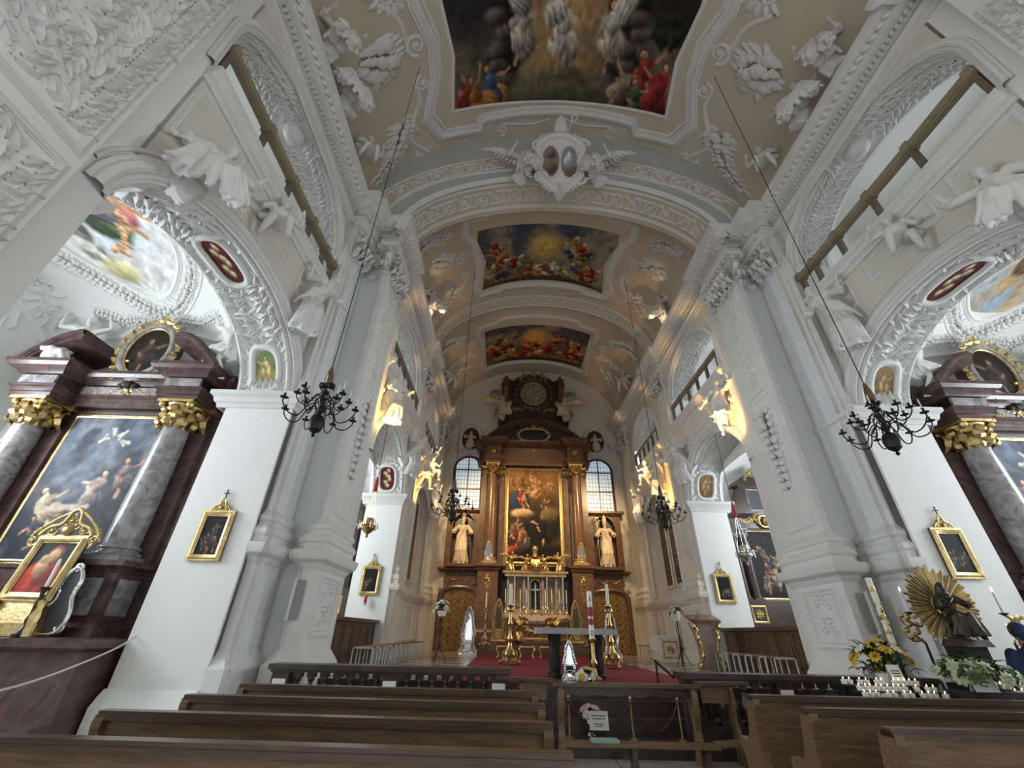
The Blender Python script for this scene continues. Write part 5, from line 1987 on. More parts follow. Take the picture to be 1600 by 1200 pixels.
rl = rect_frame(-1.42, 4.36, 1.42, 9.14, 21.62, .2, .3)
wput(rl, 'painting_frame', 'gold', HA)
ap = [(-3.0, 22), (-3.0, 21.5), (-2.75, 21.3), (-2.6, 21.3), (-2.6, 20.85), (-1.74, 20.85), (-1.74, 21.35), (1.74, 21.35), (1.74, 20.85), (2.6, 20.85), (2.6, 21.3), (2.75, 21.3), (3.0, 21.5), (3.0, 22)]
mb = MB()
mb.sweep(ap, [(-.3, 9.2), (.0, 9.2), (.0, 9.36), (.06, 9.4), (.06, 9.48), (-.03, 9.5), (-.03, 10.15), (.05, 10.2), (.2, 10.32), (.26, 10.44), (.3, 10.5), (.3, 10.58), (-.3, 10.62)])
wput(mb, 'entablature', 'altarwood', HA)
mb = MB()
mb.box(-2.7, 21.3, 9.2, 2.7, 22, 10.62)
wput(mb, 'entablature_core', 'altarcol', HA)
rl = Relief(lambda u, v, h: (u, 21.36-h, v))
for s in (-1, 1):
    rl.garland([(s*(.1+1.3*t), 10.05-.42*sin(pi*t)) for t in lin(0, 1, 9)], .13, 0, .8)
    rl.garland([(s*1.4, 10.05), (s*1.42, 9.6)], .12, 0, .8)
rl.rosette((0, 10.05), .22, 7)
wput(rl, 'gilded_swag', 'gold', HA)
for s in (-1, 1):
    rl = Relief(lambda u, v, h: (u, 20.88-h, v))
    rl.rosette((s*2.17, 9.82), .2, 7)
    wput(rl, 'gilded_rosette', 'gold', HA)
# curved gable
gp = lambda x: 10.6+1.35*(1-(abs(x)/2.75)**2.2)
xs_ = lin(-2.75, 2.75, 31)
mb = MB()
poly = [(x, gp(x)) for x in xs_]+[(2.75, 10.58), (-2.75, 10.58)]
mb.prism(poly, lambda u, v, d: (u, 21.3+d, v), 0, .65)
wput(mb, 'gable', 'darkbrown', HA)
rl = Relief(lambda u, v, h: (u, 21.3-h, v))
rl.mould([(x, gp(x)-.1) for x in xs_], [(a, b*2.2) for a, b in prof_frame(.3)])
wput(rl, 'gable_cornice', 'altarwood', HA)
rl = Relief(lambda u, v, h: (u, 21.2-h, v))
rl.mould(oct_pts((0, 10.95), .82, .36, 28), prof_round(.12), True)
for s in (-1, 1):
    rl.acanthus((s*.75, 10.75), (0 if s > 0 else pi)+s*.5, .5, s)
    rl.acanthus((s*.75, 11.15), (0 if s > 0 else pi)-s*.2, .45, -s)
    rl.spiral((s*.4, 11.36), .13, 1.2, 0, s, .03)
rl.rosette((0, 11.42), .18, 6)
wput(rl, 'cartouche_frame', 'gold', HA)
mb = MB()
mb.prism(oct_pts((0, 10.95), .8, .34, 28), lambda u, v, d: (u, 21.2+d, v), 0, .08)
wput(mb, 'cartouche', 'black', HA)
# clock storey
body = [(-2.0, 11.6), (-2.05, 12.6), (-1.75, 13.0), (-1.9, 14.4), (-1.6, 14.75), (-1.2, 14.6), (-.9, 14.85), (0, 15.15), (.9, 14.85), (1.2, 14.6), (1.6, 14.75), (1.9, 14.4), (1.75, 13.0), (2.05, 12.6), (2.0, 11.6)]
mb = MB()
mb.prism(body, lambda u, v, d: (u, 21.4+d, v), 0, .5)
wput(mb, 'clock_storey', 'darkbrown', HA)
for s in (-1, 1):
    mb = MB()
    mb.box(s*1.62-.16, 21.15, 12.6, s*1.62+.16, 21.5, 14.2)
    mb.box(s*1.62-.22, 21.1, 14.2, s*1.62+.22, 21.5, 14.32)
    mb.lathe([(.1, 0), (.2, .12), (.22, .3), (.08, .4), (.1, .48), (.02, .6)], (s*1.62, 21.3, 14.32), 10)
    wput(mb, 'clock_pillar', 'altarwood', HA)
    rl = Relief(lambda u, v, h: (u, 21.15-h, v))
    rl.garland([(s*1.62, 14.05), (s*1.62, 13.2)], .2, 0, .7)
    wput(rl, 'gilded_drop', 'gold', HA)
    rl = Relief(lambda u, v, h: (u, 21.4-h, v))
    rl.spiral((s*1.98, 12.35), .3, 1.4, pi/2, -s, .07)
    rl.acanthus((s*1.2, 12.5), pi/2+s*.3, .7, s)
    rl.acanthus((s*1.95, 13.5), pi/2, .7, -s)
    wput(rl, 'gilded_scroll', 'goldpaint', HA, kind='stuff')
ck = (0, 13.6)
mb = MB()
mb.prism([(ck[0]+1.12*cos(2*pi*i/36), ck[1]+1.12*sin(2*pi*i/36)) for i in range(36)], lambda u, v, d: (u, 21.25+d, v), 0, .3)
wput(mb, 'clock_case', 'altarwood', HA)
mb = MB()
mb.prism([(ck[0]+.72*cos(2*pi*i/36), ck[1]+.72*sin(2*pi*i/36)) for i in range(36)], lambda u, v, d: (u, 21.2+d, v), 0, .06)
dial = wput(mb, 'clock_dial', mat('clock_dial', (.30, .25, .17), .5), HA)
rl = Relief(lambda u, v, h: (u, 21.22-h, v))
rl.mould([(ck[0]+.95*cos(2*pi*i/40), ck[1]+.95*sin(2*pi*i/40)) for i in range(40)], prof_round(.2, .8), True)
wput(rl, 'clock_ring', 'darkbrown', HA)
rl = Relief(lambda u, v, h: (u, 21.2-h, v))
rl.mould([(ck[0]+.76*cos(2*pi*i/40), ck[1]+.76*sin(2*pi*i/40)) for i in range(40)], prof_round(.07), True)
rl.mould([(ck[0]+.42*cos(2*pi*i/40), ck[1]+.42*sin(2*pi*i/40)) for i in range(40)], prof_round(.025), True)
for i in range(18):
    a = 2*pi*i/18
    rl.lf((ck[0]+1.06*cos(a), ck[1]+1.06*sin(a)), a+1.1, .22, .12, 1.)
for s in (-1, 1):
    rl.acanthus((s*.35, 14.75), (0 if s > 0 else pi)+s*.7, .6, -s)
    rl.spiral((s*.55, 15.0), .16, 1.2, 0, s, .04)
rl.rosette((0, 14.95), .22, 7)
wput(rl, 'clock_ornament', 'goldpaint', HA)
# hour numerals (roman) as strokes
mb = MB()
ROM = ['XII', 'I', 'II', 'III', 'IIII', 'V', 'VI', 'VII', 'VIII', 'IX', 'X', 'XI']
for h, t in enumerate(ROM):
    a = pi/2-2*pi*h/12
    rd = Vector((cos(a), 0, sin(a)))
    tg = Vector((sin(a), 0, -cos(a)))
    cc = Vector((ck[0], 21.185, ck[1]))
    wd = {'I': .032, 'V': .06, 'X': .06}
    tot = sum(wd[q] for q in t)
    u = -tot/2
    for q in t:
        m_ = u+wd[q]/2
        lo, hi = cc+rd*.47, cc+rd*.67
        if q == 'I':
            mb.bar(lo+tg*m_, hi+tg*m_, .012, .012)
        elif q == 'V':
            mb.bar(hi+tg*(m_-.022), lo+tg*m_, .013, .012)
            mb.bar(hi+tg*(m_+.022), lo+tg*m_, .009, .012)
        else:
            mb.bar(hi+tg*(m_-.022), lo+tg*(m_+.022), .013, .012)
            mb.bar(hi+tg*(m_+.022), lo+tg*(m_-.022), .009, .012)
        u += wd[q]
wp = wput(mb, 'clock_numerals', 'ink', HA, kind='stuff')
wp.parent = dial
for ang, L, w in ((pi/2-2*pi*(2.17/12), .36, .035), (pi/2-2*pi*(10.5/60), .52, .025)):
    mb = MB()
    d = Vector((cos(ang), 0, sin(ang)))
    cc = Vector((ck[0], 21.17, ck[1]))
    mb.bar(cc-d*.1, cc+d*L, w, .012)
    mb.bar(cc+d*L*.6, cc+d*L*.8, w*2.2, .012)
    wput(mb, 'clock_hand', 'ink', HA).parent = dial
# tabernacle: little columned temple in gold, marble and silver
TB = empty('tabernacle', (0, 20.95, 2.17))
tag(TB, 'glittering gilded tabernacle with small columns and a white crucifix niche', 'tabernacle')
mb = MB()
mb.box(-1.35, 20.85, 2.17, 1.35, 21.28, 2.4)
mb.box(-1.4, 20.75, 3.72, 1.4, 21.3, 3.86)
mb.box(-1.5, 20.7, 3.86, 1.5, 21.3, 3.96)
wput(mb, 'cornice', 'goldpaint', TB)
mb = MB()
mb.box(-1.3, 21.15, 2.4, 1.3, 21.3, 3.72)
wput(mb, 'back_wall', 'palemarble', TB)
for i, x in enumerate((-1.25, -.95, -.52, -.33, .33, .52, .95, 1.25)):
    mb = MB()
    mb.lathe([(.085, 0), (.085, .06), (.06, .1), (.058, 1.1), (.05, 1.18), (.08, 1.3), (.08, 1.34)], (x, 20.92, 2.4), 10)
    wput(mb, 'column', 'silver' if i % 2 else 'palemarble', TB)
for x in (-.74, .74):
    mb = MB()
    rl = Relief(lambda u, v, h: (u, 21.13-h, v))
    rl.mould(oct_pts((x, 3.05), .16, .5), prof_round(.06), True)
    rl.garland([(x, 2.5), (x, 3.6)], .16, 0, .7)
    wput(rl, 'silver_panel', 'gold', TB)
mb = MB()
mb.prism([(-.24, 2.45), (.24, 2.45)]+[(.24*cos(pi*i/8), 3.4+.24*sin(pi*i/8)) for i in range(9)], lambda u, v, d: (u, 21.05+d, v), 0, .1)
wput(mb, 'niche', 'black', TB)
rl = Relief(lambda u, v, h: (u, 21.05-h, v))
rl.mould([(-.26, 2.45), (-.26, 3.4)]+[(-.26*cos(pi*i/10), 3.4+.26*sin(pi*i/10)) for i in range(1, 10)]+[(.26, 3.4), (.26, 2.45)], prof_frame(.1))
rl.rosette((0, 3.85), .26, 8)
for s in (-1, 1):
    rl.acanthus((s*.1, 3.75), (0 if s > 0 else pi)+s*.6, .4, s)
wput(rl, 'niche_frame', 'gold', TB)
mb = MB()
mb.bar((0, 20.95, 2.5), (0, 20.95, 3.45), .05)
mb.bar((-.2, 20.95, 3.2), (.2, 20.95, 3.2), .05)
mb.ell((0, 20.95, 3.45), .05)
mb.ell((-.2, 20.95, 3.2), .05)
mb.ell((.2, 20.95, 3.2), .05)
mb.lathe([(.2, 0), (.16, .08), (.06, .14), (.05, .3)], (0, 20.95, 2.3), 10)
wput(mb, 'crucifix', 'silver', TB)
# crown: golden pelican-like group in the middle, two gilded vases with angels
mb = MB()
mb.lathe([(.42, 0), (.45, .1), (.3, .2), (.24, .5), (.3, .62), (.12, .72), (.14, .85), (.18, .98), (.12, 1.1), (.03, 1.16)], (0, 21.0, 3.96), 12)
for i in range(10):
    a = 2*pi*i/10
    mb.leaf((.3*cos(a), 21+.3*sin(a), 4.1), (cos(a)*.6, sin(a)*.6, .8), (cos(a), sin(a), 0), .4, .2, .6)
wput(mb, 'crown_vase', 'gold', TB)
statue('kneel', 'gold', (-1.12, 20.95, 3.97), .5, .62, .7, 'gilded kneeling angel on the left end of the tabernacle cornice', name='gilded_angel')
statue('kneel', 'gold', (1.12, 20.95, 3.97), -.5, .62, .7, 'gilded kneeling angel on the right end of the tabernacle cornice', name='gilded_angel', mirror=True)
statue('kneel', 'gold', (-.42, 20.95, 3.97), .6, .55, .6, 'gilded kneeling angel just left of the central golden vase', name='gilded_angel')
statue('kneel', 'gold', (.42, 20.95, 3.97), -.6, .55, .6, 'gilded kneeling angel just right of the central golden vase', name='gilded_angel', mirror=True)
# white angels seated beside the clock
statue('seat', 'ivory', (-1.75, 20.98, 11.85), .35, 1.05, .95, 'pale seated angel with wings left of the altar clock', name='altar_angel', wm='gold')
statue('seat', 'ivory', (1.75, 20.98, 11.85), -.35, 1.05, .95, 'pale seated angel with wings right of the altar clock', name='altar_angel', wm='gold', mirror=True)

# ------------------------------------------------------------------ east wall: doors, niches with bishops, windows, medallions
def east_side(s):
    nm = 'left' if s < 0 else 'right'
    X = s*3.55
    d = struct(empty('door_%d' % (1 if s < 0 else 2), (X, 21.9, .75)))
    top = lambda u: 2.95+.28*sqrt(max(0, 1-((u-X)/.78)**2))
    poly = [(X-.72, .75), (X+.72, .75)]+[(X+.72-1.44*t, top(X+.72-1.44*t)) for t in lin(0, 1, 9)]
    mb = MB()
    mb.prism(poly, lambda u, v, q: (u, 21.86+q, v), 0, .1)
    wput(mb, 'door_leaf', 'damask', d)
    rl = Relief(lambda u, v, h: (u, 21.86-h, v))
    for i in range(4):
        for j in range(8):
            cx, cz = X-.54+.36*i, .95+.27*j
            rl.mould([(cx, cz-.12), (cx+.15, cz), (cx, cz+.12), (cx-.15, cz)], prof_round(.03), True)
            rl.blob((cx, cz), .045)
    wput(rl, 'door_pattern', 'goldpaint', d, kind='stuff')
    mb = MB()
    out = [(X-.98, .75), (X-.78, .75), (X-.78, 2.95)]+[(X-.78+1.56*t, top(X-.78+1.56*t)+.03) for t in lin(.06, .94, 9)]+[(X+.78, 2.95), (X+.78, .75), (X+.98, .75), (X+.98, 3.05), (X+.9, 3.1), (X+.6, 3.42), (X+.8, 3.5), (X+.72, 3.95), (X-.72, 3.95), (X-.8, 3.5), (X-.6, 3.42), (X-.9, 3.1), (X-.98, 3.05)]
    mb.prism(out, lambda u, v, q: (u, 21.78+q, v), 0, .22)
    wput(mb, 'door_surround', 'altarwood', d)
    rl = Relief(lambda u, v, h: (u, 21.78-h, v))
    rl.mould([(X-.86, .8), (X-.86, 2.95)]+[(X-.86+1.72*t, top(X-.78+1.56*t)+.1) for t in lin(.04, .96, 9)]+[(X+.86, 2.95), (X+.86, .8)], prof_frame(.12))
    rl.T(smooth_path([(X-.6, 3.75), (X-.3, 3.6), (X, 3.68), (X+.3, 3.6), (X+.6, 3.75)], 5), .03)
    for q in (-1, 1):
        rl.spiral((X+q*.88, 3.2), .12, 1.2, 0, q, .03)
        rl.spiral((X+q*.62, 3.78), .1, 1.2, 0, -q, .03)
    rl.rosette((X, 3.68), .1)
    wput(rl, 'surround_ornament', 'altarcol', d)
    mb = MB()
    mb.sweep([(X-.95, 22), (X-.95, 21.75), (X+.95, 21.75), (X+.95, 22)], [(0, 3.95), (.05, 3.98), (.14, 4.06), (.14, 4.14), (0, 4.16)])
    mb.box(X-.95, 21.75, 4.0, X+.95, 22, 4.15)
    wput(mb, 'surround_cornice', 'altarwood', d)
    # niche
    n = empty('statue_niche', (X, 21.9, 4.16))
    tag(n, 'brown marble niche framing the bishop statue above the %s altar door' % nm, 'niche')
    ztop = lambda u: 6.2+.5*sqrt(max(0, 1-((u-X)/.52)**2))
    mb = MB()
    out = [(X-.85, 4.16), (X-.55, 4.16), (X-.55, 6.2)]+[(X-.52+1.04*t, ztop(X-.52+1.04*t)) for t in lin(.05, .95, 9)]+[(X+.55, 6.2), (X+.55, 4.16), (X+.85, 4.16), (X+.85, 6.8), (X-.85, 6.8)]
    mb.prism(out, lambda u, v, q: (u, 21.65+q, v), 0, .35)
    wput(mb, 'niche_surround', 'altarwood', n)
    mb = MB()
    mb.box(X-.6, 21.93, 4.16, X+.6, 21.98, 6.78)
    wput(mb, 'niche_back', 'darkbrown', n)
    mb = MB()
    mb.box(X-.7, 21.35, 4.16, X+.7, 21.95, 4.3)
    wput(mb, 'niche_sill', 'altarwood', n)
    mb = MB()
    mb.sweep([(X-.9, 22), (X-.9, 21.6), (X+.9, 21.6), (X+.9, 22)], [(0, 6.72), (.06, 6.75), (.16, 6.84), (.16, 6.94), (0, 6.96)])
    mb.box(X-.9, 21.6, 6.75, X+.9, 22, 6.95)
    wput(mb, 'niche_cornice', 'altarwood', n)
    rl = Relief(lambda u, v, h: (u, 21.65-h, v))
    for q in (-1, 1):
        rl.acanthus((X+q*.35, 6.55), (0 if q > 0 else pi)+q*.3, .4, -q)
    rl.spiral((X-.2, 6.72), .12, 1.2, 0, 1, .03)
    rl.spiral((X+.2, 6.72), .12, 1.2, pi, -1, .03)
    wput(rl, 'niche_scrolls', 'goldpaint', n)
    for q in (-1, 1):
        rl = Relief(lambda u, v, h: (u, 22-h, v))
        rl.garland([(X+q*.98, 6.0), (X+q*1.0, 5.2), (X+q*.97, 4.6)], lambda t: .2-.08*t)
        wput(rl, 'stucco_drop', 'stucco', n)
    b = statue('bishop', 'ivory', (X, 21.55, 4.3), 0, 1.2, 0, 'pale bishop statue with mitre in the niche over the %s altar door' % nm, name='bishop_statue', mirror=s > 0)
    if s > 0:
        mb = MB()
        mb.tube([(.34, -.18, .05), (.34, -.18, 1.75)], .014, 6)
        mb.tube([(.34+.07*cos(a)-.0, -.18, 1.82+.07*sin(a)) for a in lin(-pi/2, pi*1.3, 10)], .014, 6)
        mb.obj('crozier', 'gold', b)
    # window
    w = struct(empty('window_%d' % (7 if s < 0 else 8), (X, 21.9, 7.0)))
    zt = lambda u: 9.2+.6*sqrt(max(0, 1-((u-X)/.68)**2))
    arcp = [(X-.68*cos(pi*i/14), 9.2+.6*sin(pi*i/14)) for i in range(15)]
    mb = MB()
    mb.prism([(X+.68, 7.0), (X-.68, 7.0)]+arcp, lambda u, v, q: (u, 21.93+q, v), 0, .03)
    wput(mb, 'pane', 'glass', w)
    mb = MB()
    mb.box(X-.03, 21.86, 7.0, X+.03, 21.94, 9.8)
    for z in (8.05, 9.1):
        mb.box(X-.68, 21.86, z-.03, X+.68, 21.94, z+.03)
    wput(mb, 'window_bars', 'altarwood', w)
    mb = MB()
    for i in range(1, 8):
        x = X-.68+1.36*i/8
        mb.bar((x, 21.91, 7.0), (x, 21.91, zt(x)-.02), .012)
    for i in range(1, 13):
        z = 7+.22*i
        h = .68 if z < 9.2 else .68*sqrt(max(0, 1-((z-9.2)/.6)**2))
        mb.bar((X-h, 21.91, z), (X+h, 21.91, z), .012)
    wput(mb, 'leading', 'lead', w)
    rl = Relief(lambda u, v, h: (u, 21.97-h, v))
    rl.mould([(X-.74, 7.0), (X-.74, 9.2)]+[(X-.74*cos(pi*i/14), 9.2+.66*sin(pi*i/14)) for i in range(1, 14)]+[(X+.74, 9.2), (X+.74, 7.0)], [(a, b*1.4) for a, b in prof_frame(.16)])
    wput(rl, 'window_frame', 'altarwood', w)
    rl = Relief(lambda u, v, h: (u, 22-h, v))
    path = [(X-.95, 7.0), (X-.95, 7.5), (X-.88, 7.7), (X-.95, 8.0), (X-.9, 9.1), (X-1.0, 9.4), (X-.7, 9.85), (X-.3, 10.05), (X, 10.12), (X+.3, 10.05), (X+.7, 9.85), (X+1.0, 9.4), (X+.9, 9.1), (X+.95, 8.0), (X+.88, 7.7), (X+.95, 7.5), (X+.95, 7.0)]
    rl.mould(smooth_path(path, 4), prof_frame(.15))
    wput(rl, 'stucco_surround', 'stucco', w)
    mb = MB()
    mb.sweep([(X-1.05, 22), (X-1.05, 21.7), (X+1.05, 21.7), (X+1.05, 22)][::-1], [(0, 9.98), (-.05, 10.0), (-.05, 10.1), (0, 10.12)])
    # medallion with half figure
    md = empty('saint_medallion', (X, 21.9, 10.2))
    tag(md, 'oval dark medallion with a pale saint above the %s altar window' % nm, 'medallion')
    mb = MB()
    mb.prism(oct_pts((X, 10.95), .5, .68, 28, 2.), lambda u, v, q: (u, 21.9+q, v), 0, .08)
    wput(mb, 'medallion_field', 'darkbrown', md)
    rl = Relief(lambda u, v, h: (u, 21.95-h, v))
    rl.mould(oct_pts((X, 10.95), .58, .76, 28, 2.), prof_frame(.18), True)
    for i in range(20):
        a = 2*pi*i/20
        rl.lf((X+.66*cos(a), 10.95+.85*sin(a)), a+1, .26, .14, 1)
    for q in (-1, 1):
        rl.spiral((X+q*.62, 10.3), .2, 1.4, 0, q, .05)
        for k in range(4):
            rl.lf((X+q*.5, 10.35), (0 if q > 0 else pi)+q*.35*k, .5, .14, .2*q)
    wput(rl, 'medallion_stucco', 'stucco', md)
    st = statue('seat', 'ivory', (X, 21.85, 10.3), 0, .8, 0, 'pale seated saint carved in the medallion over the %s altar window' % nm, name='saint_relief', mirror=s > 0)
    st.scale.y = .45
east_side(-1)
east_side(1)
# gilded relic shrines on the pedestals left and right of the tabernacle
def shrine(h, w, m1, m2, name, fieldm='mirror'):
    e = empty(name)
    def out(k):
        pts = [(-.42, 0), (-.5, .06), (-.36, .14), (-.33, .3), (-.4, .42), (-.28, .62), (-.22, .8), (-.1, .93), (0, 1.)]
        pts = [(a*w*k, b*h) for a, b in pts]
        return pts+[(-a, b) for a, b in reversed(pts[:-1])]
    mb = MB()
    mb.prism(out(.86), lambda u, v, d: (u, d, v), -.05, .05)
    mb.obj('shrine_body', m1, e)
    rl = Relief(lambda u, v, q: (u, -.05-q, v))
    rl.mould(smooth_path(out(.9), 3, True), prof_round(w*.17), True)
    for i, p in enumerate(out(.95)):
        rl.blob(p, w*.075, .02)
    rl.rosette((0, h*.96), w*.16, 6)
    rl.mould(oct_pts((0, h*.16), w*.2, h*.09, 16), prof_round(w*.07), True)
    for s in (-1, 1):
        rl.spiral((s*w*.36, h*.08), w*.13, 1.2, 0, s, w*.035)
        rl.spiral((s*w*.28, h*.36), w*.1, 1.2, 0, -s, w*.03)
    rl.obj('shrine_ornament', m2, e)
    mb = MB()
    mb.prism([(-.2*w, .3*h), (.2*w, .3*h), (.17*w, .62*h), (.08*w, .82*h), (-.08*w, .82*h), (-.17*w, .62*h)], lambda u, v, d: (u, d, v), -.075, -.05)
    mb.obj('shrine_glass', fieldm, e)
    mb = MB()
    for s in (-1, 1):
        mb.ell((s*w*.36, 0, .03), (w*.1, .08, .03))
    mb.box(-.42*w, -.1, 0, .42*w, .12, .035)
    mb.obj('shrine_foot', m2, e)
    return e
sh = shrine(.98, .5, 'silver', 'silver', 'relic_shrine')
sh.location = (-2.2, 21.0, 4.28)
tag(sh, 'silver relic shrine on the altar ledge left of the painting', 'reliquary', 'relic shrines')
s2 = shrine(.98, .5, 'goldpaint', 'gold', 'relic_shrine')
s2.location = (2.2, 21.0, 4.28)
tag(s2, 'gold relic shrine on the altar ledge right of the painting', 'reliquary', 'relic shrines')
p1 = shrine(1.6, .72, 'silver', 'silver', 'relic_pyramid')
p1.location = (-2.75, 18.75, .75)
tag(p1, 'tall silver relic pyramid on the floor before the left altar door', 'reliquary', 'relic pyramids')
p4 = shrine(1.6, .72, 'goldpaint', 'silver', 'relic_pyramid', 'ink')
p4.location = (2.75, 18.6, .75)
tag(p4, 'tall relic pyramid with dark field before the right altar door', 'reliquary', 'relic pyramids')
p2 = shrine(1.5, .66, 'goldpaint', 'goldpaint', 'relic_pyramid', 'ink')
p2.location = (-1.62, 19.95, 1.2)
tag(p2, 'golden relic pyramid with dark field on the steps left of the mensa', 'reliquary', 'relic pyramids')
place(p2, (1.62, 19.95, 1.2), 0, 'golden relic pyramid with dark field on the steps right of the mensa')
# ------------------------------------------------------------------ side altars of the chapels
def side_altar(label, seed):
    X0 = -9.46
    th = empty('side_altar', (X0, 8.0, 0))
    tag(th, label, 'altar')
    mb = MB()
    mb.box(-11.9, 6.55, 0, -7.1, 8.25, .38)
    wput(mb, 'altar_step', 'redmarble', th)
    mb = MB()
    mb.fbox(-11.7, 6.85, .38, -7.12, 8.25, 1.22, .08)
    wput(mb, 'mensa_block', 'redmarble', th)
    mb = MB()
    mb.sweep([(-11.75, 8.2), (-11.75, 6.85), (-7.12, 6.85), (-7.12, 8.2)], [(-.3, 1.16), (.0, 1.16), (.06, 1.2), (.06, 1.3), (-.3, 1.32)])
    mb.box(-11.7, 6.9, 1.2, -7.15, 8.2, 1.315)
    wput(mb, 'mensa_top', 'redmarble', th)
    mb = MB()
    mb.box(-11.5, 7.95, 1.3, -7.4, 8.28, 5.4)
    wput(mb, 'retable_wall', 'redmarble', th)
    cols = (X0-1.46, X0+1.46)
    for x in cols:
        mb = MB()
        mb.box(x-.42, 7.35, 1.32, x+.42, 8.1, 2.3)
        wput(mb, 'column_pedestal', 'redmarble', th)
        mb = MB()
        mb.sweep([(x-.42, 8.1), (x-.42, 7.35), (x+.42, 7.35), (x+.42, 8.1)], [(0, 1.32), (.08, 1.32), (.08, 1.44), (.02, 1.5), (0, 1.5)])
        wput(mb, 'pedestal_foot', 'redmarble', th)
        mb = MB()
        mb.sweep([(x-.42, 8.1), (x-.42, 7.35), (x+.42, 7.35), (x+.42, 8.1)], [(-.2, 2.2), (0, 2.2), (.04, 2.26), (.12, 2.3), (.12, 2.38), (-.2, 2.4)])
        mb.box(x-.4, 7.37, 2.3, x+.4, 8.1, 2.39)
        wput(mb, 'pedestal_cornice', 'redmarble', th)
        mb = MB()
        mb.box(x-.25, 7.325, 1.6, x+.25, 7.36, 2.12)
        wput(mb, 'marble_inlay', 'palemarble', th)
        mb = MB()
        mb.prism([(7.45, 1.6), (7.85, 1.6), (7.85, 2.12), (7.45, 2.12)], lambda u, v, d: (x+.42+d, u, v), -.01, .02)
        wput(mb, 'marble_inlay', 'palemarble', th)
        mb = MB()
        col_base(mb, x, 7.66, 2.39, .26, .26)
        wput(mb, 'column_base', 'palemarble', th)
        mb = MB()
        column(mb, x, 7.66, 2.62, 4.82, .26, 24)
        wput(mb, 'column', 'palemarble', th)
        mb = MB()
        corinthian(mb, x, 7.66, 4.8, .26, .56)
        wput(mb, 'capital', 'gold', th)
        mb = MB()
        mb.box(x-.46, 7.85, 2.39, x+.46, 8.15, 4.85)
        wput(mb, 'back_pilaster', 'redmarble', th)
        mb = MB()
        for q in (-.42, -.2, .2, .42):
            mb.leaf((x+q, 7.84, 4.82), (0, -.2, 1), (0, -1, 0), .45, .2, .6)
            mb.leaf((x+q*.8, 7.82, 4.98), (0, -.3, 1), (0, -1, 0), .36, .18, .6)
        mb.box(x-.5, 7.78, 5.26, x+.5, 8.15, 5.36)
        wput(mb, 'pilaster_capital', 'gold', th)
    ep = [(-11.45, 8.25), (-11.45, 7.85), (cols[0]-.4, 7.85), (cols[0]-.4, 7.3), (cols[0]+.4, 7.3), (cols[0]+.4, 7.75), (cols[1]-.4, 7.75), (cols[1]-.4, 7.3), (cols[1]+.4, 7.3), (cols[1]+.4, 7.85), (-7.48, 7.85), (-7.48, 8.25)]
    mb = MB()
    mb.sweep(ep, [(-.3, 5.36), (0, 5.36), (0, 5.44), (.03, 5.45), (.03, 5.53), (.07, 5.56), (.07, 5.6), (-.02, 5.61), (-.02, 5.82), (.05, 5.84), (.1, 5.9), (.2, 5.96), (.24, 6.03), (.24, 6.1), (-.3, 6.12)])
    mb.box(-11.4, 7.8, 5.36, -7.5, 8.25, 6.11)
    for x in cols:
        mb.box(x-.38, 7.32, 5.36, x+.38, 8.2, 6.11)
    wput(mb, 'entablature', 'redmarble', th)
    mb = MB()
    for x in cols:
        mb.box(x-.36, 7.27, 5.63, x+.36, 7.32, 5.81)
    mb.box(cols[0]+.5, 7.72, 5.63, cols[1]-.5, 7.76, 5.81)
    wput(mb, 'frieze_inlay', 'palemarble', th)
    rl = Relief(lambda u, v, h: (u, 7.74-h, v))
    for s in (-1, 1):
        rl.garland([(X0+s*(.15+.8*t), 5.78-.14*sin(pi*t)) for t in lin(0, 1, 8)], .1, 0, .8)
    rl.rosette((X0, 5.74), .14, 7)
    wput(rl, 'gilded_swag', 'gold', th)
    mb = MB()
    mb.ell((X0-.02, 7.66, 5.86), (.12, .09, .09))
    mb.ell((X0-.16, 7.68, 5.83), (.07, .06, .06))
    mb.ell((X0+.12, 7.68, 5.83), (.07, .06, .06))
    wput(mb, 'frieze_boss', 'bronze', th)
    # broken segmental pediment
    for s, x in ((-1, cols[0]), (1, cols[1])):
        mb = MB()
        arcp = [(x-s*(-.62+1.1*t), 6.1+.78*sin(pi/2*t)) for t in lin(0, 1, 9)]
        poly = arcp+[(p[0], p[1]-.26) for p in reversed(arcp) if p[1] > 6.34]+[(arcp[2][0], 6.1)]
        mb.prism(poly, lambda u, v, d: (u, 7.15+d, v), 0, 1.0)
        rl = Relief(lambda u, v, h: (u, 7.15-h, v))
        wput(mb, 'pediment_segment', 'redmarble', th)
        rl.mould([(p[0], p[1]-.06) for p in arcp][::(1 if s > 0 else -1)], prof_frame(.16))
        wput(rl, 'pediment_moulding', 'redmarble', th)
        mb = MB()
        mb.box(x-.34, 7.35, 6.1, x+.34, 8.15, 6.3)
        wput(mb, 'pediment_block', 'redmarble', th)
    # oval upper picture
    oc = (X0+.08, 6.68)
    rl = Relief(lambda u, v, h: (u, 7.6-h, v))
    op = [(oc[0]+.52*cos(2*pi*i/32), oc[1]+.68*sin(2*pi*i/32)) for i in range(32)]
    rl.mould(op, prof_frame(.2), True)
    wput(rl, 'oval_frame', 'palemarble', th)
    rl = Relief(lambda u, v, h: (u, 7.58-h, v))
    rl.mould([(oc[0]+(p[0]-oc[0])*.86, oc[1]+(p[1]-oc[1])*.88) for p in op], prof_round(.06), True)
    for i in range(22):
        a = 2*pi*i/22
        if sin(a) > -.75:
            rl.lf((oc[0]+.62*cos(a), oc[1]+.8*sin(a)), a+1.2, .2, .14, 1.1)
            rl.blob((oc[0]+.66*cos(a), oc[1]+.84*sin(a)), .05)
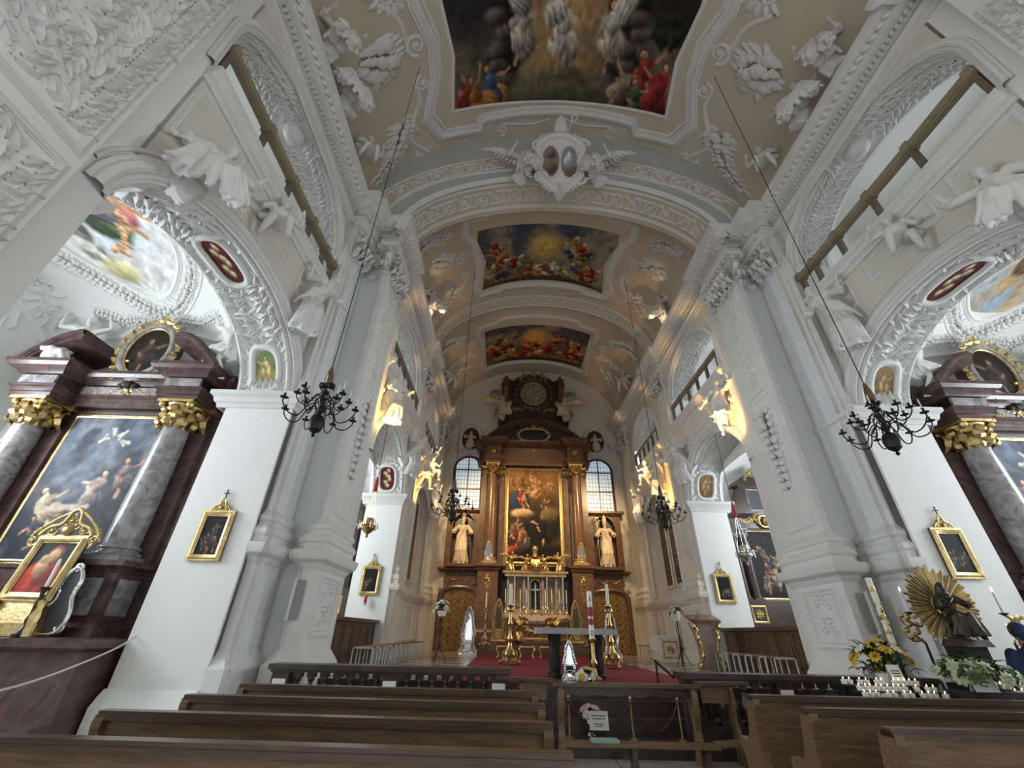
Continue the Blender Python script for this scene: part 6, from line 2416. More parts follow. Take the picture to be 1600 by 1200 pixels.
    for s in (-1, 1):
        rl.acanthus((oc[0]+s*.3, oc[1]-.7), (0 if s > 0 else pi)+s*.2, .5, s)
    rl.rosette((oc[0], oc[1]+.82), .16, 7)
    wput(rl, 'oval_gilding', 'gold', th)
    c = Canvas(36, 48, col(44, 36, 34), seed)
    c.person(c.asp*.5, .42, .36, .1, col(72, 52, 46), col(52, 46, 50), skin=col(140, 108, 84))
    c.mesh('oval_painting', lambda u, v: (oc[0]+.46*(2*u-1)*sqrt(max(0, 1-(2*v-1)**2))-X0, 7.6-8.0, oc[1]+.6*(2*v-1)), PAINT, th)
    mb = MB()
    mb.box(oc[0]-.4, 7.62, 6.1, oc[0]+.4, 8.0, 7.1)
    wput(mb, 'oval_back', 'redmarble', th)
    # altarpiece
    x0, x1, z0, z1 = X0-.92, X0+.98, 2.4, 5.2
    c = Canvas(130, 190, col(70, 76, 88), seed+1)
    A = c.asp
    c.vgrad(col(34, 36, 44), col(96, 104, 118), .15, .75, 1)
    c.clouds(col(112, 116, 126), 3, .45, .62, .75)
    c.clouds(col(52, 56, 66), 4, .5, .68, .8)
    c.clouds(col(132, 104, 100), 3, .6, .75, .4)
    for x, y in ((.5, .88), (.6, .86), (.68, .8), (.44, .82)):
        c.putto(A*x, y, .045, x*20, col(176, 166, 160))
    c.person(A*.62, .44, .16, -.1, col(150, 128, 120), col(92, 90, 104), skin=col(198, 176, 156), arm=(-.7, .1))
    c.person(A*.26, .33, .16, .7, col(158, 138, 112), col(150, 122, 96), skin=col(190, 160, 130), arm=(.9, .1))
    c.line(A*.2, .33, A*.62, .34, .02, col(170, 156, 140))
    c.person(A*.84, .55, .14, .3, col(120, 96, 96), col(88, 84, 96))
    crowd(c, 4, .2*A, .8*A, .12, .26, .1, [col(58, 58, 66), col(70, 62, 62)], 4)
    c.mesh('altarpiece_painting', lambda u, v: (x0+(x1-x0)*u-X0, 7.9-8.0, z0+(z1-z0)*v), PAINT, th)
    wput(rect_frame(x0, z0, x1, z1, 7.93, .1, .1), 'painting_frame', 'gold', th)
    mb = MB()
    mb.box(x0-.1, 7.92, z0-.1, x1+.1, 7.96, z1+.12)
    wput(mb, 'painting_back', 'redmarble', th)
    return th
alt_l = side_altar('dark red marble side altar with gilt capitals in the left chapel', 41)
alt_r = mirrored(alt_l, 'dark red marble side altar with gilt capitals in the right chapel')

def crest(rl, cx, z, w, h):
    rl.mould(smooth_path([(cx-w, z), (cx-w*.75, z+h*.3), (cx-w*.35, z+h*.45), (cx-w*.2, z+h*.85), (cx, z+h), (cx+w*.2, z+h*.85), (cx+w*.35, z+h*.45), (cx+w*.75, z+h*.3), (cx+w, z)], 4), prof_round(w*.16))
    for s in (-1, 1):
        rl.spiral((cx+s*w*.6, z+h*.18), w*.22, 1.3, 0, s, w*.06)
        rl.spiral((cx+s*w*.2, z+h*.4), w*.18, 1.3, 0, -s, w*.05)
    rl.rosette((cx, z+h*.55), w*.28, 6)
    rl.blob((cx, z+h*.2), w*.22)
def station(loc, w, h, label, seed, rz=0.):
    e = empty('station_picture', loc, rz)
    tag(e, label, 'picture', 'pictures of the way of the cross')
    c = Canvas(40, 60, col(34, 32, 34), seed)
    A = c.asp
    c.clouds(col(50, 46, 44), 4, .5, .7, .7)
    if seed % 2:
        c.line(A*.55, .2, A*.6, .95, .015, col(60, 52, 46))
        c.line(A*.35, .8, A*.8, .84, .012, col(60, 52, 46))
        c.person(A*.57, .62, .15, 0, col(96, 88, 80), skin=col(150, 136, 120))
    crowd(c, 4, .2*A, .8*A, .2, .42, .17, [col(84, 76, 70), col(70, 58, 54), col(60, 64, 70)], seed)
    c.mesh('canvas', lambda u, v: (-w/2+w*u, -.03, h*v), PAINT, e)
    rl = Relief(lambda u, v, q: (u, -.02-q, v))
    rl.mould([(-w/2, 0), (w/2, 0), (w/2, h), (-w/2, h)], prof_frame(.1), True)
    rl.obj('frame', 'gold', e)
    mb = MB()
    mb.box(-w/2-.05, -.025, -.05, w/2+.05, 0, h+.05)
    mb.obj('back_board', 'darkbrown', e)
    rl = Relief(lambda u, v, q: (u, -.02-q, v))
    crest(rl, 0, h+.05, w*.36, .22)
    rl.obj('crest', 'gold', e)
    mb = MB()
    mb.prism([(-.13, h+.05), (.13, h+.05), (.05, h+.2), (-.05, h+.2)], lambda u, v, d: (u, -.02+d, v), 0, .02)
    mb.obj('crest_back', 'goldpaint', e)
    mb = MB()
    mb.bar((0, -.02, h+.24), (0, -.02, h+.42), .016)
    mb.bar((-.05, -.02, h+.35), (.05, -.02, h+.35), .016)
    mb.obj('cross', 'bronze', e)
    return e
station((-6.36, 7.43, 2.46), .46, .72, 'gold framed dark crucifixion picture on the left white pier', 3)
station((6.31, 7.43, 2.46), .46, .72, 'gold framed dark picture on the right white pier beside the sunburst', 6)
station((-5.6, 14.38, 2.46), .5, .74, 'gold framed dark picture on the left choir pier above the stall', 8)
station((5.52, 14.38, 2.46), .5, .74, 'gold framed dark picture on the right choir pier above the stall', 10)

# framed icon on the left altar, candle, cartouche board, relic box
e = empty('framed_icon', (-8.48, 7.05, 1.32))
tag(e, 'red robed Madonna icon in a carved gilt frame on the left side altar', 'icon')
c = Canvas(56, 70, col(34, 28, 28), 5)
A = c.asp
c.blob(A*.5, .22, .42, .4, 0, col(160, 44, 30), .2, .4, .12, 5)
c.blob(A*.55, .45, .2, .26, 0, col(150, 46, 34), .2, .4)
c.blob(A*.55, .72, .14, .17, 0, col(120, 70, 44), .2, .3)
c.blob(A*.53, .7, .1, .13, 0, col(190, 144, 104), .2, .4)
c.blob(A*.4, .48, .12, .18, .3, col(176, 130, 90), .2, .4)
c.blob(A*.36, .64, .07, .08, 0, col(190, 146, 108), .2, .4)
c.mesh('icon_painting', lambda u, v: (-.33+.66*u, -.04+.1*v, .5+.82*v), PAINT, e)
rl = Relief(lambda u, v, h: (u, -.03-h+.1*(v-.5)/.82, v))
rl.mould([(-.34, .49), (.34, .49), (.34, 1.33), (-.34, 1.33)], prof_frame(.13), True)
rl.obj('icon_frame', 'goldpaint', e)
mb = MB()
mb.prism([(-.38, .45), (.38, .45), (.38, 1.38), (-.38, 1.38)], lambda u, v, d: (u, -.01+d+.1*(v-.5)/.82, v), 0, .03)
mb.obj('icon_back', 'darkbrown', e)
rl = Relief(lambda u, v, h: (u, .07-h, v))
crest(rl, 0, 1.38, .42, .42)
for s in (-1, 1):
    rl.acanthus((s*.3, 1.42), (0 if s > 0 else pi)+s*.9, .3, -s)
    rl.spiral((s*.48, 1.3), .1, 1.2, 0, s, .025)
    rl.T(smooth_path([(s*.45, 1.2), (s*.52, 1.4), (s*.3, 1.62), (s*.1, 1.75)], 5), .025)
rl.obj('icon_crest', 'goldpaint', e)
mb = MB()
mb.box(-.45, -.12, 0, .45, .2, .16)
mb.fbox(-.4, -.08, .16, .4, .16, .46, .05)
for s in (-1, 1):
    mb.lathe([(.07, 0), (.05, .1), (.07, .25), (.04, .35), (.06, .45)], (s*.36, -.1, .0), 8)
mb.obj('icon_stand', 'gold', e)
e = empty('candlestick', (-8.2, 6.95, 1.32))
tag(e, 'dark turned candlestick with a white candle before the framed icon', 'candlestick')
mb = MB()
mb.lathe([(.09, 0), (.1, .03), (.05, .08), (.025, .14), (.04, .2), (.02, .28), (.03, .4), (.02, .5), (.035, .58), (.07, .62), (.07, .63)], (0, 0, 0), 10)
mb.obj('stick', 'bronze', e)
mb = MB()
mb.lathe([(.022, .62), (.02, 1.0), (.004, 1.02)], (0, 0, 0), 8)
mb.obj('candle', 'whitewax', e)
e = empty('cartouche_board', (-7.98, 7.1, 1.32))
tag(e, 'small dark board in a scrolled silver frame beside the framed icon', 'board')
out = smooth_path([(-.16, .06), (-.2, .3), (-.1, .5), (-.14, .72), (0, .92), (.14, .76), (.12, .52), (.2, .3), (.15, .06)], 4, True)
mb = MB()
mb.prism(out, lambda u, v, d: (u, d, v), -.02, .02)
mb.obj('board_field', 'ink', e)
rl = Relief(lambda u, v, h: (u, -.02-h, v))
rl.mould(out, prof_round(.06), True)
rl.spiral((0, .9), .08, 1.2, 0, 1, .02)
rl.spiral((-.17, .12), .08, 1.2, 0, -1, .02)
rl.spiral((.17, .12), .08, 1.2, pi, 1, .02)
rl.obj('board_frame', 'silver', e)
mb = MB()
mb.box(-.12, -.05, 0, .12, .1, .06)
mb.obj('board_foot', 'bronze', e)
mb = MB()
mb.tube(smooth_path([(-6.92, 7.42, 1.34), (-6.9, 7.0, 1.16), (-6.98, 6.3, .92), (-7.0, 5.7, .82), (-7.03, 5.0, .8), (-7.02, 4.0, .86), (-7.04, 2.97, 1.0)], 5), .013, 6)
tag(mb.obj('barrier_rope', 'rope'), 'white rope strung across the opening of the left chapel', 'rope')

# choir aisle altars seen through the first choir arches
def aisle_altar(label, seed):
    th = empty('aisle_altar', (-8.0, 15.5, .75))
    tag(th, label, 'altar')
    X = -8.0
    mb = MB()
    mb.box(X-1.5, 14.7, .75, X+1.5, 15.7, 1.75)
    wput(mb, 'mensa', 'darkbrown', th)
    mb = MB()
    mb.box(X-1.6, 15.2, 1.75, X+1.6, 15.75, 2.6)
    wput(mb, 'predella', 'darkbrown', th)
    for s in (-1, 1):
        rl = Relief(lambda u, v, h: (u, 15.2-h, v))
        rl.mould([(X+s*1.1-.22, 1.95), (X+s*1.1+.22, 1.95), (X+s*1.1+.22, 2.4), (X+s*1.1-.22, 2.4)], prof_frame(.06), True)
        rl.rosette((X+s*1.1, 2.17), .17, 8)
        wput(rl, 'gilded_panel', 'gold', th)
        for q in (.95, 1.25):
            mb = MB()
            col_base(mb, X+s*q, 15.35+.1*(q > 1), 2.6, .12, .14)
            column(mb, X+s*q, 15.35+.1*(q > 1), 2.74, 4.6, .12, 14)
            wput(mb, 'column', 'darkbrown', th)
            mb = MB()
            corinthian(mb, X+s*q, 15.35+.1*(q > 1), 4.58, .12, .28)
            wput(mb, 'capital', 'palemarble', th)
    mb = MB()
    mb.box(X-1.4, 15.55, 2.6, X+1.4, 15.75, 5.3)
    wput(mb, 'retable_wall', 'darkbrown', th)
    mb = MB()
    mb.sweep([(X-1.45, 15.75), (X-1.45, 15.2), (X-.7, 15.2), (X-.7, 15.4), (X+.7, 15.4), (X+.7, 15.2), (X+1.45, 15.2), (X+1.45, 15.75)], [(-.3, 4.86), (0, 4.86), (.03, 5.0), (0, 5.02), (0, 5.2), (.1, 5.28), (.16, 5.36), (.16, 5.42), (-.3, 5.44)])
    mb.box(X-1.4, 15.25, 4.88, X+1.4, 15.75, 5.42)
    wput(mb, 'entablature', 'darkbrown', th)
    rl = Relief(lambda u, v, h: (u, 15.2-h, v))
    rl.mould(oct_pts((X, 5.12), .3, .2, 20), prof_round(.1), True)
    rl.blob((X, 5.12), .2, 0, .8, 10)
    for s in (-1, 1):
        rl.acanthus((X+s*.25, 5.1), (0 if s > 0 else pi), .4, s)
        rl.garland([(X+s*(.5+.5*t), 5.2-.14*sin(pi*t)) for t in lin(0, 1, 5)], .1)
    wput(rl, 'gilded_cartouche', 'gold', th)
    c = Canvas(60, 84, col(40, 36, 34), seed)
    A = c.asp
    c.clouds(col(56, 50, 48), 4, .5, .7, .8)
    crowd(c, 8, .25*A, .8*A, .3, .75, .12, [col(92, 62, 54), col(70, 64, 60), col(120, 104, 88)], seed)
    crowd(c, 5, .3*A, .8*A, .18, .4, .12, [col(140, 128, 110), col(120, 108, 96), col(100, 88, 76)], seed+1)
    c.mesh('altarpiece_painting', lambda u, v: (-.75+1.5*u, 0.0, 1.92+2.15*v), PAINT, th)
    wput(rect_frame(X-.77, 2.65, X+.77, 4.84, 15.52, .08, .08), 'painting_frame', 'gold', th)
    mb = MB()
    mb.box(X-.62, 15.4, 5.44, X+.62, 15.75, 6.45)
    wput(mb, 'upper_storey', 'darkbrown', th)
    mb = MB()
    mb.box(X-.34, 15.36, 5.6, X+.34, 15.4, 6.3)
    wput(mb, 'upper_painting', 'ink', th)
    wput(rect_frame(X-.36, 5.58, X+.36, 6.32, 15.4, .08, .1), 'upper_frame', 'palemarble', th)
    for s in (-1, 1):
        mb = MB()
        mb.prism([(X+s*.62, 5.44), (X+s*1.35, 5.44), (X+s*1.2, 5.75), (X+s*.85, 5.9), (X+s*.75, 6.3), (X+s*.62, 6.4)], lambda u, v, d: (u, 15.35+d, v), 0, .3)
        wput(mb, 'volute_wing', 'darkbrown', th)
    mb = MB()
    mb.prism([(X-.8, 6.45), (X+.8, 6.45), (X+.75, 6.6), (X+.35, 6.85), (X-.35, 6.85), (X-.75, 6.6)], lambda u, v, d: (u, 15.3+d, v), 0, .45)
    wput(mb, 'gable', 'darkbrown', th)
    rl = Relief(lambda u, v, h: (u, 15.3-h, v))
    rl.rosette((X, 6.95), .22, 8)
    for s in (-1, 1):
        rl.acanthus((X+s*.1, 6.85), (0 if s > 0 else pi)+s*.5, .35, -s)
    wput(rl, 'gable_ornament', 'goldpaint', th)
    return th
aa = aisle_altar('dark wooden altar with columns behind the left choir stall', 51)
mirrored(aa, 'dark wooden altar with a large painting behind the right choir stall')

# ------------------------------------------------------------------ chandeliers
def chandelier(sc=1.):
    e = empty('chandelier')
    mb = MB()
    mb.lathe([(.01, -.34), (.04, -.3), (.02, -.26), (.05, -.24), (.12, -.18), (.15, -.08), (.15, .0), (.12, .1), (.05, .15), (.04, .2), (.07, .25), (.07, .3), (.03, .36), (.06, .42), (.07, .46), (.03, .52), (.025, .62), (.08, .66), (.08, .7), (.02, .74), (.02, .85)], (0, 0, 0), 14)
    mb.obj('stem', 'iron', e)
    def arm(r, z, rise, drop):
        mb = MB()
        path = smooth_path([(.05, 0, z), (r*.2, 0, z+rise), (r*.38, 0, z+rise*.3), (r*.55, 0, z-drop), (r*.82, 0, z-drop*.9), (r, 0, z-drop*.1), (r, 0, z+.06)], 4)
        mb.tube(path, .013, 5)
        mb.tube([(r*.35+.05*cos(a), 0, z+rise*.1+.05*sin(a)) for a in lin(0, 5, 8)], .008, 4)
        mb.lathe([(.02, 0), (.075, .02), (.08, .03), (.02, .035), (.022, .1), (.03, .11)], (r, 0, z+.05), 10)
        return mb
    for tier, (n, r, z, rise, drop, off) in enumerate(((8, .72, .2, .16, .2, 0), (8, .50, .48, .12, .14, .39))):
        am = arm(r, z, rise, drop)
        first = am.obj('arm', 'iron', e)
        mb = MB()
        mb.lathe([(.012, 0), (.012, .2), (.003, .22)], (r, 0, z+.15), 6)
        cd = mb.obj('candle', 'whitewax', first)
        first.rotation_euler.z = off
        for i in range(1, n):
            o = copy_tree(first, e)
            o.rotation_euler.z = off+2*pi*i/n
    mb = MB()
    for s in (-1, 1):
        for k in range(4):
            mb.leaf((s*.03, 0, .8), (s*.6, .3*(k-1.5), .5-.2*k), (0, -1, .3), .16, .09, .5)
        mb.tube([(s*.1+.06*cos(a), 0, .84+.06*sin(a)) for a in lin(0, 5.5, 9)], .016, 5)
    mb.obj('top_leaves', 'iron', e)
    return e
def hang(e, ztop, x, y, z, label, group):
    L = (ztop-z)/.72
    mb = MB()
    mb.lathe([(.02, .86), (.075, .9), (.085, .98), (.07, 1.12), (.03, 1.3), (.015, 1.34)], (0, 0, 0), 10)
    mb.obj('wooden_tassel', 'altarcol', e)
    mb = MB()
    mb.tube([(0, 0, 1.32), (0, 0, L)], .011, 5)
    mb.obj('cable', 'iron', e)
    e.location = (x, y, z)
    e.scale = (.72, .72, .72)
    tag(e, label, 'chandelier', group)
c1 = chandelier()
hang(c1, 15.25, -4.17, 5.5, 4.08, 'black iron chandelier hanging by the left nave pier', 'iron chandeliers')
c2 = place(c1, (4.2, 5.5, 4.02), .3, 'black iron chandelier hanging by the right nave pier')
c3 = place(c1, (-3.05, 12.9, 4.55), .2, 'iron chandelier hanging before the left choir wall')
c4 = place(c1, (3.45, 12.9, 4.5), .5, 'iron chandelier hanging before the right choir wall')
for c_ in (c3, c4):
    c_.scale = (.86, .86, .86)
    for ch in c_.children:
        if ch.name.startswith('cable'):
            ch.scale.z = .80
# hanging sanctuary lamps
def sanctuary(label, loc, m, tass):
    e = empty('sanctuary_lamp', loc)
    tag(e, label, 'hanging lamp')
    mb = MB()
    mb.lathe([(.01, -.22), (.04, -.18), (.02, -.14), (.12, -.06), (.17, .02), (.16, .06), (.19, .08), (.1, .12), (.12, .2), (.1, .26)], (0, 0, 0), 14)
    for i in range(6):
        a = 2*pi*i/6
        mb.tube([(.17*cos(a), .17*sin(a), .05), (.24*cos(a), .24*sin(a), .0), (.22*cos(a), .22*sin(a), .12)], .018, 5)
    mb.obj('lamp_bowl', m, e)
    mb = MB()
    for i in range(3):
        a = 2*pi*i/3
        mb.tube([(.17*cos(a), .17*sin(a), .1), (.02*cos(a), .02*sin(a), .95)], .008, 4)
    mb.obj('chains', m, e)
    mb = MB()
    mb.lathe([(.03, .95), (.06, 1.0), (.05, 1.2), (.02, 1.35)], (0, 0, 0), 8)
    mb.obj('tassel', tass, e)
    mb = MB()
    mb.tube([(0, 0, 1.3), (0, 0, 3.3)], .009, 4)
    mb.obj('cord', 'redrope', e)
sanctuary('gilt hanging lamp on a red cord before the left choir pier', (-4.9, 11.0, 3.7), 'gold', 'red')
sanctuary('silver hanging lamp on a dark cord before the right aisle altar', (4.62, 11.0, 3.25), 'silver', 'red')

# ------------------------------------------------------------------ choir furniture
mb = MB()
mb.box(-2.3, 9.02, .751, 2.3, 19.0, .765)
tag(mb.obj('carpet', 'carpet'), 'red carpet laid down the middle of the choir', 'carpet')
e = empty('altar_table', (.08, 9.95, .766))
tag(e, 'freestanding altar table with pale stone top and dark legs', 'altar')
mb = MB()
mb.box(-.8, -.42, .735, .8, .42, .84)
mb.obj('table_top', mat('pale_stone', (.42, .41, .40), .5, var=.15, vscale=8), e)
for s in (-1, 1):
    for y in (-.25, .25):
        mb = MB()
        mb.lathe([(.12, 0), (.12, .06), (.085, .1), (.1, .3), (.075, .45), (.09, .6), (.11, .66), (.11, .735)], (s*.42, y, 0), 8)
        mb.obj('leg', 'iron', e)
    mb = MB()
    mb.box(s*.42-.06, -.25, .02, s*.42+.06, .25, .7)
    mb.obj('leg_panel', 'darkbrown', e)
def lathe_stick(h, r, m, candle_h, cr, name, cm='wax', feet=True):
    e = empty(name)
    mb = MB()
    mb.lathe([(r*.9, .02*h), (r*.95, .06*h), (r*.55, .12*h), (r*.7, .2*h), (r*.35, .28*h), (r*.25, .34*h), (r*.4, .4*h), (r*.2, .48*h), (r*.22, .6*h), (r*.36, .66*h), (r*.2, .72*h), (r*.24, .85*h), (r*.2, .92*h), (r*.5, .98*h), (r*.5, h)], (0, 0, 0), 12)
    mb.obj('shaft', m, e)
    if feet:
        for i in range(3):
            a = 2*pi*i/3-pi/2
            rl = MB()
            rl.tube(smooth_path([(r*.5*cos(a), r*.5*sin(a), .22*h), (r*1.1*cos(a), r*1.1*sin(a), .16*h), (r*.9*cos(a), r*.9*sin(a), .08*h), (r*1.5*cos(a), r*1.5*sin(a), .03*h)], 3), [r*.16]*9+[r*.2], 6)
            rl.ell((r*1.5*cos(a), r*1.5*sin(a), .025*h), r*.26, 6, 5)
            rl.obj('foot', m, e)
        mb = MB()
        for i in range(6):
            a = 2*pi*i/6
            mb.leaf((r*.5*cos(a), r*.5*sin(a), .1*h), (cos(a)*.4, sin(a)*.4, 1), (cos(a), sin(a), 0), .14*h, r*.5, .6)
            mb.leaf((r*.2*cos(a), r*.2*sin(a), .86*h), (cos(a)*.5, sin(a)*.5, 1), (cos(a), sin(a), 0), .1*h, r*.35, .6)
        mb.obj('leafwork', m, e)
    mb = MB()
    mb.lathe([(cr, h), (cr, h+candle_h), (cr*.2, h+candle_h+.01)], (0, 0, 0), 10)
    mb.obj('candle', cm, e)
    return e
b1 = lathe_stick(1.42, .2, 'gold', .52, .045, 'altar_candlestick')
b1.location = (-1.2, 13.4, .784)
tag(b1, 'tall gilt candlestick with a thick candle left of the altar table', 'candlestick', 'tall gilt candlesticks')
place(b1, (1.46, 12.8, .784), .3, 'tall gilt candlestick with a thick candle right of the altar table')
b2 = lathe_stick(1.35, .15, 'silver', .55, .035, 'floor_candlestick')
b2.location = (-2.15, 19.55, 1.05)
tag(b2, 'silver candlestick with candle on the altar steps beside the left pyramids', 'candlestick', 'silver candlesticks')
place(b2, (2.12, 19.6, 1.05), .4, 'silver candlestick with candle on the altar steps at the right')
b3 = lathe_stick(.5, .085, 'silver', .5, .018, 'mensa_candlestick', 'whitewax', False)
for i, x in enumerate((-1.35, -1.05, -.7, -.42, .42, .7, 1.05, 1.35)):
    o = b3 if i == 0 else place(b3, (0, 0, 0))
    o.location = (x, 20.6, 2.175)
    tag(o, '%s slender candlestick from the left on the high altar mensa' % ('first', 'second', 'third', 'fourth', 'fifth', 'sixth', 'seventh', 'eighth')[i], 'candlestick', 'slender mensa candlesticks')
for s, nm in ((-1, 'left'), (1, 'right')):
    statue('kneel', 'gold', (s*.78, 19.72, 1.2), -s*.5, .72, .75, 'gilded kneeling angel on the altar steps %s of the mensa centre' % nm, name='gilded_angel', mirror=s > 0)
# paschal candle before the altar table
e = empty('paschal_candle', (.32, 9.28, .766))
tag(e, 'thick white paschal candle with red ornament on a gilt stand', 'candle')
mb = MB()
mb.lathe([(.13, 0), (.14, .04), (.06, .1), (.04, .2), (.07, .28), (.035, .36), (.04, .6), (.075, .66), (.075, .68)], (0, 0, 0), 12)
mb.obj('stand', 'gold', e)
mb = MB()
mb.lathe([(.05, .68), (.05, 1.48), (.01, 1.49)], (0, 0, 0), 14)
mb.obj('wax_pillar', 'whitewax', e)
mb = MB()
for z0, z1 in ((.9, 1.0), (1.04, 1.2)):
    mb.lathe([(.0505, z0), (.0515, z0+.01), (.0515, z1-.01), (.0505, z1)], (0, 0, 0), 14)
mb.obj('red_band', 'red', e)
mb = MB()
mb.bar((0, -.053, .88), (0, -.053, 1.24), .018, .01)
mb.bar((-.035, -.053, 1.1), (.035, -.053, 1.1), .018, .01)
mb.bar((-.012, -.053, 1.3), (0, -.053, 1.4), .008, .008)
mb.bar((.012, -.053, 1.3), (0, -.053, 1.4), .008, .008)
mb.bar((-.02, -.053, .72), (-.02, -.053, .8), .008, .008)
mb.bar((.02, -.053, .72), (.02, -.053, .8), .008, .008)
mb.bar((-.02, -.053, .8), (.02, -.053, .8), .008, .008)
mb.obj('candle_symbols', 'ink', e)
# tabourets
def tabouret():
    e = empty('tabouret')
    mb = MB()
    mb.box(-.25, -.2, .37, .25, .2, .43)
    mb.obj('cushion', 'carpet', e)
    mb = MB()
    mb.box(-.26, -.21, .32, .26, .21, .37)
    mb.obj('seat_frame', 'gold', e)
    for sx in (-1, 1):
        for sy in (-1, 1):
            mb = MB()
            mb.tube(smooth_path([(sx*.22, sy*.17, .34), (sx*.25, sy*.19, .25), (sx*.2, sy*.16, .1), (sx*.25, sy*.2, .015)], 4), [.03]*5+[.022]*8, 6)
            mb.obj('leg', 'gold', e)
    return e
t = tabouret()
t.location = (-.6, 16.6, .766)
tag(t, 'gilt legged red stool left of the middle before the high altar', 'stool', 'gilt stools')
place(t, (.1, 16.85, .766), 0, 'gilt legged red stool in the middle before the high altar')
place(t, (-1.35, 16.7, .766), 0, 'gilt legged red stool nearest the left gilt candlestick')
# flowers
def bouquet(name, n, r, h, leafm, petals, seed, pr=.05):
    rg = random.Random(seed)
    e = empty(name)
    mb = MB()
    for i in range(int(n*2.2)):
        a, q = rg.uniform(0, 2*pi), rg.uniform(.1, 1.35)
        d = Vector((cos(a)*cos(q), sin(a)*cos(q), sin(q)*h/r))
        p = d*r*rg.uniform(.35, .8)
        mb.leaf(p, d, (0, 0, 1), r*rg.uniform(.35, .6), r*.16, .4, 4)
    mb.obj('foliage', leafm, e, kind='stuff')
    fl = {}
    for i in range(n):
        a, q = 2*pi*i*.618, rg.uniform(.0, 1.4)
        d = Vector((cos(a)*cos(q), sin(a)*cos(q), sin(q)*h/r))
        pm = petals[i % len(petals)]
        if pm not in fl:
            mb = MB()
            for k in range(9):
                b = 2*pi*k/9
                mb.leaf((0, 0, 0), (cos(b), sin(b), .35), (0, 0, 1), pr, pr*.55, .4, 3)
            for k in range(6):
                b = 2*pi*k/6
                mb.leaf((0, 0, 0), (cos(b)*.6, sin(b)*.6, .8), (cos(b), sin(b), .4), pr*.7, pr*.5, .4, 3)
            mb.ell((0, 0, pr*.2), pr*.25, 6, 4)
            o = mb.obj('blossom', pm, e)
            fl[pm] = o
        else:
            o = fl[pm].copy()
            COL.objects.link(o)
        o.location = d*r*rg.uniform(.8, 1.)
        o.rotation_euler = d.to_track_quat('Z', 'Y').to_euler()
    return e
def flower_stand(loc, hz, label, seed):
    e = bouquet('flower_stand', 22, .24, .3, 'leaf', ['whitepetal', 'whitepetal', 'greenpetal'], seed, .08)
    e.location = (loc[0], loc[1], loc[2]+hz)
    tag(e, label, 'flowers', 'white bouquets on iron stands')
    mb = MB()
    mb.lathe([(.1, -.12), (.14, 0), (.13, .02)], (0, 0, 0), 10)
    mb.obj('bowl', 'white', e)
    mb = MB()
    mb.tube([(0, 0, -.1), (0, 0, -hz+.3)], .016, 6)
    for i in range(3):
        a = 2*pi*i/3
        mb.tube(smooth_path([(0, 0, -hz+.5), (.08*cos(a), .08*sin(a), -hz+.3), (.2*cos(a), .2*sin(a), -hz+.06), (.26*cos(a), .26*sin(a), -hz+.01)], 4), .012, 5)
        mb.tube([(.05*cos(a), .05*sin(a), -.15), (.09*cos(a), .09*sin(a), -.4), (0, 0, -.6)], .008, 5)
    mb.obj('iron_stand', 'iron', e)
flower_stand((-3.25, 14.2, .75), 1.25, 'white bouquet on a black iron stand left of the carpet', 3)
flower_stand((4.05, 14.9, .75), 1.3, 'white bouquet on a black iron stand behind the lectern', 4)
# lectern
e = empty('lectern', (4.22, 13.4, .75))
tag(e, 'rose marble lectern with gilt scrolled edges in the choir', 'lectern')
mb = MB()
prof = [(.26, 0), (.26, .1), (.2, .2), (.2, .55), (.27, .85), (.36, 1.1)]
mb.prism([(-a, b) for a, b in prof][::-1]+[(a, b) for a, b in prof], lambda u, v, d: (u, d, v), -.16, .16)
mb.obj('lectern_body', 'pink', e)
for s in (-1, 1):
    mb = MB()
    mb.tube(smooth_path([(s*.3, -.17, .02), (s*.36, -.18, .12), (s*.24, -.18, .26), (s*.21, -.18, .5), (s*.3, -.18, .78), (s*.26, -.18, .92), (s*.38, -.18, 1.02), (s*.36, -.18, 1.14)], 4), .035, 7)
    for z, x in ((.08, .34), (.3, .24), (.72, .28), (1.0, .35)):
        mb.ell((s*x, -.19, z), (.06, .045, .07), 8, 6)
    mb.tube([(s*.34+.07*cos(a), -.19, .1+.07*sin(a)) for a in lin(0, 5.5, 9)], .022, 6)
    mb.obj('gilt_scroll', 'gold', e)
mb = MB()
mb.prism([(-.24, 1.1), (.2, 1.26), (.2, 1.3), (-.24, 1.16)], lambda u, v, d: (d, u, v), -.42, .42)
mb.obj('book_rest', 'altarcol', e)
# credence table with white cloth
e = empty('credence_table', (4.42, 17.7, .75))
tag(e, 'small credence table with white cloth and gilt front at the right choir wall', 'table')
mb = MB()
mb.box(-.28, -.6, 0, .36, .6, .72)
mb.obj('table_body', 'warmwall', e)
mb = MB()
mb.box(-.3, -.62, .72, .38, .62, .77)
mb.box(-.3, -.25, .3, -.285, .62, .72)
mb.obj('table_cloth', 'white', e)
rl = Relief(lambda u, v, h: (u, -.6-h, v))
rl.mould([(-.2, .12), (.28, .12), (.28, .6), (-.2, .6)], prof_frame(.05), True)
rl.rosette((.04, .36), .14, 8)
rl.obj('gilt_front', 'gold', e)
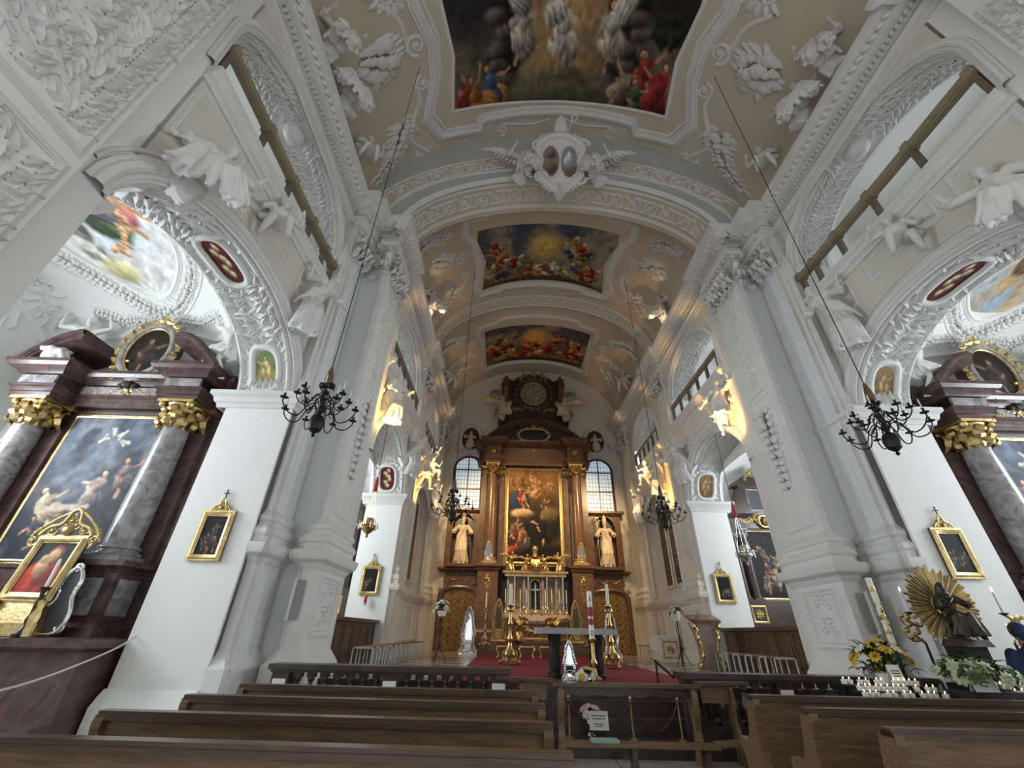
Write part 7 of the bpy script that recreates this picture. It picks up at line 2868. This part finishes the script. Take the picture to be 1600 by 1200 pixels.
# choir stalls
def stall(label):
    e = empty('choir_stall', (-5.35, 12.4, .75))
    tag(e, label, 'choir stall')
    mb = MB()
    mb.box(-.12, -2.0, 0, .12, 2.0, .92)
    mb.obj('front_wall', 'stall', e)
    mb = MB()
    mb.box(-.2, -2.06, .92, .22, 2.06, 1.0)
    mb.obj('book_ledge', 'stall', e)
    for i in range(6):
        y = -1.66+.665*i
        rl = Relief(lambda u, v, h: (.12+h, u, v))
        rl.mould([(y-.27, .12), (y+.27, .12), (y+.27, .84), (y-.27, .84)], prof_frame(.08), True)
        rl.obj('panel_moulding', 'stall', e)
    mb = MB()
    mb.box(-.85, -2.06, 0, .14, -1.98, .95)
    mb.obj('end_wall', 'stall', e)
    mb = MB()
    mb.box(-.8, -1.95, .38, -.4, 2.0, .45)
    mb.obj('bench', 'stall', e)
    return e
st_l = stall('walnut choir stall with panelled front under the left choir arch')
mirrored(st_l, 'walnut choir stall with panelled front under the right choir arch')
# steel stools in rows
def steel_stool():
    e = empty('steel_stool')
    mb = MB()
    mb.box(-.2, -.17, .40, .2, .17, .43)
    mb.obj('seat', 'seatwood', e)
    for s in (-1, 1):
        mb = MB()
        mb.tube([(-.22, s*.17, .01), (-.22, s*.17, .38), (-.2, s*.17, .405), (.2, s*.17, .405), (.22, s*.17, .38), (.22, s*.17, .01)], .014, 6)
        mb.obj('leg_loop', 'chrome', e)
    return e
so = steel_stool()
ORD = ('first', 'second', 'third', 'fourth', 'fifth', 'sixth', 'seventh', 'eighth', 'ninth', 'tenth', 'eleventh', 'twelfth')
for i in range(12):
    o = so if i == 0 else place(so, (0, 0, 0))
    o.location = (-4.42, 10.9+.6*i, .75)
    tag(o, '%s steel and wood stool of the left choir row, counted from the balustrade' % ORD[i], 'stool', 'steel stools along the choir walls')
for i in range(5):
    place(so, (4.42, 10.3+.6*i, .75), 0, '%s steel and wood stool of the right choir row, counted from the balustrade' % ORD[i])
for i in range(3):
    place(so, (4.3, 18.75+.5*i, .75), 0, '%s steel and wood stool beyond the white credence table' % ORD[i])

# ------------------------------------------------------------------ balustrades
def balustrade(x0, x1, label, posts):
    e = empty('balustrade', ((x0+x1)/2, 7.95, .1875))
    tag(e, label, 'balustrade')
    mb = MB()
    mb.box(x0, 7.8, .1875, x1, 8.1, .36)
    wput(mb, 'plinth', 'darkbrown', e)
    mb = MB()
    mb.box(x0-.03, 7.8, .915, x1+.03, 8.1, .95)
    mb.box(x0-.06, 7.76, .95, x1+.06, 8.14, 1.02)
    wput(mb, 'hand_rail', 'darkbrown', e)
    for x in posts:
        mb = MB()
        mb.box(x-.13, 7.82, .36, x+.13, 8.08, .915)
        wput(mb, 'post', 'darkbrown', e)
    bal = None
    ps = sorted(posts)
    for a, b in zip(ps[:-1], ps[1:]):
        n = max(1, int((b-a-.26)/.185))
        for i in range(n):
            x = a+.13+(b-a-.26)*(i+.5)/n
            if bal is None:
                mb = MB()
                mb.box(-.075, -.075, 0, .075, .075, .06)
                mb.lathe([(.05, .06), (.085, .17), (.08, .24), (.036, .36), (.03, .42), (.055, .46), (.05, .49)], (0, 0, 0), 8, a0=pi/8)
                mb.box(-.06, -.06, .49, .06, .06, .555)
                bal = mb.obj('baluster', 'darkbrown', e)
                o = bal
            else:
                o = bal.copy()
                COL.objects.link(o)
            o.location = (x-e.location.x, 0, .36-.1875)
    return e
balustrade(-4.92, -1.3, 'dark marble balustrade left of the choir steps', (-4.79, -3.1, -1.43))
balustrade(1.45, 5.4, 'dark marble balustrade right of the choir steps', (1.58, 3.0, 4.1, 5.27))
for i, (x, lab) in enumerate(((-4.79, 'small white card on the left end post of the left balustrade'), (-3.1, 'small white card on the middle post of the left balustrade'), (-1.43, 'small white card on the right end post of the left balustrade'), (3.0, 'small white card on the second post of the right balustrade'))):
    mb = MB()
    mb.box(-.1, -.006, -.05, .1, 0, .05)
    tag(mb.obj('notice_card', 'card', loc=(x, 7.818, .78)), lab, 'card', 'white cards on the balustrade')
# handrails slanting down the middle steps
for s, lab in ((-1, 'dark sloping handrail at the left side of the middle steps'), (1, 'dark sloping handrail at the right side of the middle steps')):
    e = empty('step_handrail', (s*1.35+.08, 8.8, .75))
    tag(e, lab, 'handrail')
    mb = MB()
    mb.tube([(0, -.55, .18), (0, .35, .36)], .025, 6)
    mb.obj('bar', 'iron', e)
    mb = MB()
    mb.tube([(0, .3, 0), (0, .3, .35)], .018, 6)
    mb.obj('support', 'iron', e)

# ------------------------------------------------------------------ pews
def pew(L, rear=True):
    """runs along +x from 0 to L; back rail at y=0, seat toward -y... people face +y"""
    e = empty('pew')
    mb = MB()
    mb.box(.06, -.02, .12, L-.06, .015, .9)
    mb.obj('back_panel', 'pew', e)
    mb = MB()
    mb.box(0, -.07, .895, L, .06, .925)
    mb.box(.0, -.055, .925, L, .045, .95)
    mb.obj('top_rail', 'pewtop', e)
    mb = MB()
    mb.box(.05, .015, .40, L-.05, .40, .44)
    mb.obj('seat', 'pew', e)
    mb = MB()
    mb.box(.06, -.35, .14, L-.06, -.2, .18)
    mb.obj('kneeler', 'pew', e)
    prof = [(-.1, 0), (.42, 0), (.44, .1), (.36, .22), (.4, .36), (.46, .44), (.42, .52), (.3, .5), (.2, .56), (.14, .7), (.1, .86), (.05, .93), (-.05, .93), (-.08, .86), (-.03, .7), (-.04, .4), (-.12, .2)]
    pr = smooth_path(prof, 3, True)
    for x in (.0, L-.07):
        mb = MB()
        mb.prism(pr, lambda u, v, d: (x+d, u, v), 0, .07)
        mb.obj('bench_end', 'pew', e)
    return e
pw = pew(3.34)
labs = ['nearest left pew at the bottom edge of the picture', 'second left pew from the camera, ending at the aisle', 'third left pew from the camera, before the front one', 'front left pew right behind the balustrade']
for i, (x, y) in enumerate(((-4.31, 3.08), (-4.33, 3.96), (-4.31, 4.88), (-4.31, 5.82))):
    o = pw if i == 0 else place(pw, (0, 0, 0))
    o.location = (x, y, 0)
    o.rotation_euler.z = -.035
    tag(o, labs[i], 'pew', 'oak pews')
pr_ = pew(3.9)
labs = ['nearest right pew at the lower right corner', 'middle right pew with curved end', 'front right pew with curved end before the votive candles']
for i, (x, y) in enumerate(((1.50, 3.94), (1.49, 4.9), (1.45, 5.85))):
    o = pr_ if i == 0 else place(pr_, (0, 0, 0))
    o.location = (x, y, 0)
    tag(o, labs[i], 'pew', 'oak pews')
# kneeling desk in the middle aisle
e = empty('kneeling_desk', (.43, 7.4, 0))
tag(e, 'dark wooden kneeling desk across the middle aisle', 'kneeler')
mb = MB()
mb.box(-1.08, -.12, .86, 1.05, .14, .9)
mb.obj('desk_top', 'pewtop', e)
mb = MB()
xs_ = lin(-1.02, 1.0, 41)
pts = [(x, .72+.035*abs(sin((x+1.02)*7.8))) for x in xs_]
mb.prism(pts+[(1.0, .86), (-1.02, .86)], lambda u, v, d: (u, d, v), .06, .09)
mb.obj('apron', 'pewtop', e)
for x in (-1.0, .9):
    mb = MB()
    mb.prism(smooth_path([(-.1, 0), (.12, 0), (.1, .2), (.05, .4), (.1, .6), (.12, .86), (-.08, .86), (-.1, .6), (-.04, .4), (-.09, .2)], 3, True), lambda u, v, d: (x+d, u, v), 0, .08)
    mb.obj('side_support', 'pew', e)
mb = MB()
mb.box(-1.02, -.42, .25, 1.05, -.2, .29)
mb.obj('kneeling_board', 'pew', e)
for x in (-.1, .85):
    mb = MB()
    mb.box(x, -.4, 0, x+.07, -.22, .25)
    mb.obj('board_leg', 'pewtop', e)
for s, x in ((-1, -1.05), (1, 1.02)):
    mb = MB()
    mb.prism([(x, -.1), (x+s*.85, .12), (x+s*.85, .3), (x, .1)], lambda u, v, d: (u, v, .9+d), 0, .04)
    mb.obj('desk_wing', 'pewtop', e)
    mb = MB()
    mb.box(min(x+s*.1, x+s*.5), .1, .68, max(x+s*.1, x+s*.5), .14, .9)
    mb.obj('wing_panel', 'pew', e)
    mb = MB()
    mb.prism(smooth_path([(-.1, 0), (.1, 0), (.08, .3), (.12, .5), (.06, .86), (-.06, .86), (-.02, .5), (-.08, .3)], 3, True), lambda u, v, d: (x+s*.5+d, u+.12, v), 0, .06)
    mb.obj('wing_support', 'pew', e)
mb = MB()
mb.prism([(1.05, -.42), (1.95, -.1), (1.95, .12), (1.05, -.2)], lambda u, v, d: (u, v, .27+d), 0, .04)
mb.obj('wing_board', 'pew', e)
mb = MB()
mb.box(1.8, -.1, 0, 1.87, .1, .27)
mb.obj('board_leg', 'pewtop', e)
mb = MB()
mb.box(-.18, -.09, 0, .18, .09, .03)
tag(mb.obj('kneeling_pad', 'tealcloth', loc=(.0, 7.09, .292)), 'pale green pad lying on the kneeling board', 'pad')
# sign with grey lettering
e = empty('notice_sign', (.05, 7.62, .192))
tag(e, 'white notice with two lines of lettering below the altar table', 'sign')
e.location = (.06, 7.73, .19)
mb = MB()
mb.prism([(-.14, .12), (.14, .12), (.14, .34), (-.14, .34)], lambda u, v, d: (u, d+.02*(v-.12)/.2, v), 0, .012)
mb.obj('board', 'card', e)
mb = MB()
rg = random.Random(2)
for z, w in ((.285, .2), (.25, .18), (.19, .14), (.165, .12)):
    x = -w/2
    while x < w/2:
        l = rg.uniform(.012, .03)
        mb.box(x, -.002+.02*(z-.12)/.2, z-.006, min(x+l, w/2), .0+.02*(z-.12)/.2, z+.008)
        x += l+.007
mb.obj('lettering', 'ink', e, kind='stuff')
mb = MB()
for s in (-1, 1):
    mb.tube([(s*.06, .03, .2), (s*.09, .08, 0)], .008, 5)
mb.obj('easel_legs', 'iron', e)
# red rope barrier
posts = [(-.75, 7.86), (-.36, 7.86), (.58, 7.86), (1.3, 7.86)]
e = empty('rope_barrier', (.1, 7.86, .1875))
tag(e, 'low brass posts with a dark red rope behind the kneeling desk', 'barrier')
for x, y in posts:
    mb = MB()
    mb.lathe([(.06, 0), (.06, .015), (.015, .03), (.013, .47), (.025, .49), (.01, .52)], (x, y, .1875), 8)
    wput(mb, 'post', 'goldpaint', e)
for (a, _), (b, _) in zip(posts[:-1], posts[1:]):
    mb = MB()
    mb.tube([(a+(b-a)*t, 7.86, .63-.34*(1-(2*t-1)**2)) for t in lin(0, 1, 12)], .016, 6)
    wput(mb, 'rope', 'redrope', e)
def vase_bouquet(name, loc, n, r, h, leafm, petals, seed, pr, vh, vr, vm, label):
    e = bouquet(name, n, r, h, leafm, petals, seed, pr)
    e.location = (loc[0], loc[1], loc[2]+vh)
    tag(e, label, 'flowers')
    mb = MB()
    mb.lathe([(vr*.6, -vh), (vr*.7, -vh+.02), (vr*.4, -vh*.7), (vr, -vh*.25), (vr*.8, .02)], (0, 0, 0), 10)
    mb.obj('vase', vm, e)
    return e
vase_bouquet('rose_arrangement', (-.02, 7.98, .1875), 16, .16, .18, 'leaf', ['pinkpetal', 'pinkpetal', 'whitepetal'], 5, .075, .2, .08, 'silver', 'blush rose arrangement in a silver vase behind the notice')
vase_bouquet('white_arrangement', (.14, 9.16, .766), 16, .17, .14, 'leaf', ['whitepetal', 'whitepetal', 'yellow'], 6, .075, .06, .1, 'silver', 'white and yellow flowers at the foot of the altar table')
e = shrine(.62, .3, 'mirror', 'silver', 'silver_easel')
e.location = (-.12, 9.42, .766)
tag(e, 'small silver rococo easel leaning under the altar table', 'easel')

# ------------------------------------------------------------------ right front: Madonna in a sunburst, votive candles, flowers
e = empty('sunburst', (5.37, 7.1, 1.99))
tag(e, 'round golden sunburst of rays behind the dark Madonna', 'sunburst')
ray0 = None
rg = random.Random(4)
for i in range(60):
    a = 2*pi*i/60
    L = .54*(1.0 if i % 2 else .9)*rg.uniform(.94, 1.04)
    mb = MB()
    d = Vector((cos(a), 0, sin(a)))
    t = Vector((-sin(a), 0, cos(a)))
    w0, w1 = .006, .052
    y = .012*(i % 2)
    v = [d*.1-t*w0+Vector((0, y, 0)), d*.1+t*w0+Vector((0, y, 0)), d*L+t*w1*.5+Vector((0, y, 0)), d*(L+.03)+Vector((0, y, 0)), d*L-t*w1*.5+Vector((0, y, 0)), d*.1+Vector((0, y-.016, 0)), d*L+Vector((0, y-.018, 0))]
    mb.add(v, [(0, 5, 6, 4), (5, 1, 2, 6), (4, 6, 3), (6, 2, 3), (0, 4, 3, 2, 1)])
    mb.obj('ray', 'gold', e)
mb = MB()
mb.lathe([(.16, -.02), (.18, 0), (.16, .02)], (0, 0, 0), 20)
hub = mb.obj('hub', 'gold', e)
hub.rotation_euler = (pi/2, 0, 0)
m_ = statue('madonna', 'bronze', (5.27, 6.9, 1.56), -.35, .56, 0, 'small dark seated Madonna with child before the golden sunburst', name='madonna_statue')
mb = MB()
mb.tube([(-.08, -.3, .62), (-.1, -.33, .78)], [.1, .08], 8)
mb.ell((-.1, -.34, .93), (.075, .08, .09), 10, 8)
mb.tube([(-.03, -.34, .8), (.1, -.42, .78)], [.035, .02], 6)
mb.tube([(-.06, -.36, .6), (.05, -.5, .5)], [.045, .025], 6)
mesh_obj('child', remesh(mb, .015, 1), 'bronze', m_)
e = empty('image_pedestal', (5.27, 6.9, 0))
tag(e, 'dark draped stand carrying the sunburst Madonna', 'pedestal')
mb = MB()
mb.box(-.3, -.1, 0, .3, .28, 1.02)
mb.obj('stand', 'black', e)
mb = MB()
mb.box(-.17, -.1, 1.02, .17, .2, 1.48)
mb.obj('column', 'black', e)
mb = MB()
mb.fbox(-.2, -.2, 1.46, .2, .2, 1.55, .03)
mb.obj('plinth', 'darkbrown', e)
mb = MB()
mb.tube([(.08, .22, 1.5), (.1, .23, 2.0)], .02, 6)
mb.obj('ray_support', 'goldpaint', e)
vase_bouquet('hydrangea_pot', (4.85, 6.55, .98), 46, .42, .16, 'leaf', ['greenpetal', 'greenpetal', 'leaf2'], 9, .1, .14, .16, 'gold', 'pale green hydrangeas in a gilt pot under the Madonna')
mb = MB()
mb.box(-.34, -.2, .0, .34, .17, .98)
tag(mb.obj('flower_table', 'black', loc=(4.85, 6.52, 0)), 'black cloth covered table holding the green hydrangeas', 'table')
vase_bouquet('yellow_bouquet', (4.2, 7.25, 0), 30, .42, .42, 'leaf', ['yellow', 'yellow', 'whitepetal'], 11, .09, 1.08, .14, 'white', 'large yellow daisy bouquet before the right choir pier')
# wall candles and brackets
e = empty('decorated_candle', (4.68, 7.5, .0))
tag(e, 'tall decorated votive candle on a dark stand left of the sunburst', 'candle')
mb = MB()
mb.lathe([(.14, 0), (.14, .03), (.03, .08), (.025, 1.38), (.07, 1.44), (.07, 1.46)], (0, 0, 0), 10)
mb.obj('stand', 'iron', e)
mb = MB()
mb.lathe([(.045, 1.46), (.045, 2.4), (.01, 2.41)], (0, 0, 0), 12)
mb.obj('wax', 'wax', e)
mb = MB()
for z in (1.6, 1.8, 2.2):
    mb.lathe([(.046, z), (.048, z+.01), (.048, z+.06), (.046, z+.07)], (0, 0, 0), 12)
for i in range(12):
    a = 2.4*i
    mb.leaf((.046*cos(a), .046*sin(a), 1.65+.035*i), (-sin(a)*.4, cos(a)*.4, 1), (cos(a), sin(a), 0), .08, .04, .4)
mb.obj('gilt_ornament', 'gold', e, kind='stuff')
def branch(loc, label, s):
    e = empty('candle_branch', loc)
    tag(e, label, 'candlestick', 'gilt candle branches')
    mb = MB()
    mb.tube(smooth_path([(0, 0, 0), (s*.1, 0, .1), (s*.02, 0, .2), (s*.14, 0, .3), (s*.06, 0, .38)], 5), .022, 7)
    mb.tube(smooth_path([(s*.02, 0, .04), (s*.16, 0, .02), (s*.24, 0, .12), (s*.16, 0, .2)], 5), .02, 7)
    mb.tube(smooth_path([(s*.1, 0, .26), (s*.2, 0, .24), (s*.24, 0, .32)], 5), .016, 7)
    for p in ((.24, .12), (.16, .2), (.24, .32), (.0, .2), (.08, .1), (.14, .3), (.2, .04)):
        mb.leaf((s*p[0], 0, p[1]), (s*.5, -.4, .6), (0, -1, .2), .1, .06, .5)
        mb.leaf((s*p[0], 0, p[1]), (-s*.5, -.3, .5), (0, -1, .2), .09, .05, .5)
    mb.obj('scrolled_branch', 'gold', e)
    mb = MB()
    mb.lathe([(.01, .36), (.055, .39), (.06, .4), (.02, .405)], (s*.06, 0, 0), 10)
    mb.obj('drip_pan', 'bronze', e)
    mb = MB()
    mb.lathe([(.016, .4), (.015, .68), (.003, .69)], (s*.06, 0, 0), 8)
    mb.obj('candle', 'whitewax', e)
    mb = MB()
    mb.lathe([(.004, .69), (.012, .71), (.008, .735), (.001, .76)], (s*.06, 0, 0), 6)
    mb.obj('flame', 'flame', e)
    mb = MB()
    mb.tube([(0, 0, .02), (0, .02, -1.48)], .018, 6)
    mb.lathe([(.12, -1.5), (.12, -1.47), (.02, -1.45)], (0, .02, 0), 10)
    mb.obj('floor_rod', 'iron', e)
branch((4.98, 7.25, 1.5), 'gilt candle branch with lit candle left of the Madonna', -1)
branch((6.08, 7.0, 1.5), 'gilt candle branch with lit candle right of the Madonna', 1)
# votive racks
def rack(x0, x1, y, label, rows, n, grp, place_words):
    e = empty('votive_rack', ((x0+x1)/2, y, 0))
    tag(e, label, 'candle rack')
    w = x1-x0
    for k in range(rows):
        mb = MB()
        mb.box(-w/2, -.05+.16*k, .86+.055*k, w/2, .09+.16*k, .88+.055*k)
        mb.obj('shelf', 'iron', e)
    for s in (-1, 1):
        mb = MB()
        mb.box(s*(w/2-.04)-.02, -.05, 0, s*(w/2-.04)+.02, .0, .86)
        mb.box(s*(w/2-.04)-.02, .16*rows-.12, 0, s*(w/2-.04)+.02, .16*rows-.07, .86+.055*rows-.05)
        mb.obj('leg', 'iron', e)
    return [(x0+w*(i+.5)/n, y+.02+.16*k, .881+.055*k, k) for k in range(rows) for i in range(n)]
spots = rack(3.28, 4.42, 6.56, 'black three step rack of votive candles left of the flower table', 3, 15, 'votive', '')
spots2 = rack(5.2, 5.56, 6.33, 'black rack of votive candles at the right edge', 3, 4, 'votive', '')
vc = None
rg = random.Random(5)
for sp_, wh in ((spots, 'on the rack left of the hydrangeas'), (spots2, 'on the rack at the right edge')):
    for (x, y, z, k) in sp_:
        if rg.random() < .14:
            continue
        if vc is None:
            vc = empty('votive_candle')
            mb = MB()
            mb.lathe([(.03, 0), (.036, .04), (.034, .052)], (0, 0, 0), 10)
            mb.obj('cup', 'whitewax', vc)
            mb = MB()
            mb.lathe([(.004, .058), (.008, .066), (.005, .076), (.001, .084)], (0, 0, 0), 6)
            mb.obj('flame', 'flame', vc)
            o = vc
        else:
            o = place(vc, (0, 0, 0))
        o.location = (x+rg.uniform(-.008, .008), y, z)
        tag(o, 'lit white votive cup on the %s step %s' % (('front', 'middle', 'back')[k], wh), 'votive candle', '%s step cups %s' % (('front', 'middle', 'back')[k], wh))
def tent_card(loc, w, h, label, text, tilt=.25, rz=0.):
    e = empty('tent_card', loc, rz)
    tag(e, label, 'card')
    mb = MB()
    mb.prism([(-w/2, 0), (w/2, 0), (w/2, h), (-w/2, h)], lambda u, v, d: (u, d+tilt*v, v), 0, .006)
    mb.prism([(-w/2, 0), (w/2, 0), (w/2, h), (-w/2, h)], lambda u, v, d: (u, d+2*tilt*h-tilt*v, v), 0, .006)
    mb.obj('card', 'card', e)
    mb = MB()
    rg = random.Random(int(w*1000))
    for z, ww in text:
        x = -ww/2
        while x < ww/2:
            l = rg.uniform(.01, .025)
            mb.box(x, tilt*z-.004, z-.006, min(x+l, ww/2), tilt*z-.001, z+.007)
            x += l+.006
    mb.obj('lettering', 'ink', e, kind='stuff')
tent_card((4.12, 6.92, 1.0), .17, .22, 'pale upright card standing among the votive candles', ((.15, .11), (.12, .12), (.09, .1)))
tent_card((4.72, 6.33, .98), .3, .16, 'white card with lettering in front of the green hydrangeas', ((.1, .16), (.06, .08)))
tent_card((5.38, 6.76, .995), .2, .13, 'white card right of the hydrangeas on the second rack', ((.08, .14),))

# visitor at the right edge
per = empty('person', (5.9, 6.72, 0), -.5)
tag(per, 'person in a dark blue jacket standing at the right edge of the picture', 'person')
pm = figure(hip=(0, 0, .93), chest=(0, -.04, 1.3), hands=((.27, -.1, .82), (-.27, -.1, .82)), feet=((.11, 0, .06), (-.11, .02, .06)), robe='none', cloak=False, seed=2, voxel=.018)
mesh_obj('body', pm, 'cloth', per)

# person: head, hair and hands in their own colours
mb = MB()
mb.ell((0, -.08, 1.625), (.09, .108, .13), 14, 10)
mb.ell((0, -.13, 1.54), (.055, .055, .05), 8, 6)
mb.tube([(0, -.18, 1.65), (0, -.212, 1.6)], [.014, .022], 6)
mb.tube([(0, -.04, 1.47), (0, -.06, 1.56)], [.066, .06], 10)
mesh_obj('head', remesh(mb, .012, 1), 'skin', per)
mb = MB()
mb.ell((0, -.05, 1.665), (.105, .118, .118), 14, 10)
mesh_obj('hair', remesh(mb, .015, 1), 'hair', per)
for sg in (1, -1):
    mb = MB()
    hand(mb, (sg*.272, -.085, .86), (0, -.12, -1), 1.45)
    mesh_obj('hand', remesh(mb, .01, 1), 'skin', per)
# hymn boards on the fronts of the choir pier pedestals
for s_, lab in ((-1, 'narrow grey board in a pale frame on the left choir pier'), (1, 'narrow grey board in a pale frame on the right choir pier')):
    e = empty('number_board', (s_*5.0, 8.22, 1.62))
    tag(e, lab, 'board', 'number boards')
    mb = MB()
    mb.box(-.07, -.012, 0, .07, 0, .62)
    mb.obj('board', mat('board_grey', (.30, .31, .30), .6) if s_ < 0 else bpy.data.materials['board_grey'], e)
    mb = MB()
    mb.box(-.105 if s_ < 0 else .07, -.06, -.02, -.07 if s_ < 0 else .105, 0, .64)
    mb.obj('board_edge', 'stucco', e)
e = empty('wall_lamp', (-5.62, 14.36, 2.12))
tag(e, 'small red wall lamp under the picture on the left choir pier', 'lamp')
mb = MB()
mb.lathe([(.035, 0), (.045, .03), (.045, .2), (.035, .22)], (0, -.08, .06), 10)
mb.obj('red_glass', 'red', e)
mb = MB()
mb.lathe([(.015, 0), (.06, .04), (.05, .06)], (0, -.08, 0), 10)
mb.bar((0, 0, .03), (0, -.08, .03), .02)
mb.obj('bracket', 'silver', e)
# ------------------------------------------------------------------ stucco figures on walls, cornices and arches
H_ = pi/2
WALL_FIGS = [
    # kind, |x|, y, z, turn, scale, wings, label stem
    ('recline', 5.66, 3.5, 6.42, .95, 1.0, 0, 'large stucco angel reclining on the crown of the %s chapel arch, nearest'),
    ('putto', 5.7, 5.0, 7.32, .9, .82, 0, 'stucco cherub perched above the middle of the %s chapel arch'),
    ('lean', 5.62, 6.75, 6.62, .8, 1.0, 0, 'stucco angel leaning over the far shoulder of the %s chapel arch'),
]
for kind, x, y, z, t, sc, w, lab in WALL_FIGS:
    for s in (-1, 1):
        statue(kind, 'stucco', (s*x, y, z), -s*t, sc, w, lab % ('left' if s < 0 else 'right'), 'sculpture', mirror=s > 0)
# figure groups sitting on the nave cornice
for s, nm in ((-1, 'left'), (1, 'right')):
    statue('seat', 'stucco', (s*5.42, 4.05, 12.15), -s*1.0, 1.0, 0, 'seated stucco figure nearest the camera on the %s nave cornice' % nm, 'sculpture', mirror=s > 0, name='stucco_figure')
    statue('recline', 'stucco', (s*5.42, 5.0, 12.12), -s*1.0, 1.0, 0, 'reclining stucco figure in the middle of the %s nave cornice' % nm, 'sculpture', mirror=s < 0, name='stucco_figure')
    statue('putto', 'stucco', (s*5.45, 6.45, 12.15), -s*.9, .85, 0, 'small stucco cherub at the far end of the %s nave cornice' % nm, 'sculpture', mirror=s > 0, name='stucco_cherub')
    statue('seat', 'stucco', (s*4.55, 12.6, 12.15), -s*1.0, .95, 0, 'seated stucco figure on the %s choir cornice beside the first choir fresco' % nm, 'sculpture', mirror=s > 0, name='stucco_figure')
    statue('putto', 'stucco', (s*4.6, 18.3, 12.15), -s*.9, .95, 0, 'stucco cherub on the %s choir cornice beside the last fresco' % nm, 'sculpture', mirror=s > 0, name='stucco_cherub')
    # choir figures: two catch the warm spotlights
    statue('stride' if s > 0 else 'dance', 'stucco', (s*4.72, 10.45, 6.35), -s*.9, .95, 0, 'stucco angel glowing in warm light behind the %s chancel pier' % nm, 'sculpture', mirror=s < 0)
    statue('lean', 'stucco', (s*4.72, 13.85, 6.0), -s*.9, .95, 0, 'pale stucco angel on the far shoulder of the %s choir arch' % nm, 'sculpture', mirror=s > 0)
    statue('dance' if s > 0 else 'stride', 'stucco', (s*4.72, 16.25, 6.3), -s*.9, 1.0, 0, 'warm lit stucco angel beside the %s choir window' % nm, 'sculpture', mirror=s > 0)
    statue('putto', 'stucco', (s*4.75, 17.6, 7.0), -s*.9, .9, 0, 'stucco cherub over the %s choir window' % nm, 'sculpture', mirror=s > 0, name='stucco_cherub')
    statue('lean', 'stucco', (s*4.75, 19.4, 5.9), -s*.9, .9, 0, 'stucco angel at the far side of the %s choir window' % nm, 'sculpture', mirror=s < 0)
    # chapel figures above the side altar
    statue('atlant', 'plaster', (s*11.1, 7.62, 6.12), -s*.3, 1.0, 0, 'bare chested stucco figure with raised arms left of the %s side altar gable' % nm if s < 0 else 'bare chested stucco figure with raised arms beyond the right side altar gable', 'sculpture', mirror=s > 0, name='stucco_atlant')
    statue('stride', 'plaster', (s*7.62, 7.45, 5.9), s*.3, .92, .9, 'winged stucco angel standing inside the %s chapel beside the side altar gable' % nm, 'sculpture', mirror=s < 0)
# coat of arms over the chancel arch
e = empty('coat_of_arms', (0, 7.82, 13.55))
e.rotation_euler.x = .45
tag(e, 'stucco coat of arms with two oval shields and a mitre over the chancel arch', 'coat of arms')
F = lambda u, v, h: (u, -.12-h, v)
out = smooth_path([(0, -.35), (-.35, -.12), (-.66, .2), (-.6, .65), (-.7, 1.05), (-.45, 1.35), (0, 1.5), (.45, 1.35), (.7, 1.05), (.6, .65), (.66, .2), (.35, -.12)], 4, True)
rl = Relief(F)
rl.mould(out, prof_round(.2, .9), True)
for s in (-1, 1):
    rl.spiral((s*.68, 1.15), .24, 1.5, 0, s, .06)
    rl.spiral((s*.6, .1), .22, 1.5, 0, -s, .06)
    rl.acanthus((s*.1, -.2), (0 if s > 0 else pi)-s*.6, .6, s)
    rl.acanthus((s*.3, 1.4), (0 if s > 0 else pi)+s*.7, .5, -s)
    rl.acanthus((s*.75, .5), (0 if s > 0 else pi)+s*.2, .5, -s)
rl.lf((0, -.1), -pi/2, .6, .34)
rl.obj('cartouche_scrolls', 'stucco', e, kind='stuff')
mb = MB()
mb.prism(out, lambda u, v, d: (u, -.12+d, v), 0, .2)
mb.obj('cartouche', 'stucco', e)
for s in (-1, 1):
    rl = Relief(F)
    o_ = [(s*.29+.29*cos(2*pi*i/20), .62+.54*sin(2*pi*i/20)) for i in range(20)]
    rl.mould(o_, prof_round(.06), True)
    rl.obj('shield_rim', 'stucco', e)
    c = Canvas(24, 36, col(140, 128, 118) if s < 0 else col(138, 146, 152), 7)
    A = c.asp
    if s < 0:
        c.blob(A*.5, .3, .25, .2, 0, col(112, 92, 80), .3, .4)
        c.blob(A*.5, .72, .2, .14, 0, col(110, 96, 86), .3, .4)
    else:
        c.blob(A*.5, .2, .4, .16, 0, col(124, 104, 90), .2, .2)
        c.blob(A*.5, .6, .1, .2, .2, col(206, 206, 202), .2, .3)
        c.blob(A*.32, .5, .08, .16, 0, col(200, 200, 196), .2, .3)
    c.mesh('shield_field', lambda u, v: (s*.29+.28*(2*u-1)*sqrt(max(0, 1-(2*v-1)**2)), -.135, .62+.53*(2*v-1)), FRESCO, e)
mb = MB()
mb.lathe([(.2, 0), (.22, .12), (.2, .3), (.1, .5), (.02, .6)], (0, -.2, 1.5), 12, 1, .6)
mb.obj('mitre', 'stucco', e)
mb = MB()
mb.tube([(.15, -.15, 1.3), (.35, -.2, 1.95)]+[(.42+.09*cos(a), -.2, 2.02+.09*sin(a)) for a in lin(pi, -pi*.6, 9)], .025, 6)
mb.obj('crozier', 'stucco', e)
statue('seat', 'stucco', (-1.12, 7.62, 13.45), .5, 1.05, 1.0, 'winged stucco angel holding the left side of the coat of arms', 'sculpture')
statue('seat', 'stucco', (1.12, 7.62, 13.45), -.5, 1.05, 1.0, 'winged stucco angel holding the right side of the coat of arms', 'sculpture', mirror=True)
